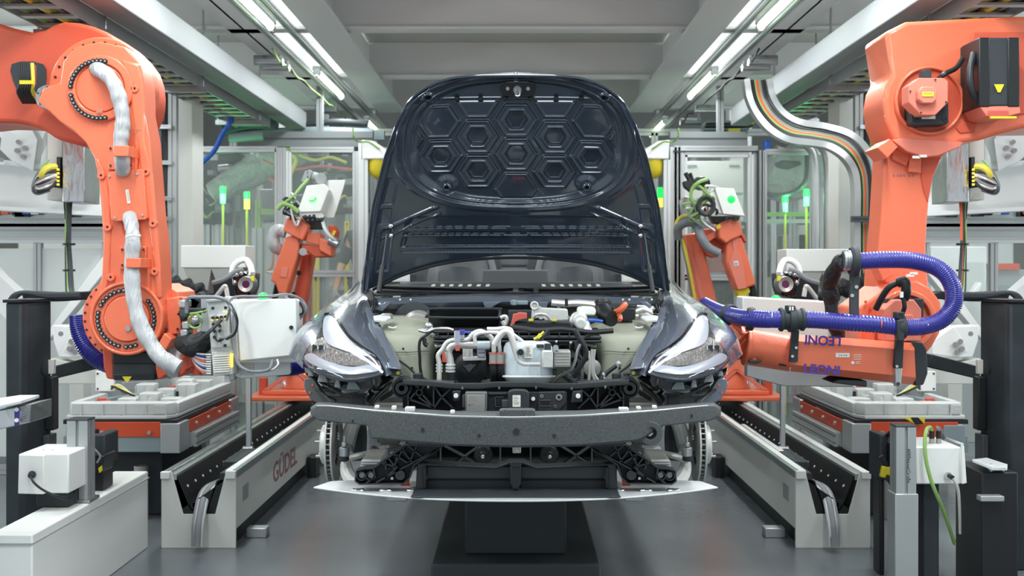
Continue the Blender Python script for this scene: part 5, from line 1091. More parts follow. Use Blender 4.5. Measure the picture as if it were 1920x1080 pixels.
# ================================================================ tracks, trays, lifters either side of the car
for s in (-1, 1):
    side = 'left' if s < 0 else 'right'
    X = lambda a: s*a
    t = thing('linear_track', 'long grey robot travel track with black perforated cable trough, %s of the car' % side, 'track', (s*1.59, 8.5, 0))
    ya, yb = 5.85, 10.3
    def sec(pts, name, mt, **kw):
        return MB().prism([Vector((s*x, ya, z)) for x, z in pts], (0, yb-ya, 0)).build(name, mt, t, **kw)
    sec([(1.41, .09), (1.41, .35), (1.425, .35), (1.425, .09)], 'side_panel', 'offwhite', bev=.003)
    sec([(1.46, 0), (1.46, .34), (1.70, .18), (1.72, 0)], 'core_beam', 'black')
    sec([(1.435, 0), (1.435, .09), (1.46, .09), (1.46, 0)], 'kick_recess', 'black')
    sec([(1.405, .35), (1.405, .385), (1.425, .385), (1.425, .35)], 'inner_rail', 'steel', bev=.002)
    sec([(1.425, .35), (1.425, .39), (1.46, .39), (1.46, .35)], 'top_strip', 'white', bev=.003)
    sec([(1.46, .34), (1.46, .375), (1.49, .375), (1.49, .34)], 'guide_rail', 'charcoal', bev=.002)
    pa = sec([(1.50, .33), (1.55, .19), (1.555, .19), (1.506, .335)], 'inner_guard', 'black')
    sec([(1.55, .185), (1.55, .195), (1.63, .195), (1.63, .185)], 'trough_floor', 'dark_grey')
    pb = sec([(1.63, .19), (1.70, .36), (1.706, .36), (1.636, .19)], 'outer_guard', 'black')
    sec([(1.706, .34), (1.706, .37), (1.735, .37), (1.735, .34)], 'outer_ledge', 'alu')
    sec([(1.735, .02), (1.735, .385), (1.775, .385), (1.775, .02)], 'outer_beam', 'steel_brushed' if s < 0 else 'white', bev=.003)
    sec([(1.60, .2), (1.60, .225), (1.625, .225), (1.625, .2)], 'rack', 'alu')
    m = MB(); m.prism([Vector((s*x, ya-.012, z)) for x, z in ((1.405, 0), (1.405, .385), (1.455, .385), (1.51, .17), (1.67, .17), (1.73, .385), (1.78, .385), (1.78, 0))], (0, .012, 0)); m.build('end_plate', 'offwhite', t, bev=.002)
    MB().bx(X(1.735), X(1.78), ya-.03, ya-.01, .35, .385).build('end_cap', 'white', t, bev=.003); MB().bx(X(1.405), X(1.455), ya-.03, ya-.01, .35, .39).build('end_cap', 'white', t, bev=.003)
    for i in range(30):
        y = ya+.08+i*.145; f = .62; c = Vector((s*(1.63+.07*f), y, .19+.17*f)); nn = Vector((-s*.92, 0, .38)).normalized()
        MB().cyl(c, c+nn*.004, .007, n=8).build('rivet', 'label', pb)
        if i % 2 == 0: c = Vector((s*1.53, y, .25)); nn = Vector((s*.94, 0, .33)); MB().cyl(c, c+nn.normalized()*.004, .005, n=8).build('rivet', 'label', pa)
    for j, (dx, mt, r) in enumerate(((0, 'grey_wire', .022), (.03, 'pipe', .013), (.05, 'grey_wire', .012), (-.02, 'alu_pale', .016))):
        pts = [Vector((s*(1.58+dx-.03), 8.2+j*.3, .23)), Vector((s*(1.58+dx-.03), 7.2, .225)), Vector((s*(1.57+dx-.02), 6.4, .25)), Vector((s*(1.57+dx*.6), 5.95, .27)), Vector((s*(1.57+dx*.5), 5.78, .16)), Vector((s*(1.57+dx*.4), 5.74, -.0+.03))]
        MB().tube(pts, r, n=10).build('cable', mt, t)
    for i in range(3):
        MB().tube([Vector((s*1.5, 7.5+i*.6, .36)), Vector((s*1.52, 7.2+i*.6, .33)), Vector((s*1.55, 6.9+i*.6, .24))], .008).build('cable', ('pipe', 'grey_wire', 'blue')[i], t)
    MB().bx(X(1.47), X(1.55), 6.15, 6.6, .33, .385).build('stop_block', 'charcoal', t, bev=.006)
    m = MB(); m.cyl((X(1.50), 6.65, .36), (X(1.56), 6.65, .36), .03); m.build('roller', 'steel', t, bev=.004)
    for z, y0 in ((.3, 6.0),): MB().bx(X(1.4085), X(1.4105), y0, y0+.13, .2, .28).build('name_plate', 'alu', t)
    if s < 0:
        Rr = Matrix(((0, 0, 1), (1.42, 0, 0), (0, 1, 0)))
        text('lettering', 'GÜDEL', .165, (-1.4085, 7.12, .205), Rr, 'text_red', t, bold=.0025)
    else:
        MB().bx(1.47, 1.5, 6.5, 7.6, .376, .39).build('white_tube', 'white_gloss', t, bev=.006)
    for y in (6.1, 9.5): MB().bx(X(1.30), X(1.405), y-.04, y+.04, 0, .05).build('floor_anchor', 'alu', t, bev=.004)
    MB().bx(X(1.34), X(1.40), 7.8, 7.95, .0, .14).build('sensor_block', 'black', t, bev=.004)
# ---- trays
for s in (-1, 1):
    side = 'left' if s < 0 else 'right'; x0, x1 = 1.86, 2.50; ya, yb = 6.42, 7.75
    def B(m, a, b, c, d, e, f): return m.bx(s*a, s*b, c, d, e, f)
    t = thing('tray_station', 'grey steel station with red side strips carrying the cast tray, %s side' % side, 'station', (s*2.18, 7.1, 0))
    B(MB(), x0, x1, ya, yb, .39, .48).build('frame', 'grey_blue', t, bev=.004)
    B(MB(), x0+.1, x1-.06, ya-.006, ya, .475, .558).build('front_strip', 'rust_red', t, bev=.002)
    B(MB(), x0-.006, x0, ya+.2, yb-.15, .475, .545).build('side_strip', 'rust_red', t, bev=.002)
    for yy_ in (ya, yb-.16): B(MB(), x0-.008, x0+.1, yy_-.01, yy_+.18, .385, .55).build('corner_plate', 'alu', t, bev=.004)
    B(MB(), x1-.14, x1-.02, ya-.012, ya, .40, .54).build('corner_plate', 'grey_blue', t, bev=.004)
    m = MB(); m.prof((s*(x0-.02), ya+.2, .43), (s*(x0-.02), yb-.1, .43), .05, .08); m.build('side_profile', 'alu', t)
    B(MB(), x0+.01, x1, ya+.0, yb, .545, .57).build('top_belt', 'black', t, bev=.003)
    B(MB(), x0+.15, x1-.1, ya+.2, yb-.3, .0, .39).build('pedestal', 'charcoal', t, bev=.01)
    for i in range(4): c = Vector((s*(x0-.006), ya+.32+i*.26, .51)); MB().cyl(c, c-Vector((s*.012, 0, 0)), .011, n=12).build('strip_bolt', 'screw', t)
    for xx in (2.02, 2.28): c = Vector((s*xx, ya-.006, .5)); MB().cyl(c, c-Vector((0, .012, 0)), .011, n=12).build('strip_bolt', 'screw', t)
    m = MB(); m.cyl((s*2.1, ya+.1, .0), (s*2.1, ya+.1, .3), .04); m.build('damper', 'iron', t, bev=.003)
    # cast tray
    t = thing('cast_tray', 'large grey cast metal tray with ribbed pockets lying on the %s station' % side, 'tray', (s*2.18, 7.1, .57))
    z = .572
    def prt(pts, z0, z1, name, mt='tray', **kw): return MB().prism([Vector((s*a, b, z0)) for a, b in pts], (0, 0, z1-z0)).build(name, mt, t, **kw)
    prt([(x0+.03, ya+.07), (x0+.07, ya+.0), (x1-.02, ya+.0), (x1, ya+.06), (x1, yb-.05), (x0+.03, yb-.02)], z, z+.02, 'tray_base', bev=.004)
    fr = prt([(x0+.03, ya+.07), (x0+.07, ya+.01), (x1-.04, ya+.01), (x1-.02, ya+.06), (x1-.03, ya+.10), (x0+.06, ya+.10)], z+.02, z+.09, 'front_wall', bev=.008, seg=3)
    for a in (1.93, 2.04, 2.16, 2.28, 2.4): B(MB(), a, a+.008, ya+.002, ya+.012, z+.02, z+.085).build('wall_rib', 'tray', fr)
    B(MB(), *((1.93, 1.995) if s < 0 else (2.4, 2.46)), ya+.004, ya+.011, z+.03, z+.075).build('type_plate', 'cast', fr)
    prt([(x0+.03, ya+.1), (x0+.08, ya+.1), (x0+.08, yb-.05), (x0+.03, yb-.03)], z+.02, z+.08, 'side_wall', bev=.005)
    prt([(x1-.06, ya+.1), (x1-.02, ya+.1), (x1-.02, yb-.05), (x1-.06, yb-.03)], z+.02, z+.09, 'side_wall', bev=.005)
    prt([(x0+.06, yb-.1), (x1-.02, yb-.1), (x1-.02, yb-.03), (x0+.03, yb-.03)], z+.02, z+.13, 'back_wall', bev=.005)
    for k in range(3):
        yy_ = ya+.32+k*.33
        for a in range(3):
            xa = x0+.09+a*.125; h_ = .06+.03*((a+k) % 2)+.02*k
            p_ = prt([(xa, yy_), (xa+.11, yy_), (xa+.11, yy_+.10), (xa, yy_+.10)], z+.02, z+.02+h_, 'pocket', bev=.006)
            B(MB(), xa+.02, xa+.09, yy_+.02, yy_+.08, z+.02+h_-.005, z+.022+h_).build('pocket_cover', 'cast', p_)
            for e in (.0, .055, .108): B(MB(), xa+e, xa+e+.004, yy_-.01, yy_, z+.02, z+.01+h_).build('pocket_rib', 'tray', p_)
    for k, (a, b) in enumerate(((1.95, .2), (2.1, .26), (2.2, .5), (2.05, .62), (1.92, .9), (2.15, .95), (2.3, .4), (2.34, .2))):
        m = MB(); m.cyl((s*a, ya+b, z+.02), (s*a, ya+b, z+.07+.02*(k % 2)), .012, .009, n=12); m.build('locating_pin', 'cast' if k % 3 else 'black', t, bev=.002)
    m = MB(); m.box((s*2.28, ya+.62, z+.07), (.03, .75, .018), Matrix.Rotation(s*.35, 3, 'Z')); m.build('cross_member', 'grey_blue', t, bev=.004)
    m = MB(); m.box((s*2.16, ya+.50, z+.06), (.02, .6, .014), Matrix.Rotation(s*.35, 3, 'Z')); m.build('cross_member', 'alu_pale', t, bev=.003)
    m = MB(); m.cyl((s*2.12, ya+.33, z+.022), (s*2.12, ya+.33, z+.03), .05); m.build('dark_opening', 'black', t)
    for a, b in ((2.32, .16), (2.12, .86)):
        m = MB(); m.box((s*a, ya+b, z+.06), (.06, .06, .05), Matrix.Rotation(.5, 3, 'Z')); m.box((s*(a+.03), ya+b+.02, z+.085), (.05, .03, .03), Matrix.Rotation(.2, 3, 'Z')); m.build('red_clamp', 'red_plastic', t, bev=.006)
    m = MB(); m.prism([Vector((s*a, ya+.75, z+zz_)) for a, zz_ in ((1.99, .02), (2.10, .02), (2.10, .13), (2.085, .15), (2.005, .15), (1.99, .13))], (0, .1, 0)); m.build('tall_block', 'cast', t, bev=.008)
    # white corner blocks and cylinder unit behind
    t = thing('clamping_unit', 'white clamping blocks with silver cylinder behind the %s tray' % side, 'clamp', (s*2.42, 7.1, .66))
    for a, b, c in ((2.40, .52, .0), (2.20, 1.02, .06)):
        m = MB(); B(m, a, a+.11, ya+b, ya+b+.03, z+.1+c, z+.22+c); o = m.build('white_block', 'white', t, bev=.004)
        for e, g_ in ((.012, .115), (.095, .115), (.012, .205), (.095, .205)): MB().cyl((s*(a+e), ya+b, z+g_+c), (s*(a+e), ya+b-.004, z+g_+c), .006, n=10).build('block_screw', 'bolt_dark', o)
        m = MB(); m.cyl((s*(a+.04), ya+b+.1, z+.2+c), (s*(a+.04), ya+b+.1, z+.26+c), .018); m.build('top_knob', 'white', o, bev=.004)
        MB().bx(s*(a+.02), s*(a+.09), ya+b+.03, ya+b+.2, z+.02, z+.2+c).build('block_body', 'alu', o, bev=.004)
    m = MB(); m.prof((s*2.24, ya+1.02, z+.14), (s*2.52, ya+.74, z+.14), .12, .12); m.build('cylinder_body', 'alu', t, bev=.002)
    MB().cyl((s*2.2, ya+1.08, z+.2), (s*2.12, ya+1.08, z+.2), .02).build('piston', 'alu_pale', t)
    for q_ in range(3): MB().tube([Vector((s*2.4, ya+.5, z+.12)), Vector((s*2.36, ya+.4+q_*.05, z+.14)), Vector((s*2.25, ya+.45, z+.08)), Vector((s*2.2, ya+.6, z+.05))], .006).build('hose', ('black_wire', 'yellow_wire', 'pipe')[q_], t)
    # lifter
    t = thing('lifter_column', 'tall black lifting column with worn paint standing at the %s edge' % side, 'column', (s*2.39, 5.75, 0))
    m = MB(); m.prism([Vector((s*a, b, 0)) for a, b in ((2.37, 5.4), (2.30, 5.4), (2.277, 5.43), (2.277, 5.70), (2.37, 5.7))], (0, 0, 1.245)); co = m.build('column', 'lifter', t, bev=.008)
    c = Vector((s*2.277, 5.60, .92)); MB().cyl(c, c-Vector((s*.004, 0, 0)), .024).build('bore', 'black', co)
    m = MB(); m.prism([Vector((s*a, b, 1.245)) for a, b in ((2.38, 5.39), (2.295, 5.39), (2.27, 5.43), (2.27, 5.71), (2.38, 5.71))], (0, 0, .015)); m.build('cap_plate', 'black', t, bev=.003)
    m = MB(); m.prism([P(VX+s*(967-px), py, 5.72) for px, py in ((40, 553), (62, 546), (110, 549), (168, 546), (185, 550), (185, 560), (120, 565), (80, 566), (60, 572), (44, 566))], (0, .1, 0)); m.build('cable_arm', 'black', t, bev=.006)
    for e in range(3): MB().tube([P(VX+s*(967-px), py, 5.66) for px, py in ((20+e*4, 590), (18+e*4, 566), (28+e*3, 553), (48, 549), (90, 552+e*2), (150, 551+e*2))], .012).build('cable', 'charcoal', t)
    m = MB(); m.prism([P(VX+s*(967-px), py, 5.8) for px, py in ((95, 688), (188, 664), (190, 690), (150, 699), (96, 712))], (0, .08, 0)); m.build('swing_beam', 'lifter', t, bev=.006)
    MB().bx(s*2.25, s*2.277, 5.66, 5.69, .89, .96).build('white_tag', 'offwhite', t, bev=.003)
    m = MB(); B(m, 2.235, 2.277, 5.62, 5.69, .62, .88); m.build('slide_carriage', 'black', t, bev=.006)
    m = MB(); B(m, 2.25, 2.277, 5.60, 5.70, .2, .6); m.build('slide_rail', 'dark_grey', t, bev=.003)
# ---- boxes and posts in the foreground
t = thing('control_box', 'white steel box with a cable plugged in its front, low on the left edge', 'box', tuple(P(85, 930, 4.9)))
m = MB(); m.prism([P(35, 852, 4.85), P(82, 854, 4.85), P(82, 927, 4.85), P(33, 926, 4.85)], (0, .02, 0)); bx_o = m.build('front_panel', 'white', t, bev=.004)
a, b = P(35, 851, 4.87), P(132, 925, 4.87); MB().bx(a.x, a.x+.21, 4.87, 5.15, b.z, a.z).build('body', 'white', t, bev=.005)
m = MB(); m.cyl(P(60, 890, 4.85), P(60, 890, 4.83), .016); m.cyl(P(58, 891, 4.83), P(57, 892, 4.81), .011); m.build('socket', 'charcoal', bx_o, bev=.002)
MB().tube([P(57, 893, 4.81), P(64, 905, 4.79), P(80, 918, 4.79), P(105, 930, 4.8), (P(128, 936, 4.85))], .005).build('cable', 'black_wire', t)
for x in (80, 97): MB().tube([P(x-3, 849, 4.95), P(x, 843, 4.96), P(x+4, 848, 4.98)], .004).build('handle_eye', 'offwhite', t)
MB().bx(a.x+.04, a.x+.18, 4.95, 5.1, .387, b.z).build('stand', 'charcoal', t, bev=.006)
t = thing('profile_post', 'short upright aluminium profile post beside the left white box', 'post', tuple(P(152, 1100, 5.1)))
c = P(152, 785, 5.1); MB().prof((c.x, 5.1, .39), (c.x, 5.1, c.z-.004), .09).build('post', 'alu', t)
MB().box((c.x, 5.1, c.z), (.092, .092, .008)).build('cap', 'dark_grey', t, bev=.002)
MB().box((c.x, 5.1, .394), (.12, .12, .012)).build('foot_plate', 'steel', t)
t = thing('servo_drive', 'dark grey motor unit with yellow tag between left post and tray', 'motor', tuple(P(190, 1000, 5.35)))
m = MB(); m.pbox(176, 815, 197, 872, 5.3, .18); m.build('housing', 'charcoal', t, bev=.006)
m = MB(); m.pbox(160, 822, 176, 836, 5.32, .16); m.build('upper_housing', 'dark_grey', t, bev=.006)
m = MB(); m.prism([P(160, 880, 5.26), P(175, 850, 5.26), P(196, 855, 5.26), P(188, 888, 5.26)], (0, .16, 0)); mo = m.build('gear_unit', 'black', t, bev=.006)
m = MB(); m.pbox(160, 838, 172, 875, 5.34, .1); m.build('bracket', 'black', t, bev=.004)
m = MB(); m.prism([P(184, 878, 5.25), P(190, 873, 5.25), P(191, 882, 5.25), (P(186, 887, 5.25))], (0, .01, 0)); m.build('yellow_tag', 'yellow', mo)
for q_ in range(3): MB().tube([P(160, 815+q_*3, 5.2), P(172, 808+q_*2, 5.2), P(184, 806+q_*2, 5.25)], .006).build('cable', 'black_wire', t)
MB().tube([P(172, 838, 5.25), P(180, 845, 5.22), P(188, 856, 5.22), P(182, 868, 5.22)], .005).build('cable', 'grey_wire', t)
m = MB(); a = P(165, 890, 5.3); b = P(220, 872, 5.3); m.bx(a.x, a.x+.06, 5.32, 5.46, .387, b.z+.05); m.build('stand', 'black', t, bev=.006)
MB().tube([P(112, 940, 5.0), P(114, 922, 4.95), P(125, 908, 4.95), P(136, 908, 4.98), P(140, 922, 5.0)], .005).build('cable', 'black_wire', t)
o = MB().bx(-2.02, -1.85, 4.45, 5.85, .0, .385).build('floor_duct', 'white', bev=.006, loc=(-1.93, 5.1, 0)); tag(o, 'long white metal floor duct running towards the viewer at lower left', 'duct')
o2 = MB().bx(-2.025, -1.845, 4.44, 5.86, .35, .352).build('lid_seam', 'grey', o)
t = thing('display_unit', 'silver unit with ventilation fins hanging at the left edge', 'unit', tuple(P(20, 790, 4.3)))
m = MB(); m.prism([P(-90, 790, 4.3), P(-5, 770, 4.3), P(57, 758, 4.3), P(57, 792, 4.3), P(-90, 826, 4.3)], (0, .2, 0)); dbo = m.build('housing', 'steel_brushed', t, bev=.003)
m = MB(); m.prism([P(-95, 784, 4.25), P(0, 766, 4.25), P(40, 757, 4.25), P(74, 746, 4.55), P(38, 746, 4.6), P(-90, 765, 4.6)], (0, 0, .012)); m.build('top_plate', 'alu_pale', t, bev=.002)
m = MB()
for i in range(12): y = 761+i*2.7; m.prism([P(38, y+1, 4.296), P(56, y-2, 4.296), P(56, y-1, 4.296), P(38, y+2.2, 4.296)], (0, .006, 0))
m.build('vent_fin', 'dark_grey', dbo)['kind'] = 'stuff'
m = MB(); m.prism([P(27, 765, 4.295), P(35, 763, 4.295), P(35, 797, 4.295), P(27, 799, 4.295)], (0, .006, 0)); m.build('dark_strip', 'text_blue', dbo)
for y in (768, 788): MB().cyl(P(31, y, 4.295), P(31, y, 4.285), .008, n=12).build('terminal', 'label', dbo)
a = P(-60, 800, 4.4); MB().bx(a.x-.05, a.x+.05, 4.36, 4.46, 0, a.z+.02).build('stand', 'alu', t, bev=.004)
# right foreground
t = thing('profile_post', 'upright aluminium profile post with handwriting, beside the right white box', 'post', tuple(P(1695, 1100, 5.0)))
c = P(1693, 797, 5.0); po = MB().prof((c.x, 5.0, 0), (c.x, 5.0, c.z-.004), .085).build('post', 'alu', t)
MB().box((c.x, 5.0, c.z), (.088, .088, .008)).build('cap', 'dark_grey', t, bev=.002)
MB().bx(c.x-.05, c.x+.05, 4.95, 5.06, 0, P(0, 922, 5).z).build('sleeve_foot', 'alu', t, bev=.004)
m = MB()
for i in range(14):
    y = 842+i*4.6; m.tube([P(1703+rnd(-2, 2), y, 4.956), P(1706+rnd(-2, 2), y+1.5, 4.956), P(1701+rnd(-1, 2), y+3, 4.956)], .0014, n=4, k=2)
m.build('handwritten_note', 'bolt_dark', po)['kind'] = 'stuff'
m = MB(); m.pp([(1693, 783), (1735, 783), (1733, 796), (1716, 796), (1705, 789)], 6.38, .006); cz_ = m.build('hazard_plate', 'yellow', bev=.001); tag(cz_, 'yellow and black hazard plate on the front of the right tray', 'plate')
m = MB(); m.pp([(1708, 783), (1722, 783), (1733, 795), (1716, 796)], 6.377, .003); m.build('black_stripe', 'black', cz_)
t = thing('control_box', 'white steel box with open lid and green cable, right of the car', 'box', tuple(P(1770, 930, 5.1)))
a, b = P(1752, 838, 5.0), P(1800, 908, 5.0)
body = MB().bx(a.x-.08, b.x+.005, 5.0, 5.3, b.z, a.z).build('body', 'white', t, bev=.006)
m = MB(); m.prism([P(1804, 835, 4.95), P(1808, 836, 4.95), P(1813, 906, 4.95), P(1804, 908, 4.95)], (0, .02, 0)); m.prism([P(1804, 835, 4.95), P(1807, 836, 4.95), P(1770, 822, 5.35), P(1768, 822, 5.35)], (0, 0, .01)); m.build('lid', 'white', t, bev=.003)
MB().cyl(P(1778, 892, 5.0), P(1778, 892, 4.98), .016).build('socket', 'steel', body); MB().cyl(P(1780, 892, 4.98), P(1786, 896, 4.95), .010).build('plug', 'black', body)
for x, mt in ((1747, 'black'), (1760, 'black')): m = MB(); m.cyl(P(x, 832, 5.1), P(x, 822, 5.1), .011); m.build('cable_gland', 'iron', body, bev=.002); MB().cyl(P(x, 822, 5.1), P(x, 808, 5.1), .011).build('plug', mt, body)
MB().tube([P(1747, 808, 5.1), P(1744, 801, 5.08), P(1737, 806, 4.98), P(1734, 830, 4.95), P(1736, 860, 4.94), P(1744, 895, 4.94), P(1755, 925, 4.95), P(1770, 960, 5.0), P(1790, 1020, 5.1)], .008).build('green_cable', 'green_wire', t)
MB().tube([P(1760, 808, 5.1), P(1757, 801, 5.1), P(1765, 806, 5.15), P(1770, 820, 5.3)], .006).build('grey_cable', 'grey_wire', t)
MB().tube([P(1787, 897, 4.95), P(1794, 910, 4.95), P(1798, 935, 4.97), P(1800, 1000, 5.05)], .007).build('cable', 'pipe', t)
MB().bx(a.x-.02, b.x-.06, 5.08, 5.24, 0, b.z).build('stand', 'charcoal', t, bev=.006)
t = thing('servo_drive', 'dark grey motor unit with yellow connector behind the right post', 'motor', tuple(P(1650, 1000, 5.3)))
m = MB(); m.pbox(1650, 816, 1664, 900, 5.3, .17); m.build('housing', 'charcoal', t, bev=.006)
m = MB(); m.pbox(1664, 818, 1676, 846, 5.3, .15); m.build('upper_housing', 'dark_grey', t, bev=.006)
m = MB(); m.pbox(1674, 835, 1686, 910, 5.22, .1); m.build('bracket', 'black', t, bev=.004)
m = MB(); m.box(P(1660, 885, 5.2), (.04, .03, .05), Matrix.Rotation(.2, 3, 'Y')); yc = m.build('yellow_connector', 'yellow', t, bev=.004)
MB().tube([P(1652, 855, 5.2), P(1660, 870, 5.2), P(1662, 880, 5.2)], .012).build('cable', 'black_wire', t)
MB().tube([P(1662, 890, 5.2), P(1670, 905, 5.15), P(1682, 925, 5.1), P(1690, 945, 5.0)], .010).build('cable', 'black_wire', t)
for q_ in range(3): MB().tube([P(1662+q_*3, 816, 5.3), P(1670, 810+q_, 5.2), P(1685, 812+q_*2, 5.15), P(1690, 822, 5.1)], .007).build('cable', 'black_wire', t)
a = P(1652, 900, 5.3); b = P(1668, 900, 5.25); MB().bx(a.x, b.x, 5.32, 5.42, 0, a.z).build('stand', 'black', t, bev=.006)
t = thing('bracket_stand', 'black stand with a pale adjusting plate on two studs, by the right column', 'stand', tuple(P(1860, 1080, 5.2)))
m = MB(); m.prism([P(1823, 861, 5.0), P(1850, 858, 5.2), P(1889, 871, 5.0), P(1888, 877, 5.0), P(1862, 877, 4.95)], (0, 0, -.012)); m.build('top_plate', 'alu_pale', t, bev=.003)
for x in (1858, 1881): m = MB(); m.cyl(P(x, 870, 5.02), P(x, 884, 5.02), .006); m.cyl(P(x, 878, 5.02), P(x, 881, 5.02), .012, n=6); m.build('stud', 'steel', t)
a = P(1832, 882, 5.05); b = P(1900, 882, 5.05); MB().bx(a.x, b.x, 5.0, 5.3, 0, a.z).build('stand', 'black', t, bev=.006)
a = P(1834, 928, 4.98); b = P(1878, 938, 4.98); m = MB(); m.bx(a.x, b.x, 4.95, 5.0, b.z, a.z); m.build('lower_plate', 'alu', t, bev=.003)
# ================================================================ handling tool held by the left robot
t = thing('handling_tool', 'gripper tool with white enclosure, valve block and green beacon beside left headlight', 'tool', tuple(P(450, 640, 5.3)))
Yt = 5.2
m = MB(); m.pbox(436, 562, 556, 680, Yt+.06, .16); m.pp([(430, 566), (445, 562), (449, 676), (436, 670)], Yt+.03, .12); en = m.build('enclosure', 'white', t, bev=.006)
m = MB(); m.pp([(443, 564), (554, 560), (557, 666), (449, 677)], Yt+.01, .04); dr = m.build('enclosure_door', 'white', en, bev=.005)
m = MB(); m.cyl(P(546, 614, Yt+.01), P(546, 614, Yt-.002), .009, n=20); m.build('door_lock', 'black', en, bev=.001)
MB().sph(P(493, 557, Yt+.08), .023, 12, (1, 1, .9)).build('beacon', 'green_light', t)
MB().cyl(P(493, 563, Yt+.08), P(493, 557, Yt+.08), .024, n=24).build('beacon_ring', 'green_glow', t)
m = MB(); m.pp([(440, 668), (545, 668), (546, 699), (542, 703), (452, 710), (436, 705)], Yt+.09, .02); bp = m.build('perforated_plate', 'alu', t, bev=.003)
m = MB()
for i in range(9):
    for j in range(7):
        if i+j % 2: m.cyl(P(447+i*3.6, 682+j*3.4, Yt+.09), P(447+i*3.6, 682+j*3.4, Yt+.088), .0022, n=6)
m.build('plate_hole', 'bolt_dark', bp)['kind'] = 'stuff'
m = MB(); m.pp([(376, 556), (396, 554), (400, 600), (396, 705), (378, 702)], Yt+.08, .05); m.pp([(420, 556), (440, 556), (440, 712), (430, 714)], Yt+.08, .05); m.build('back_plate', 'alu', t, bev=.004)
m = MB(); m.pp([(388, 566), (424, 563), (433, 660), (396, 664)], Yt, .07); vp = m.build('valve_panel', 'alu_pale', t, bev=.004)
m = MB(); m.pp([(386, 562), (423, 559), (423, 564), (387, 568)], Yt-.02, .09); m.build('panel_head', 'alu', vp, bev=.003)
m = MB(); m.pp([(392, 592), (428, 589), (431, 650), (396, 653)], Yt-.02, .03); pf = m.build('module_row', 'cast', vp, bev=.003)
for x, y in ((399, 578), (423, 577), (399, 596), (407, 596), (415, 595), (423, 594), (400, 608), (412, 611), (402, 621), (412, 620), (402, 632), (413, 638), (422, 648)):
    m = MB(); m.cyl(P(x, y, Yt-.02), P(x, y, Yt-.045), .0075, n=14); m.build('round_connector', 'bolt_dark', pf, bev=.001)
for x, y in ((420, 584), (425, 585), (398, 600), (407, 599), (415, 598), (423, 597)): MB().box(P(x, y, Yt-.04), (.007, .01, .004)).build('yellow_led', 'amber_light', pf)
m = MB(); m.pp([(396, 661), (434, 657), (437, 702), (400, 706)], Yt-.01, .09); vb = m.build('valve_manifold', 'cast', t, bev=.004)
for i in range(8): m = MB(); m.pp([(399+i*.2, 667+i*4.2), (429+i*.2, 665+i*4.2), (429+i*.2, 667.6+i*4.2), (399+i*.2, 669.6+i*4.2)], Yt-.025, .02); m.build('valve', 'label', vb, bev=.001)
for i in range(6): MB().pp([(432, 663+i*4.4), (436, 663+i*4.4), (436, 666.4+i*4.4), (432, 666.4+i*4.4)], Yt-.03, .01).build('yellow_indicator', 'amber_light', vb)
for i in range(9): 
    MB().cyl(P(396, 665+i*4.4, Yt), P(386, 665+i*4.4, Yt), .004, n=8).build('air_fitting', 'pipe', vb)
    MB().tube([P(387, 665+i*4.4, Yt), P(377, 664+i*4, Yt), P(362, 660+i*2, Yt+.05), P(352, 640-i, Yt+.15)], .0042, n=6).build('air_hose', ('pipe', 'blue_hose', 'pipe', 'orange_wire', 'pipe', 'pipe', 'blue_hose', 'pipe', 'orange_wire')[i], t)
# cables around it
for pts, r, mt in (([(388, 582, 5.15), (372, 586, 5.12), (356, 588, 5.12)], .0045, 'green_wire'),
    ([(350, 587, 5.15), (352, 560, 5.14), (380, 557, 5.1), (410, 558, 5.08), (432, 566, 5.08)], .008, 'grey_wire'),
    ([(425, 600, 5.12), (432, 575, 5.08), (430, 562, 5.08), (450, 556, 5.15), (500, 556, 5.2), (540, 552, 5.3), (565, 562, 5.35), (574, 580, 5.35), (560, 600, 5.35)], .006, 'grey_wire'),
    ([(425, 566, 5.1), (435, 580, 5.06), (442, 600, 5.06), (440, 620, 5.06), (428, 632, 5.08), (412, 634, 5.1)], .006, 'grey_wire'),
    ([(428, 564, 5.1), (440, 585, 5.05), (445, 605, 5.05), (440, 625, 5.05), (425, 636, 5.08)], .006, 'black_wire'),
    ([(415, 600, 5.12), (400, 615, 5.08), (380, 632, 5.08), (360, 644, 5.12)], .008, 'charcoal'), ([(410, 602, 5.12), (396, 620, 5.07), (378, 636, 5.07), (358, 648, 5.12)], .006, 'black_wire'),
    ([(402, 632, 5.15), (410, 640, 5.1), (424, 632, 5.1)], .004, 'black_wire'), ([(438, 590, 5.2), (441, 650, 5.18), (446, 680, 5.15), (462, 694, 5.12), (485, 697, 5.12), (505, 692, 5.13), (511, 676, 5.18)], .007, 'grey_wire'),
    ([(520, 674, 5.2), (521, 684, 5.18), (508, 694, 5.16), (480, 698, 5.14)], .005, 'pipe'),
    ([(565, 565, 5.35), (572, 575, 5.35), (566, 590, 5.35), (556, 595, 5.35)], .006, 'grey_wire'), ([(540, 555, 5.3), (562, 568, 5.33), (568, 585, 5.33), (558, 592, 5.33)], .005, 'black_wire')):
    MB().tube([P(*p) for p in pts], r).build('cable', mt, t)
MB().tube([P(366+13*math.cos(a), 602+13*math.sin(a), 5.13+.01*math.sin(3*a)) for a in [i*.45 for i in range(30)]], .0045, n=6, k=3).build('green_cable_coil', 'green_wire', t)
m = MB(); m.sph(P(366, 601, 5.2), .022, 8); m.build('sensor_ball', 'steel', t)
m = MB(); m.cyl(P(356, 582, 5.18), P(384, 582, 5.14), .011); m.build('cylinder_rod', 'charcoal', t)
for x, y in ((341, 570), (343, 588), (347, 610), (344, 625)): m = MB(); m.pbox(x-6, y-7, x+7, y+7, 5.25, .1); m.build('adapter_block', 'alu' if y != 588 else 'dark_grey', t, bev=.005)
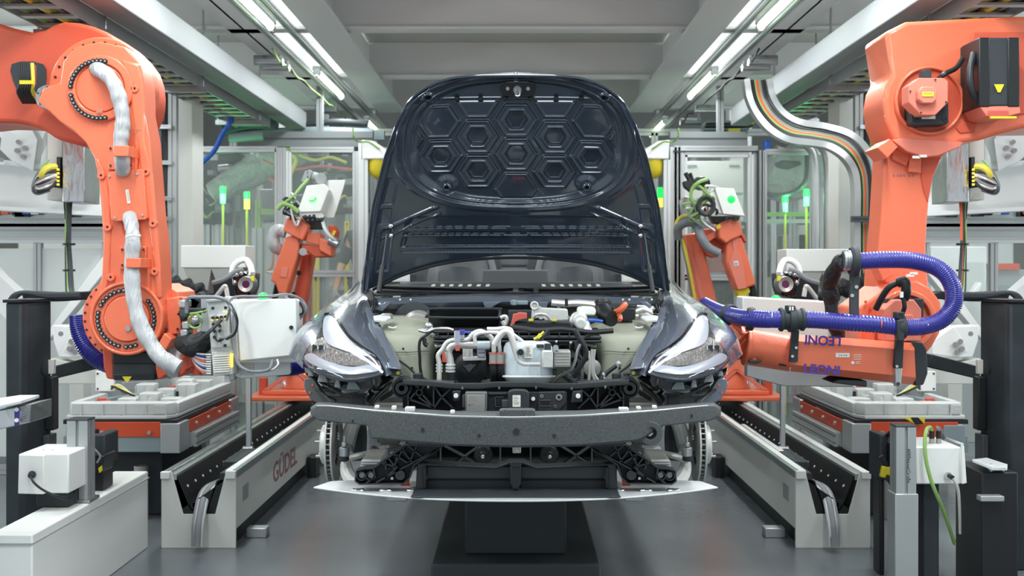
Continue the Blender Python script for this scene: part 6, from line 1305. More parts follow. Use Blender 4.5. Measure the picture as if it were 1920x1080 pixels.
m = MB(); m.tube([P(*p) for p in ((345, 640, 5.3), (362, 650, 5.25), (385, 640, 5.3), (400, 650, 5.35))], .05, n=14, k=8); m.build('black_cover', 'black_sleeve', t)
for x, y in ((362, 665), (374, 680), (352, 668)): MB().cyl(P(x, y-22, 5.35), P(x, y+22, 5.35), .03).build('orange_strut', 'orange_dark', t)
m = MB(); m.pp([(330, 560), (345, 556), (352, 700), (335, 700)], 5.42, .1); m.build('tool_flange', 'orange', t, bev=.01)
for i in range(12):
    a = P(rnd(345, 390), rnd(560, 700), 5.4); m = MB(); m.box(a, (rnd(.03, .08), .08, rnd(.03, .08)), Matrix.Rotation(rnd(0, 1), 3, 'Y')); m.build('tool_element', random.choice(['alu', 'steel', 'charcoal', 'cast']), t, bev=.004)
MB().cyl(P(300, 700, 5.7), P(560, 700, 5.7), .012).build('cross_tube', 'alu', t)
m = MB(); m.tube([P(*p) for p in ((520, 690, 5.6), (545, 688, 5.6), (575, 682, 5.6))], .04, n=14, k=30, rib=.07); m.build('blue_hose', 'blue_hose', t)
# ================================================================ side structures
for s in (-1, 1):
    side = 'left' if s < 0 else 'right'; q = PM(s)
    t = thing('steel_frame', 'white welded steel frame with bolted diagonal braces behind the %s robot' % side, 'frame', tuple(q(60, 700, 7.6)))
    def pl(pts, Y, d, nm='brace', mt='beam_white', **kw): m = MB(); m.pp(pts, Y, d, q); return m.build(nm, mt, t, **kw)
    b1 = pl([(-60, 300), (0, 308), (200, 330), (200, 400), (0, 388), (-60, 384)], 7.7, .02, 'beam_web')
    pl([(-60, 292), (200, 322), (200, 330), (-60, 301)], 7.55, .25, 'beam_flange'); pl([(-60, 383), (200, 398), (200, 405), (-60, 391)], 7.55, .25, 'beam_flange')
    pl([(-40, 150), (10, 150), (70, 262), (62, 320), (30, 305), (-40, 190)], 7.6, .1); pl([(0, 100), (36, 100), (88, 240), (62, 300), (50, 240)], 7.75, .1)
    g1 = pl([(28, 250), (70, 262), (62, 320), (20, 300), (0, 280), (5, 240)], 7.5, .02, 'gusset_plate')
    for x, y in ((34, 266), (46, 277), (31, 282), (42, 293), (3, 300)): MB().cyl(q(x, y, 7.5), q(x, y, 7.47), .016, n=6).build('gusset_bolt', 'steel', g1)
    pl([(64, 100), (104, 100), (104, 330), (64, 330)], 7.9, .2, 'upright'); pl([(88, 100), (91, 100), (91, 330), (88, 330)], 7.5, .1, 'dark_upright', 'charcoal')
    # lower diagonals
    pl([(195, 478), (205, 500), (112, 612), (90, 640), (92, 618)], 7.3, .12, 'brace', bev=.004)
    pl([(-40, 470), (0, 518), (60, 570), (70, 640), (30, 620), (-40, 545)], 7.2, .12, 'brace', bev=.004)
    pl([(98, 610), (150, 612), (190, 650), (190, 672), (110, 670), (100, 640)], 7.0, .14, 'brace_foot', bev=.006)
    g2 = pl([(146, 612), (186, 640), (186, 664), (140, 670), (118, 660), (126, 640)], 6.85, .04, 'gusset_plate', 'white', bev=.004)
    for x, y in ((133, 640), (143, 646), (130, 654), (140, 660), (114, 626)): MB().cyl(q(x, y, 6.85), q(x, y, 6.82), .016, n=6).build('gusset_bolt', 'steel', g2)
    pl([(95, 672), (190, 690), (190, 720), (95, 720)], 7.0, .1, 'base_beam', 'offwhite', bev=.004)
    for x in (20, 130): pl([(x, 600), (x+26, 600), (x+26, 905), (x, 905)], 7.62, .14, 'leg', 'offwhite')
    # stainless junction box with plugs
    t = thing('junction_box', 'brushed steel junction box with cables plugged into its side, behind the %s robot' % side, 'box', tuple(q(138, 318, 6.9)))
    a, b = q(117, 250, 6.7), q(158, 379, 6.7); bo = MB().bx(a.x, b.x, 6.7, 6.95, b.z, a.z+.12).build('box', 'steel_brushed', t, bev=.004)
    a, b = q(88, 232, 6.75), q(117, 375, 6.75); MB().bx(a.x, b.x, 6.75, 6.95, b.z, a.z+.12).build('side_box', 'offwhite', t, bev=.004)
    m = MB(); m.pp([(106, 294), (112, 294), (112, 352), (106, 352)], 6.7, .05, q); pc = m.build('plug_plate', 'charcoal', t, bev=.002)
    for i in range(5):
        for j in range(2): m = MB(); m.cyl(q(108-j*8, 318+i*7, 6.69), q(104-j*8, 320+i*7, 6.66), .013, n=10); m.build('plug', 'charcoal', pc); MB().box(q(109-j*7, 318+i*7, 6.66), (.010, .01, .010)).build('yellow_led', 'amber_light', pc)
    for i in range(9):
        y = 312+i*4; MB().tube([q(104-4*(i % 2), y, 6.66), q(88, y+2+i, 6.6), q(72, y+14, 6.58), q(62+i, 352-i, 6.6), q(70, 362-i*2, 6.64), q(92, 356, 6.7)], .012, n=8).build('cable', ['grey_wire', 'pipe', 'black_wire'][i % 3], pc)
    MB().tube([q(104, 312, 6.66), q(88, 315, 6.6), q(78, 326, 6.58), q(76, 340, 6.6)], .018).build('yellow_cable', 'yellow_wire', pc)
    MB().tube([q(92, 300, 6.7), q(80, 312, 6.65), q(74, 325, 6.6)], .006).build('green_cable', 'green_wire', pc)
    for i in range(7):
        c_ = 5*math.cos(i*2.3)
        MB().tube([q(122+i*1.8, 376, 6.78), q(124+i*1.2, 400, 6.76), q(126+c_*.6+i*.5, 450, 6.74), q(129+c_*.8, 500, 6.72), q(131+c_, 545, 6.6), q(135+c_, 556, 6.3)], .011, n=8).build('hanging_cable', ['charcoal', 'green_wire', 'charcoal', 'dark_grey', 'charcoal', 'dark_grey', 'orange_wire' if s > 0 else 'charcoal'][i], t)
    for y in (456, 505): MB().ring(q(129, y, 6.73), q(129, y+4, 6.73), .03, .036, 16).build('cable_band', 'black', t)
    MB().bx(q(100, 0, 6.9).x, q(150, 0, 6.9).x, 6.95, 7.5, q(0, 300, 7).z, q(0, 290, 7).z).build('mounting_arm', 'offwhite', t)
    # glazed guard wall
    t = thing('guard_wall', 'aluminium guard wall with %s behind the %s robot' % ('white panels' if s < 0 else 'clear windows', side), 'guard', tuple(q(90, 800, 7.95)))
    for y, h_ in ((412, .1), (432, .09)):
        MB().prof(q(-80, y, 7.95), q(208, y, 7.95), .09, h_).build('rail', 'alu', t)
    MB().prof(q(-80, 449, 7.95), q(208, 449, 7.95), .05).build('rail', 'alu_pale', t)
    for x in (72, 200): a = q(x, 455, 7.95); MB().prof((a.x, 7.95, 0), a, .05, .05).build('post', 'alu', t)
    for x0, x1 in ((-80, 68), (76, 196)):
        a, b = q(x0, 455, 7.96), q(x1, 455, 7.96)
        MB().bx(a.x, b.x, 7.95, 7.965, .12, a.z-(.04 if s < 0 else 0)).build('panel', 'panel' if s < 0 else 'glass', t)
    MB().prof(q(-80, 880, 7.95), q(208, 880, 7.95), .06).build('rail', 'alu', t)
    m = MB()
    for i in range(9):
        x = rnd(-10, 190); m.box(q(x, 398+rnd(0, 4), 7.9), (rnd(.04, .1), .04, rnd(.02, .05)))
    m.build('fitting', 'charcoal', t)['kind'] = 'stuff'
    for x, mt in ((10, 'orange_wire'), (50, 'blue'), (178, 'label'), (66, 'label')): MB().box(q(x, 398, 7.88), (.05, .03, .03)).build('coloured_fitting', mt, t, bev=.002)
    # vertical cable runs
    t = thing('cable_riser', 'bundle of black vertical cables between aluminium uprights, %s' % ('left of the fence' if s < 0 else 'right of the fence'), 'cables', tuple(q(305, 700, 8.6)))
    for i, x in enumerate((294, 297, 300, 306, 309, 312)):
        MB().tube([q(x, 110, 8.6), q(x+1, 240, 8.6), q(x-1, 370, 8.6), q(x+1, 480, 8.6), q(x, 620, 8.6), q(x, 760, 8.6)], .012 if i % 2 else .016, n=8).build('cable', ['black_wire', 'black_wire', 'green_wire' if s > 0 else 'grey_wire', 'black_wire'][i % 4], t)
    for x in (284, 325): MB().prof(q(x, 110, 8.62), Vector((q(x, 110, 8.62).x, 8.62, 0)), .06).build('upright', 'alu', t)
    for y in (238, 305, 372, 410, 508): MB().prof(q(284, y, 8.55), q(322, y, 8.55), .03).build('cross_clamp', 'steel', t)
    # white column
    m = MB(); a, b = q(330, 100, 8.9), q(362, 100, 8.9); m.bx(a.x, b.x, 8.9, 9.2, 0, 3.3); o = m.build('wall_column', 'wall', bev=.01); tag(o, 'pale square column at the %s end of the glass fence' % ('left' if s < 0 else 'right'), 'column')
    # sign: camera like unit on white cabinet
    t = thing('vision_camera', 'black vision camera with a silver lens ring %s the car' % ('left of' if s < 0 else 'right of'), 'camera', tuple(q(460, 530, 6.6)))
    m = MB(); m.pp([(396, 530), (425, 516), (440, 520), (446, 560), (400, 562)], 6.65, .25, q); m.build('housing', 'black', t, bev=.01)
    m = MB(); m.pp([(434, 520), (452, 508), (474, 512), (472, 540), (466, 556), (440, 556)], 6.6, .2, q); hc = m.build('lens_block', 'black_gloss', t, bev=.01)
    c = q(461, 533, 6.5); m = MB(); m.lathe(c, (0, 1, 0), [(0, .02), (-.01, .035), (-.012, .042), (.02, .046), (.1, .046)], 28); m.build('lens_ring', 'iron', hc); MB().cyl(c-Vector((0, .002, 0)), c+Vector((0, .01, 0)), .021, n=20).build('lens', 'lens_dark', hc)
    for x, y in ((444, 515), (452, 512), (468, 516), (440, 530)): MB().sph(q(x, y, 6.55), .014, 6).build('bracket_bolt', 'steel', hc)
    MB().box(q(474, 522, 6.5), (.02, .02, .03)).build('yellow_label', 'yellow', hc)
    MB().tube([q(*p) for p in ((435, 512, 6.7), (438, 500, 6.7), (448, 490, 6.7), (462, 488, 6.7), (470, 500, 6.65), (473, 514, 6.6))], .018, n=12).build('white_hose', 'white', t)
    MB().tube([q(*p) for p in ((400, 530, 6.6), (420, 524, 6.55), (440, 510, 6.55), (455, 505, 6.55))], .014).build('grey_hose', 'grey_wire', t)
    MB().tube([q(*p) for p in ((404, 558, 6.55), (420, 538, 6.5), (424, 540, 6.5), (427, 556, 6.5))], .013).build('grey_hose', 'pipe', t)
    a = q(467, 556, 6.72); MB().bx(a.x-.014, a.x+.014, 6.7, 6.73, .37, a.z+.02).build('stand', 'alu', t, bev=.003)
    t = thing('wrist_sleeve', 'crumpled black protective sleeve beside the %s vision camera' % side, 'sleeve', tuple(q(345, 545, 7.9)))
    MB().tube([q(*p) for p in ((306, 530, 7.9), (325, 534, 7.9), (350, 540, 7.9), (372, 548, 7.9), (384, 562, 7.9), (380, 590, 7.9))], lambda u: .058+.014*math.sin(u*35), n=16, k=8).build('sleeve', 'black_sleeve', t)
    MB().cyl(q(380, 585, 7.9), Vector((q(380, 585, 7.9).x, 7.9, 0)), .04).build('stand', 'alu', t)
    # white hopper box behind
    t = thing('hopper', 'pale rectangular bin on funnel legs behind the %s vision camera' % side, 'bin', tuple(q(400, 560, 8.1)))
    if s < 0: a, b = P(339, 460, 8.1), P(460, 502, 8.1)
    else: a, b = P(1475, 467, 8.1), P(1622, 509, 8.1)
    MB().bx(a.x, b.x, 8.1, 8.4, b.z, a.z).build('bin', 'white', t, bev=.005)
    w_ = (b.x-a.x)
    for f in (.25, .68): 
        c = Vector((a.x+w_*f, 8.25, b.z)); m = MB(); m.add([c+Vector((x*w_*.22, y*.14, 0)) for x, y in ((-1, -1), (1, -1), (1, 1), (-1, 1))]+[c+Vector((x*w_*.08, y*.05, -.22)) for x, y in ((-1, -1), (1, -1), (1, 1), (-1, 1))], [(0, 1, 5, 4), (1, 2, 6, 5), (2, 3, 7, 6), (3, 0, 4, 7), (4, 5, 6, 7), (0, 1, 2, 3)]); m.build('funnel', 'offwhite', t)
        MB().prof((c.x, 8.3, 0), (c.x, 8.3, b.z-.2), .06).build('leg', 'alu', t)
# right white enclosures etc behind right window
t = thing('storage_cabinet', 'white cabinet with a paper bag on it seen through the right guard windows', 'cabinet', tuple(P(1800, 700, 9.4)))
m = MB(); m.pbox(1745, 462, 1850, 640, 9.4, .4); m.build('body', 'panel', t, bev=.01); m = MB(); m.pbox(1808, 492, 1852, 560, 9.3, .1); m.build('door', 'glass', t)
m = MB(); m.prism([P(1822, 552, 9.2), P(1838, 528, 9.2), P(1842, 532, 9.2), P(1834, 552, 9.2), (P(1855, 554, 9.2)), P(1850, 560, 9.2), P(1818, 560, 9.2)], (0, .1, 0)); m.build('white_bag', 'white', t, bev=.01)
MB().pbox(1740, 640, 1860, 829, 9.4, .4).build('plinth', 'grey', t)
t = thing('machine_unit', 'grey machine with a red front strip seen through the right guard windows', 'machine', tuple(P(1890, 700, 10)))
MB().pbox(1868, 505, 1950, 810, 10, .6).build('body', 'grey', t, bev=.01); MB().pbox(1868, 494, 1912, 506, 9.95, .6).build('red_strip', 'rust_red', t); MB().pbox(1872, 536, 1930, 590, 9.96, .05).build('screen', 'grey_blue', t, bev=.006)
# ---- S shaped cable ladder at upper right
t = thing('cable_ladder', 'S-curved aluminium cable channel carrying black and green cables down beside the right robot', 'cable ladder', tuple(P(1620, 500, 7.6)))
La = [(1398, 150, 8.6), (1404, 185, 8.6), (1418, 215, 8.5), (1442, 243, 8.4), (1475, 262, 8.3), (1515, 268, 8.2), (1550, 274, 8.1), (1580, 292, 8.0), (1598, 318, 8.0), (1604, 350, 8.0), (1604, 420, 8.0), (1604, 560, 8.0), (1604, 760, 8.0)]
Lb = [(1440, 150, 8.6), (1446, 180, 8.6), (1460, 205, 8.5), (1480, 222, 8.4), (1505, 232, 8.3), (1545, 238, 8.2), (1590, 252, 8.1), (1618, 276, 8.0), (1634, 310, 8.0), (1640, 350, 8.0), (1640, 420, 8.0), (1640, 560, 8.0), (1640, 760, 8.0)]
for pts in (La, Lb):
    c = cr([P(*p) for p in pts], 6); m = MB(); vs = []; 
    for i, p in enumerate(c):
        d = (c[min(i+1, len(c)-1)]-c[max(i-1, 0)]).normalized(); nn = Vector((d.z, 0, -d.x)).normalized()*.022
        vs.append([p+nn-Vector((0, .05, 0)), p-nn-Vector((0, .05, 0)), p-nn+Vector((0, .05, 0)), p+nn+Vector((0, .05, 0)), p+nn-Vector((0, .05, 0))])
    m.grid(vs).build('side_channel', 'alu', t, sm=30)
for f, r, mt in ((.2, .016, 'black_wire'), (.3, .014, 'black_wire'), (.4, .012, 'green_wire'), (.48, .014, 'orange_dark'), (.56, .01, 'green_wire'), (.64, .014, 'grey_wire'), (.74, .02, 'black_wire'), (.84, .02, 'black_wire')):
    MB().tube([P(a[0]+(b[0]-a[0])*f, a[1]+(b[1]-a[1])*f, a[2]) for a, b in zip(La, Lb)], r, n=8).build('cable', mt, t)
for i in (3, 5, 7, 9, 10): a, b = P(*La[i]), P(*Lb[i]); MB().cyl(a+Vector((0, .03, 0)), b+Vector((0, .03, 0)), .014).build('rung', 'steel', t)
for y in (411, 540): MB().prof(P(1596, y, 7.9), P(1650, y, 7.9), .04).build('cross_clamp', 'dark_grey', t)
for i, x in enumerate((1528, 1552)):
    MB().tube([P(x-35, 262, 10.2), P(x-12, 275, 10.2), P(x, 305, 10.2), P(x+1, 400, 10.2), P(x+1, 560, 10.2), P(x+1, 700, 10.2)], .04, n=14).build('conduit', 'alu', t)
# ---- glass fences
GL = thing('glass_fence', 'aluminium framed glass fence left of the car, behind the smaller robot', 'fence', tuple(P(520, 700, 10.5)))
GR = thing('glass_fence', 'aluminium framed glass fence right of the car, with black inner door frame', 'fence', tuple(P(1400, 700, 10.5)))
def post(t, x, y0, w_=.05, mt='alu', Y=10.5): a = P(x, y0, Y); return MB().prof((a.x, Y, 0), a, w_).build('post', mt, t)
def rail(t, x0, x1, y, w_=.05, mt='alu', Y=10.5, nm='rail'): return MB().prof(P(x0, y, Y), P(x1, y, Y), w_).build(nm, mt, t)
def pane(t, x0, y0, x1, Y=10.5, z0=.2):
    a, b = P(x0, y0, Y), P(x1, y0, Y); return MB().bx(a.x, b.x, Y-.004, Y+.004, z0, a.z).build('glass_pane', 'glass', t)
for x in (363, 521, 531): post(GL, x, 277)
post(GL, 542, 284, .05, 'alu_pale'); post(GL, 667, 284, .05, 'alu'); post(GL, 680, 268, .07, 'alu_pale')
rail(GL, 366, 519, 280); rail(GL, 545, 664, 281); rail(GL, 545, 665, 513, .06); rail(GL, 366, 519, 560, .05)
pane(GL, 366, 283, 519); pane(GL, 545, 285, 664)
for x in (1262, 1276): post(GR, x, 276, .06)
post(GR, 1270, 276, .06); post(GR, 1283, 290, .05, 'alu_pale'); post(GR, 1407, 290, .05, 'alu_pale'); post(GR, 1416, 284, .04, 'alu'); post(GR, 1424, 282, .05); post(GR, 1432, 282, .05); post(GR, 1566, 286, .05)
a = P(1420, 282, 10.49); MB().bx(a.x-.01, a.x+.01, 10.46, 10.47, 0, a.z).build('dark_seal', 'charcoal', GR)
rail(GR, 1264, 1420, 279); rail(GR, 1283, 1404, 290, .05, 'alu_pale'); rail(GR, 1436, 1568, 285); rail(GR, 1283, 1404, 520, .05); rail(GR, 1436, 1566, 600)
a, b = P(1262, 284, 10.46), P(1420, 284, 10.46); MB().bx(a.x, b.x, 10.45, 10.46, a.z-.006, a.z+.006).build('dark_seal', 'charcoal', GR)
pane(GR, 1286, 293, 1404); pane(GR, 1436, 288, 1564)
# white head units with yellow domes above the fence corners
for s in (-1, 1):
    q = PM(s)
    t = thing('signal_unit', 'white hood with yellow dome lamp under it at the %s hood edge' % ('left' if s < 0 else 'right'), 'signal', tuple(q(700, 300, 10.1)))
    m = MB(); m.pp([(678, 262), (700, 264), (716, 274), (735, 286), (735, 298), (680, 298)], 10.1, .3, q); m.build('hood', 'white_gloss', t, bev=.01)
    m = MB(); m.lathe(q(708, 300, 10.2), (0, 0, -1), [(0, .085), (.08, .085), (.13, .065), (.16, .03), (.165, .005)], 28); m.build('yellow_dome', 'yellow', t)
    MB().cyl(q(720, 298, 10.2), q(720, 298, 10.2)+Vector((0, 0, .1)), .03).build('hanger', 'alu', t)
    MB().tube([q(662, 240, 10.0), q(662, 255, 10.0), q(672, 266, 10.05), q(690, 266, 10.05), q(712, 280, 10.05)], .008).build('cable', 'green_wire', t)
    a = q(684, 300, 10.15); MB().prof((a.x, 10.15, 0), a, .06).build('post', 'alu_pale', t)
t = thing('stack_light', 'green and amber stack light in the gap right of the hood', 'stack light', tuple(P(1240, 700, 10.9)))
for y0, y1, mt, nm in ((352, 372, 'green_light', 'green_segment'), (372, 388, 'amber_light', 'amber_segment')): MB().cyl(P(1239, y0, 10.9), P(1239, y1, 10.9), .032, n=16).build(nm, mt, t)
a = P(1239, 388, 10.9); MB().cyl(a, (a.x, 10.9, 0), .015).build('pole', 'alu', t)
def glow(par, p, e, col, r=.03):
    l = bpy.data.lights.new('lamp_glow', 'POINT'); l.energy = e; l.color = col; l.shadow_soft_size = r
    o = bpy.data.objects.new('lamp_glow', l); COL.objects.link(o); o.location = Vector(p)-Vector(par['_b']); o.parent = par
for x, y, lab, am in ((418, 358, 'green stack light left of the pair behind the left glass', 0), (463, 368, 'green and yellow stack light right of the pair behind the left glass', 1), (1472, 374, 'green stack light left of the pair behind the right glass', 0), (1512, 363, 'green stack light right of the pair behind the right glass', 0)):
    t = thing('stack_light', lab, 'stack light', tuple(P(x, 700, 11.2)))
    MB().cyl(P(x, y-8, 11.2), P(x, y+6, 11.2), .028, n=16).build('green_segment', 'green_light', t)
    glow(t, P(x, y, 11.2)+Vector((0, -.12, 0)), 4, (.1, 1, .3))
    if am: MB().cyl(P(x, y+6, 11.2), P(x, y+24, 11.2), .028, n=16).build('amber_segment', 'amber_light', t)
    else: MB().cyl(P(x, y+6, 11.2), P(x, y+24, 11.2), .028, n=16).build('clear_segment', 'green_glow' if False else 'bottle', t)
    a = P(x, y+24, 11.2); MB().cyl(a, (a.x, 11.2, 0), .012).build('pole', 'yellow_wire', t)
# ---- left cell contents
t = thing('covered_robot', 'robot arm wrapped in pale translucent plastic behind the left glass', 'robot', tuple(P(470, 700, 12)))
MB().tube([P(*p) for p in ((400, 362, 12), (440, 340, 12), (480, 318, 12), (530, 290, 12), (560, 270, 12))], lambda u: .12+.1*u, n=18, k=6).build('arm_cover', 'bag', t, sm=60)
MB().tube([P(*p) for p in ((398, 366, 12), (425, 348, 12), (450, 332, 12))], .09, n=14).build('arm', 'offwhite', t)
m = MB(); m.pp([(408, 290), (448, 285), (455, 300), (430, 306), (408, 302)], 11.9, .3); m.build('motor', 'charcoal', t, bev=.02)
m = MB(); m.pbox(520, 290, 580, 420, 12.1, .5); m.build('upright_body', 'charcoal', t, bev=.03)
a = P(545, 420, 12.3); MB().cyl(a, (a.x, 12.3, 0), .3, n=28).build('base', 'grey', t)
t = thing('profile_rack', 'rack of aluminium uprights with grey cabinets behind the left glass', 'rack', tuple(P(450, 700, 11.8)))
for x, w_, mt in ((379, .08, 'alu'), (393, .05, 'alu'), (402, .06, 'alu_pale'), (432, .1, 'alu'), (446, .05, 'alu_pale'), (463, .12, 'alu'), (478, .06, 'alu_pale'), (556, .06, 'alu'), (610, .07, 'alu_pale'), (647, .06, 'alu'), (600, .05, 'alu')):
    a = P(x, 215 if x > 590 and x < 612 else 290, 12.95+.1*(int(x) % 3)); MB().prof((a.x, a.y, 0), a, w_).build('upright', mt, t)
for x0, y0, x1, y1, mt in ((420, 404, 450, 427, 'grey'), (404, 388, 460, 430, 'offwhite'), (445, 432, 480, 470, 'white'), (400, 430, 445, 480, 'grey_blue'), (550, 380, 600, 440, 'grey'), (555, 442, 590, 500, 'offwhite'), (600, 400, 650, 450, 'offwhite'), (612, 520, 650, 560, 'white'), (456, 455, 476, 505, 'charcoal'), (470, 520, 560, 640, 'grey'), (372, 500, 470, 640, 'offwhite')):
    m = MB(); m.pbox(x0, y0, x1, y1, 13.2 if mt != 'grey' else 13.1, .3); m.build('cabinet', mt, t, bev=.01)
for y in (300, 400, 520): rail(t, 380, 520, y, .05, 'alu', 13.1, 'cross_rail')
for y in (360, 395, 470, 540): rail(t, 550, 665, y, .05, 'alu_pale', 13.1, 'cross_rail')
t2 = thing('service_pipes', 'copper and yellow service lines hanging behind the left glass', 'pipes', tuple(P(530, 400, 11.5)))
for pts, r, mt in (([(505, 335), (520, 345), (524, 370), (522, 392), (505, 396)], .014, 'orange_dark'), ([(492, 300), (540, 318), (600, 312), (660, 318)], .012, 'orange_dark'), ([(545, 285), (555, 300), (548, 320), (542, 330)], .02, 'yellow_wire'), ([(560, 290), (590, 300), (620, 295), (650, 305)], .014, 'yellow_wire'), ([(505, 450), (512, 470), (510, 500), (498, 510)], .012, 'orange_dark'), ([(500, 510), (540, 512), (590, 505)], .016, 'pipe')):
    MB().tube([P(x, y, 11.5) for x, y in pts], r).build('pipe', mt, t2)
for x, y, w_, h_, mt in ((500, 378, 6, 60, 'green_glow'),): pass
o = thing('green_profile', 'bright lime edged corner profile behind the left glass', 'profile', tuple(P(484, 400, 11.0)))
MB().prof(P(484, 376, 11.0), P(484, 428, 11.0), .05).build('upright', 'green_wire', o); MB().prof(P(487, 397, 11.0), P(518, 397, 11.0), .05).build('arm', 'green_wire', o); MB().prof(P(484, 428, 11.0), Vector((P(484, 428, 11.0).x, 11, 0)), .1).build('lower_post', 'alu', o)
m = MB(); 
o = MB().tube([P(435, 215, 10.0), P(428, 235, 10.0), P(418, 250, 10.0), P(400, 285, 10.1), P(370, 315, 10.2), P(356, 340, 10.2), P(352, 380, 10.2), P(352, 480, 10.2), P(352, 620, 10.2)], .022, n=10).build('blue_hose', 'blue'); tag(o, 'smooth blue hose running down the corner left of the left glass fence', 'hose')
for i in range(12):
    x = rnd(545, 665); y = rnd(285, 380)
bx_ = thing('ceiling_duct_bundle', 'grey bundle of ducts and cables above the left glass fence', 'ducts', tuple(P(450, 240, 11)))
for k_, (x0, x1, y, r, mt) in enumerate(((420, 520, 235, .07, 'dark_grey'), (430, 700, 250, .05, 'grey_blue'), (540, 690, 232, .03, 'charcoal'), (500, 640, 268, .02, 'green_wire'), (520, 690, 272, .015, 'yellow_wire'))):
    MB().tube([P(x0, y+8, 11.2), P((x0+x1)/2, y-3, 11.2), P(x1, y, 11.2)], r, n=12).build('duct', mt, bx_)
MB().bx(P(430, 0, 11.4).x, P(720, 0, 11.4).x, 11.4, 11.5, P(0, 262, 11.4).z, P(0, 244, 11.4).z).build('channel', 'grey_blue', bx_)
for x in (440, 600): a = P(x, 236, 11.2); MB().cyl(a, (a.x, a.y, 3.42), .012).build('hanger', 'steel', bx_)
# yellow light curtains
for x, lab in ((593, 'yellow light curtain post behind the left small robot'), (1258, 'yellow light curtain post at the right hood edge'),):
    t = thing('light_curtain', lab, 'light curtain', tuple(P(x, 750, 10.8)))
    a = P(x, 476 if x < 700 else 340, 10.8); MB().prof((a.x, 10.8, 0), a, .055).build('post', 'yellow', t)
    MB().box(a+Vector((0, -.02, -.2)), (.02, .03, .1)).build('sensor', 'charcoal', t)
t = thing('light_curtain', 'short yellow post with red indicator behind the left glass', 'light curtain', tuple(P(651, 750, 11.9)))
a = P(651, 415, 11.9); MB().prof((a.x, 11.9, 0), a, .05).build('post', 'yellow', t); MB().box(P(650, 420, 11.86), (.015, .02, .02)).build('red_indicator', 'red_plastic', t)
# red fabric curtain
rows = []
for j in range(9):
    z_ = 2.0
    rows.append([P(558+i*2.9+(8-j)*.7, 470+j*38, 11.0)+Vector((0, .06*math.sin(i*1.9+j*.3), 0)) for i in range(13)])
o = MB().grid(rows).build('fabric_cover', 'red_fabric', solid=.01, sm=70); tag(o, 'loose red fabric cover hanging behind the left small robot', 'cover')
# ---- right cell contents
t = thing('wall_cabinet', 'large white cabinet door with slot vents behind the right glass', 'cabinet', tuple(P(1337, 700, 11.3)))
m = MB(); m.pbox(1280, 302, 1394, 372, 11.2, .3); cbn = m.build('body', 'white', t, bev=.006); m = MB(); m.pbox(1284, 372, 1390, 410, 11.2, .3); m.build('lower_body', 'panel', t, bev=.006)
for x0, y0 in ((1288, 309), (1368, 309), (1374, 361)): MB().pbox(x0, y0, x0+19, y0+4, 11.19, .01).build('vent_slot', 'grey', cbn)
a = P(1285, 410, 11.3); b = P(1390, 410, 11.3); 
for x in (a.x+.03, b.x-.03): MB().prof((x, 11.35, 0), (x, 11.35, a.z), .06).build('leg', 'alu', t)
t = thing('profile_rack', 'rack of aluminium uprights with grey cabinets behind the right glass', 'rack', tuple(P(1500, 700, 11.9)))
for x, w_, mt in ((1450, .05, 'alu_pale'), (1484, .08, 'alu'), (1493, .05, 'alu_pale'), (1524, .1, 'alu'), (1535, .05, 'alu'), (1580, .06, 'alu_pale'), (1300, .06, 'alu'), (1399, .05, 'alu')):
    a = P(x, 290, 12.8+.1*(int(x) % 3)); MB().prof((a.x, a.y, 0), a, w_).build('upright', mt, t)
for x0, y0, x1, y1, mt in ((1496, 400, 1522, 420, 'grey'), (1434, 420, 1465, 440, 'grey_blue'), (1468, 440, 1482, 470, 'white'), (1500, 440, 1520, 470, 'dark_grey'), (1436, 440, 1450, 490, 'alu'), (1540, 300, 1620, 620, 'wall'), (1436, 520, 1566, 650, 'offwhite'), (1290, 440, 1400, 480, 'grey'), (1290, 480, 1395, 510, 'red_fabric'), (1290, 525, 1400, 640, 'dark_grey'), (1440, 470, 1470, 520, 'charcoal'), (1300, 515, 1400, 575, 'offwhite')):
    m = MB(); m.pbox(x0, y0, x1, y1, 13.0 if mt not in ('grey', 'red_fabric') else 12.9, .3); m.build('cabinet', mt, t, bev=.01)
for y in (402, 415): rail(t, 1436, 1530, y, .04, 'green_wire' if y == 402 else 'alu', 11.5, 'cross_rail')
m = MB(); m.pp([(1464, 300), (1500, 302), (1504, 308), (1490, 314), (1478, 312), (1466, 308)], 11.4, .3); o = m.build('motor_unit', 'charcoal', bev=.01); tag(o, 'small black motor unit high behind the right glass', 'motor')
a = P(1484, 300, 11.5); MB().cyl(a, (a.x, a.y, 3.42), .012).build('hanger', 'steel', o) if False else None
o = MB().tube([P(*p) for p in ((1434, 356, 11.1), (1440, 364, 11.1), (1465, 366, 11.1), (1492, 358, 11.1), (1508, 342, 11.1), (1512, 325, 11.1), (1513, 300, 11.1), (1514, 230, 11.1), (1514, 107, 11.1))], .022).build('corrugated_cable', 'charcoal'); tag(o, 'dark sagging cable loop behind the right glass', 'cable')
o = MB().tube([P(*p) for p in ((1440, 320, 12.2), (1475, 330, 12.2), (1500, 318, 12.2), (1530, 300, 12.2))], .28, n=18).build('plastic_cover', 'bag'); tag(o, 'pale plastic wrapped machine head behind the right glass', 'machine')
o = MB().pbox(1434, 262, 1446, 286, 11.6, .1).build('blue_valve', 'blue', bev=.02); tag(o, 'small blue valve above the right glass fence', 'valve')
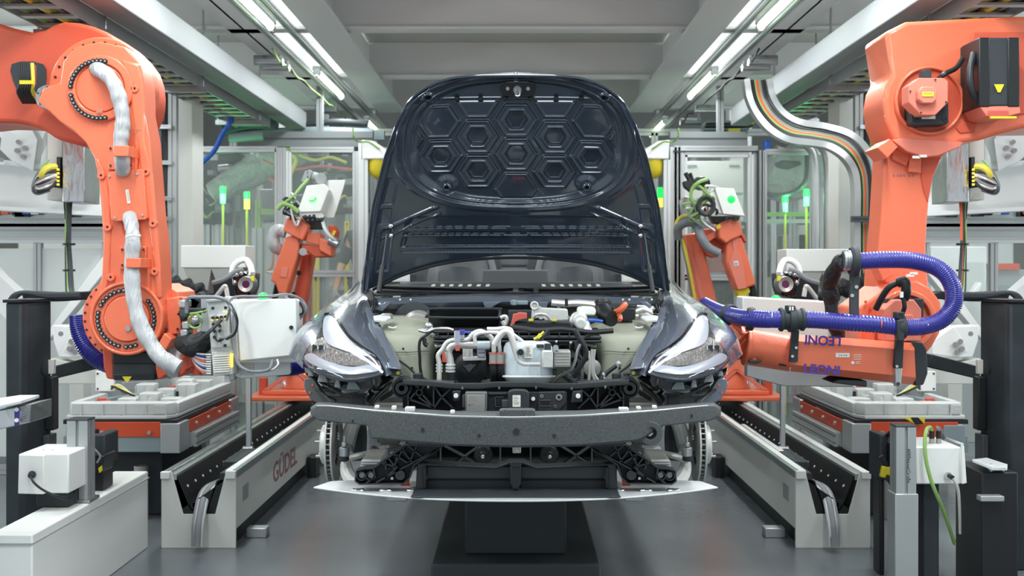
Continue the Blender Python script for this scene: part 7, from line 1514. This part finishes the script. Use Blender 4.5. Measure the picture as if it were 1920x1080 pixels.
# stacked panels above the right fence
t = thing('louvre_bank', 'bank of dark slats with warm lit strips above the right glass fence', 'louvres', tuple(P(1340, 240, 12.6)))
for i in range(6):
    y = 226+i*7; MB().pbox(1326-i*3, y, 1420-i*8, y+4, 12.4+i*.02, .3).build('slat', 'dark_grey' if i % 2 else 'grey_blue', t)
for x, y in ((1392, 226), (1366, 241), (1350, 252)): MB().pbox(x, y, x+22, y+6, 12.35, .1).build('lit_strip', 'tube_light' if False else 'yellow_wire', t)
for x in (1310, 1405): a = P(x, 226, 12.5); MB().cyl(a, (a.x, a.y, 5.95), .015).build('hanger', 'steel', t)
# ---- small robots on the tracks
def small_base(t, s):
    m = MB(); m.bx(s*1.44, s*2.06, 8.85, 9.5, .395, .43); m.build('base_plate', 'orange', t, bev=.008)
    m = MB(); m.bx(s*1.5, s*1.95, 8.95, 9.4, .43, .47); m.build('base_riser', 'orange', t, bev=.01)
    for a in (1.5, 1.9): m = MB(); m.prism([Vector((s*a, 8.95, .47)), Vector((s*(a+.05), 8.95, .47)), Vector((s*1.74, 9.05, .62)), Vector((s*1.70, 9.05, .62))], (0, .03, 0)); m.build('base_rib', 'orange_dark', t, bev=.003)
    m = MB(); m.lathe((s*1.66, 9.2, .47), (0, 0, 1), [(0, .19), (.08, .18), (.12, .15), (.28, .14)], 36); m.build('pedestal', 'orange', t, bev=.004)
    m = MB(); m.lathe((s*1.66, 9.2, .75), (0, 0, 1), [(0, .17), (.1, .17), (.14, .13)], 36); m.build('turret', 'orange', t)
    MB().bx(s*1.93, s*1.99, 9.0, 9.06, .43, .56).build('stub_post', 'orange_dark', t, bev=.003)
t = thing('small_robot', 'smaller orange robot behind the left fender holding up a white box', 'robot', (-1.66, 9.2, .395)); small_base(t, -1)
def pz(par, pts, Y, d, nm, mt='orange', bev=.012): m = MB(); m.pp(pts, Y, d); return m.build(nm, mt, par, bev=bev)
pz(t, [(566, 476), (584, 474), (586, 484), (560, 640), (554, 680), (520, 680), (538, 600)], 9.25, .16, 'lower_arm', 'orange_dark')
fa_ = pz(t, [(535, 445), (549, 441), (561, 447), (560, 476), (551, 505), (537, 552), (522, 550), (516, 532), (506, 525)], 8.95, .18, 'upper_arm')
pz(fa_, [(529, 500), (541, 502), (537, 521), (525, 519)], 8.94, .02, 'arm_cover', 'orange_pink', .002)
pz(t, [(515, 530), (520, 533), (518, 560), (508, 560)], 9.0, .1, 'arm_sleeve', 'black')
pz(t, [(538, 407), (562, 407), (580, 423), (568, 452), (547, 442), (530, 432)], 8.9, .24, 'elbow_block')
pz(t, [(573, 436), (602, 437), (600, 461), (572, 455)], 8.95, .2, 'wrist_motor')
pz(t, [(566, 456), (600, 462), (616, 466), (622, 474), (620, 482), (590, 483), (564, 466)], 8.97, .22, 'wrist_body', 'orange_dark')
pz(t, [(598, 444), (626, 458), (625, 466), (621, 482), (598, 470)], 8.93, .16, 'wrist_block')
pz(t, [(615, 423), (626, 422), (632, 434), (630, 450), (618, 448)], 8.95, .14, 'wrist_flange', 'rust_red')
MB().box(P(626, 437, 8.93), (.02, .01, .04), Matrix.Rotation(.4, 3, 'Y')).build('yellow_label', 'yellow', t)
MB().cyl(P(568, 472, 9.0), P(568, 472, 8.9), .03).build('joint_screw', 'steel', t)
for x, y in ((560, 512), (550, 552)): MB().cyl(P(x, y, 9.25), P(x, y, 9.24), .02).build('arm_hole', 'black', t)
t = thing('sensor_box', 'white electrical box with green light held up by the left small robot', 'box', tuple(P(600, 375, 8.9)))
bk = pz(t, [(610, 338), (648, 337), (640, 365), (626, 408), (612, 408), (602, 396)], 8.95, .02, 'back_plate', 'white', .002)
fb_ = pz(t, [(575, 348), (608, 345), (617, 356), (601, 397), (557, 398)], 8.8, .12, 'box', 'white', .006)
MB().tube([P(580, 375, 8.79), P(584, 377, 8.79), P(589, 375, 8.79), P(592, 370, 8.79)], .005).build('green_light_arc', 'green_light', fb_)
m = MB(); m.pp([(557, 398), (601, 397), (608, 405), (604, 410), (566, 404)], 8.82, .1); m.build('gland_plate', 'offwhite', t, bev=.002)
for x, y in ((574, 406), (582, 406), (590, 405), (579, 412), (588, 412), (597, 411), (604, 411)): MB().cyl(P(x, y-4, 8.84), P(x-2, y+4, 8.82), .016, n=12).build('cable_gland', 'charcoal', t)
for x, y in ((613, 360), (606, 385), (601, 400)): MB().cyl(P(x, y, 8.93), P(x, y, 8.9), .014).build('knob', 'alu_pale', t)
m = MB(); m.pp([(564, 340), (572, 320), (578, 322), (574, 342)], 9.0, .08); m.pp([(574, 322), (580, 318), (586, 322), (580, 338)], 9.0, .08); m.build('sensor_bracket', 'grey', t, bev=.003)
m = MB(); m.cyl(P(586, 330, 9.0), P(602, 335, 9.0), .035); m.cyl(P(602, 335, 9.0), P(602, 335, 8.9), .045); m.build('sensor', 'grey', t, bev=.003)
for i in range(16):
    x, y = rnd(540, 562), rnd(372, 408); MB().tube([P(x, y, 8.85), P(x+rnd(-20, 14), y+rnd(-22, 4), 8.8), P(x+rnd(-14, 20), y+rnd(-26, 18), 8.82), P(x+rnd(-8, 22), y+rnd(-8, 16), 8.85)], .008, n=6).build('cable', random.choice(['grey_wire', 'black_wire', 'green_wire', 'alu_pale', 'black_wire']), t)
MB().tube([P(520, 392, 8.8), P(530, 383, 8.8), P(545, 386, 8.8), P(560, 398, 8.8)], .018).build('cable', 'green_wire', t); MB().tube([P(528, 384, 8.8), P(550, 368, 8.8), P(565, 350, 8.85), P(578, 336, 8.9)], .012).build('cable', 'green_wire', t)
MB().tube([P(604, 411, 8.85), P(610, 430, 8.8), P(622, 446, 8.8), P(634, 454, 8.85)], .014).build('cable', 'alu_pale', t)
m = MB(); m.cyl(P(618, 450, 8.85), P(634, 458, 8.85), .04); m.build('chrome_connector', 'steel', t)
MB().tube([P(*p) for p in ((536, 435, 9.1), (520, 432, 9.1), (512, 445, 9.1), (516, 462, 9.1), (530, 468, 9.15), (545, 460, 9.2))], .05, n=12).build('grey_cover', 'sleeve', t)
pz(t, [(566, 398), (600, 398), (606, 430), (572, 430)], 8.98, .1, 'tool_adapter', 'dark_grey')
t = thing('small_robot', 'smaller orange robot behind the right fender with yellow bracket and grey sleeve', 'robot', (1.66, 9.2, .395)); small_base(t, 1)
ba = pz(t, [(1283, 440), (1307, 436), (1320, 465), (1343, 560), (1372, 680), (1404, 700), (1350, 700), (1300, 560)], 9.2, .18, 'lower_arm')
pz(ba, [(1290, 458), (1297, 464), (1322, 560), (1312, 560)], 9.19, .02, 'arm_web', 'orange_pink', .002)
MB().tube([P(*p) for p in ((1279, 446, 9.1), (1285, 470, 9.1), (1294, 510, 9.1), (1303, 560, 9.1), (1312, 600, 9.1))], .012).build('cable', 'yellow_wire', t)
MB().tube([P(*p) for p in ((1277, 446, 9.12), (1282, 470, 9.12), (1291, 510, 9.12), (1300, 560, 9.12))], .012).build('cable', 'grey_wire', t)
ua = pz(t, [(1362, 455), (1371, 446), (1390, 444), (1396, 460), (1416, 528), (1416, 534), (1404, 539), (1382, 544), (1372, 520), (1361, 490)], 8.95, .2, 'upper_arm')
pz(ua, [(1372, 448), (1386, 446), (1380, 466), (1390, 480), (1400, 540), (1384, 543), (1366, 492), (1376, 470)], 8.94, .02, 'arm_facet', 'orange_pink', .002)
lb_ = pz(ua, [(1375, 490), (1384, 489), (1385, 498), (1376, 499)], 8.935, .005, 'label', 'white', .0005)
m = MB(); m.pp([(1377.5, 491.5), (1378.7, 491.5), (1378.7, 497.5), (1377.5, 497.5)], 8.932, .002); m.pp([(1381, 491.5), (1382.2, 491.5), (1382.2, 497.5), (1381, 497.5)], 8.932, .002); m.build('label_print', 'bolt_dark', lb_)
pz(t, [(1382, 544), (1404, 538), (1407, 548), (1400, 552), (1402, 580), (1396, 582), (1386, 560)], 8.98, .14, 'yellow_bracket', 'yellow', .006)
pz(t, [(1406, 536), (1415, 530), (1420, 550), (1424, 590), (1412, 590)], 9.0, .1, 'arm_sleeve', 'black')
pz(t, [(1346, 427), (1351, 418), (1373, 411), (1386, 413), (1394, 440), (1371, 450), (1362, 457), (1348, 446)], 8.9, .26, 'elbow_block')
pz(t, [(1343, 424), (1350, 419), (1352, 426), (1345, 431)], 8.895, .01, 'yellow_plate', 'yellow', .001)
pz(t, [(1386, 436), (1396, 440), (1402, 456), (1394, 452)], 8.95, .12, 'elbow_fin', 'orange_dark')
pz(t, [(1307, 430), (1340, 428), (1360, 446), (1362, 466), (1340, 484), (1326, 478)], 9.1, .16, 'link_body', 'orange_dark')
pz(t, [(1318, 445), (1345, 432), (1350, 440), (1326, 456)], 9.0, .1, 'link_rib', 'orange', .006)
MB().tube([P(*p) for p in ((1272, 446, 9.05), (1271, 430, 9.0), (1280, 420, 8.95), (1296, 417, 8.9), (1308, 426, 8.9), (1316, 446, 8.85), (1328, 464, 8.85), (1349, 475, 8.85))], .034, n=14).build('hose_sleeve', 'grey_wire', t)
for r_, mt in ((20, 'yellow_wire'), (16, 'grey_wire')): MB().tube([P(1287+r_*math.cos(a_), 424-r_*math.sin(a_), 9.0) for a_ in [i*.35 for i in range(10)]], .012).build('cable', mt, t)
t = thing('sensor_box', 'white electrical box with round green lamp carried by the right small robot', 'box', tuple(P(1370, 375, 8.9)))
fb_ = pz(t, [(1340, 352), (1376, 353), (1397, 405), (1356, 401)], 8.8, .03, 'box_lid', 'white', .004)
pz(t, [(1340, 352), (1376, 353), (1397, 405), (1356, 401), (1348, 400), (1328, 366)], 8.83, .12, 'box', 'white', .004)
m = MB(); m.lathe(P(1371, 374, 8.8), (0, -1, 0), [(0, .03), (.008, .026), (.012, .012)], 24); m.build('green_lamp', 'green_light', fb_)
for x in (1362, 1378): MB().cyl(P(x, 406, 8.85), P(x, 414, 8.85), .018).build('cable_gland', 'charcoal', t)
m = MB(); m.pp([(1285, 324), (1289, 322), (1300, 342), (1306, 336), (1310, 350), (1296, 360), (1284, 350), (1282, 340), (1292, 338)], 8.9, .1); m.pp([(1293, 324), (1297, 323), (1303, 340), (1299, 342)], 8.9, .1); cm = m.build('camera_bracket', 'black', t, bev=.004)
m = MB(); m.cyl(P(1312, 344, 9.0), P(1320, 344, 8.85), .055, .05, n=24); m.build('camera_body', 'black', t, bev=.004)
for k_ in range(4):
    MB().tube([P(1324+(15-k_)*math.cos(a_), 386+(17-k_)*math.sin(a_), 8.78+k_*.01) for a_ in [i*.4 for i in range(17)]], .014, n=8).build('cable_coil', ['charcoal', 'grey_wire', 'black_wire', 'orange_dark'][k_], t)
for i in range(16):
    x, y = rnd(1296, 1330), rnd(356, 414); MB().tube([P(x, y, 8.85), P(x+rnd(-18, 14), y+rnd(-22, 8), 8.8), P(x+rnd(-14, 22), y+rnd(-16, 18), 8.82), P(x+rnd(-8, 26), y+rnd(-2, 22), 8.85)], .009, n=6).build('cable', random.choice(['grey_wire', 'black_wire', 'green_wire', 'pipe', 'green_wire']), t)
MB().tube([P(*p) for p in ((1326, 336, 8.85), (1310, 342, 8.8), (1298, 354, 8.8), (1296, 372, 8.8), (1304, 384, 8.8))], .014).build('cable', 'green_wire', t)
MB().tube([P(*p) for p in ((1300, 352, 8.85), (1312, 350, 8.8), (1324, 362, 8.8), (1336, 372, 8.85))], .012).build('cable', 'green_wire', t)
pz(t, [(1330, 404), (1390, 404), (1384, 416), (1340, 420)], 8.98, .12, 'tool_adapter', 'dark_grey')
pz(t, [(1274, 376), (1284, 368), (1300, 372), (1304, 400), (1278, 404)], 9.05, .05, 'clear_bracket', 'alu', .004)
# ---- person behind the left fence, standing on a low walkway
wk = MB().bx(-2.2, -.9, 10.85, 11.7, 0, .30).build('walkway', 'dark_grey', bev=.01); tag(wk, 'low dark walkway platform behind the left glass fence', 'platform')
pr = thing('person', 'person in dark t-shirt and grey gloves standing behind the left glass fence', 'person', tuple(P(690, 720, 11.3)))
hx, hy = P(690, 600, 11.3).x, 11.3; B0 = .30
J = {'pel': (hx, hy, B0+.96), 'sp': (hx+.01, hy, B0+1.15), 'ch': (hx+.02, hy-.01, B0+1.36), 'nk': (hx+.07, hy-.02, B0+1.48), 'hd': (hx+.13, hy-.05, B0+1.56), 'ht': (hx+.19, hy-.04, B0+1.68),
     'ls': (hx-.16, hy, B0+1.41), 'le': (hx-.25, hy-.06, B0+1.13), 'lw': (hx-.29, hy-.20, B0+.90), 'rs': (hx+.20, hy, B0+1.38), 're': (hx+.27, hy-.05, B0+1.13), 'rw': (hx+.26, hy-.26, B0+.96),
     'lh': (hx-.10, hy, B0+.92), 'lk': (hx-.11, hy-.02, B0+.5), 'la': (hx-.11, hy+.02, B0+.09), 'lt': (hx-.12, hy-.17, B0+.04), 'rh': (hx+.10, hy, B0+.92), 'rk': (hx+.11, hy-.02, B0+.5), 'ra': (hx+.11, hy+.02, B0+.09), 'rt': (hx+.12, hy-.17, B0+.04)}
Rr_ = {'pel': .13, 'sp': .12, 'ch': .14, 'nk': .055, 'hd': .075, 'ht': .06, 'ls': .06, 'le': .043, 'lw': .03, 'rs': .06, 're': .043, 'rw': .03, 'lh': .09, 'lk': .06, 'la': .04, 'lt': .04, 'rh': .09, 'rk': .06, 'ra': .04, 'rt': .04}
Ed = [('pel', 'sp'), ('sp', 'ch'), ('ch', 'nk'), ('nk', 'hd'), ('hd', 'ht'), ('ch', 'ls'), ('ls', 'le'), ('le', 'lw'), ('ch', 'rs'), ('rs', 're'), ('re', 'rw'), ('pel', 'lh'), ('lh', 'lk'), ('lk', 'la'), ('la', 'lt'), ('pel', 'rh'), ('rh', 'rk'), ('rk', 'ra'), ('ra', 'rt')]
for sd, w_ in ((-1, 'lw'), (1, 'rw')):
    W_ = Vector(J[w_]); pm = w_+'p'; J[pm] = tuple(W_+Vector((sd*-.0, -.05, -.06))); Rr_[pm] = .030; Ed.append((w_, pm))
    for k_ in range(4):
        a_ = pm+str(k_); b_ = a_+'t'; off = (k_-1.5)*.02; lg = (.07, .08, .078, .062)[k_]
        J[a_] = tuple(Vector(J[pm])+Vector((off, -.03, -.035))); J[b_] = tuple(Vector(J[a_])+Vector((off*.3, -.012, -lg))); Rr_[a_] = .0095; Rr_[b_] = .008; Ed += [(pm, a_), (a_, b_)]
    a_ = pm+'th'; J[a_] = tuple(W_+Vector((-sd*.045, -.06, -.05))); J[a_+'t'] = tuple(W_+Vector((-sd*.055, -.08, -.09))); Rr_[a_] = .011; Rr_[a_+'t'] = .009; Ed += [(pm, a_), (a_, a_+'t')]
def skin(names, edges, rad, nm, mt, par, root):
    bm = bmesh.new(); ly = bm.verts.layers.skin.verify(); vv = {}
    for n_ in names: v = bm.verts.new(Vector(J[n_])-Vector(par['_b'])); r_ = rad(n_); v[ly].radius = (r_, r_); v[ly].use_root = n_ == root; vv[n_] = v
    for a, b in edges:
        if a in vv and b in vv: bm.edges.new((vv[a], vv[b]))
    me = bpy.data.meshes.new(nm); bm.to_mesh(me); bm.free(); me.materials.append(M[mt]); o = bpy.data.objects.new(nm, me); COL.objects.link(o); o.parent = par
    k_ = o.modifiers.new('k', 'SKIN'); k_.use_smooth_shade = True; u_ = o.modifiers.new('u', 'SUBSURF'); u_.levels = 2; u_.render_levels = 2; o['_b'] = par['_b']; return o
body = skin(list(J), Ed, lambda n_: Rr_[n_], 'body', 'skin', pr, 'pel')
skin(['pel', 'sp', 'ch', 'nk', 'ls', 'le', 'rs', 're'], Ed, lambda n_: Rr_[n_]+(.022 if n_ != 'nk' else .008) if n_ not in ('le', 're') else .055, 'shirt', 'shirt', pr, 'ch')
skin(['pel', 'lh', 'lk', 'la', 'rh', 'rk', 'ra'], Ed, lambda n_: Rr_[n_]+.02, 'trousers', 'trousers', pr, 'pel')
for w_ in ('lw', 'rw'):
    nn_ = [w_, w_+'p']+[w_+'p'+str(k_)+e for k_ in range(4) for e in ('', 't')]+[w_+'pth', w_+'ptht']
    skin(nn_, Ed, lambda n_: Rr_[n_]+.006, 'glove', 'glove', pr, w_+'p')
MB().sph(Vector(J['hd'])+Vector((.03, .015, .07)), .112, 12, (.86, 1, .9)).build('hair', 'hair', pr)
m = MB(); m.tube([Vector(J['hd'])+Vector((0, -.085, .02)), Vector(J['hd'])+Vector((0, -.11, -.01))], .014, k=2); m.build('nose', 'skin', body)
for e in (-1, 1): MB().sph(Vector(J['hd'])+Vector((e*.03, -.085, .03)), .011, 6).build('eye', 'white', body); MB().sph(Vector(J['hd'])+Vector((e*.085, 0, .0)), .02, 6, (.4, .8, 1.3)).build('ear', 'skin', body)
MB().box(Vector(J['hd'])+Vector((0, -.084, -.045)), (.04, .008, .01)).build('mouth', 'red_fabric', body, bev=.003)
# dark assembly machinery seen through the panes
for px0, px1, py0, py1, lab in ((548, 664, 292, 400, 'dark assembly machine with hoses behind the right pane of the left fence'), (1290, 1400, 415, 470, 'dark assembly machine low behind the right fence door'), (372, 420, 300, 420, 'dark narrow machine behind the left pane of the left fence')):
    t = thing('assembly_machine', lab, 'machine', tuple(P((px0+px1)/2, 780, 12.3)))
    random.seed(px0)
    a, b = P(px0, py1, 12.4), P(px1, py0, 12.4); MB().bx(a.x, b.x, 12.4, 12.8, a.z, b.z).build('body', 'charcoal', t, bev=.02)
    for x in (a.x+.06, b.x-.06): MB().prof((x, 12.5, 0), (x, 12.5, a.z), .09).build('leg', 'alu', t)
    for i in range(int((px1-px0)/5)):
        x, y = rnd(px0+4, px1-10), rnd(py0+4, py1-8); m = MB()
        if i % 3: m.pbox(x, y, x+rnd(6, 26), y+rnd(3, 12), 12.2+rnd(0, .15), .2)
        else: m.cyl(P(x, y, 12.25), P(x+rnd(6, 26), y+rnd(-3, 3), 12.25), rnd(.015, .05))
        m.build('module', random.choice(['dark_grey', 'charcoal', 'grey', 'grey_blue', 'steel', 'duct', 'alu', 'dark_grey', 'ecoat_dark']), t, bev=.006)
    for i in range(6):
        x, y = rnd(px0+4, px1-30), rnd(py0+6, py1-10); MB().tube([P(x, y, 12.18), P(x+10, y+rnd(4, 16), 12.12), P(x+22, y+rnd(-8, 8), 12.12), P(x+28, y+rnd(-10, 10), 12.18)], .012).build('hose', random.choice(['orange_dark', 'yellow_wire', 'black_wire', 'grey_wire', 'green_wire']), t)
# ---- far hall
for i, x in enumerate((-5.4, -3.1, 3.0, 5.2)):
    o = MB().bx(x-.15, x+.15, 15.5, 15.8, 0, 5.9).build('hall_column', 'beam_white', bev=.02); tag(o, ['far white steel column at the left of the hall', 'far white steel column behind the left glass', 'far white steel column behind the right glass', 'far white steel column at the right of the hall'][i], 'column')
t = thing('machine_housing', 'large pale machine housing filling the back of the hall', 'machine', (0, 14.5, 0))
MB().bx(-6.0, -3.3, 14, 15.2, 0, 2.6).build('housing', 'offwhite', t, bev=.02); MB().bx(-2.9, 2.8, 14.6, 15.3, 0, 2.2).build('housing', 'grey', t, bev=.02); MB().bx(3.3, 6.0, 14, 15.2, 0, 2.7).build('housing', 'panel', t, bev=.02)
for i in range(26):
    x = rnd(-3.2, 3.2); z_ = rnd(.6, 2.9); m = MB(); m.bx(x, x+rnd(.1, .5), 13.7+rnd(0, .3), 14.4, z_, z_+rnd(.06, .4)); m.build('module', random.choice(['grey', 'charcoal', 'offwhite', 'grey_blue', 'alu', 'panel', 'dark_grey']), t, bev=.01)
for i in range(9):
    x = -3.3+i*.82; MB().prof((x, 13.6, 0), (x, 13.6, 3.0), .08).build('upright', 'alu', t)
for z_ in (1.0, 1.9, 2.6, 3.0): MB().prof((-3.3, 13.6, z_), (3.3, 13.6, z_), .08).build('cross_rail', 'alu', t)
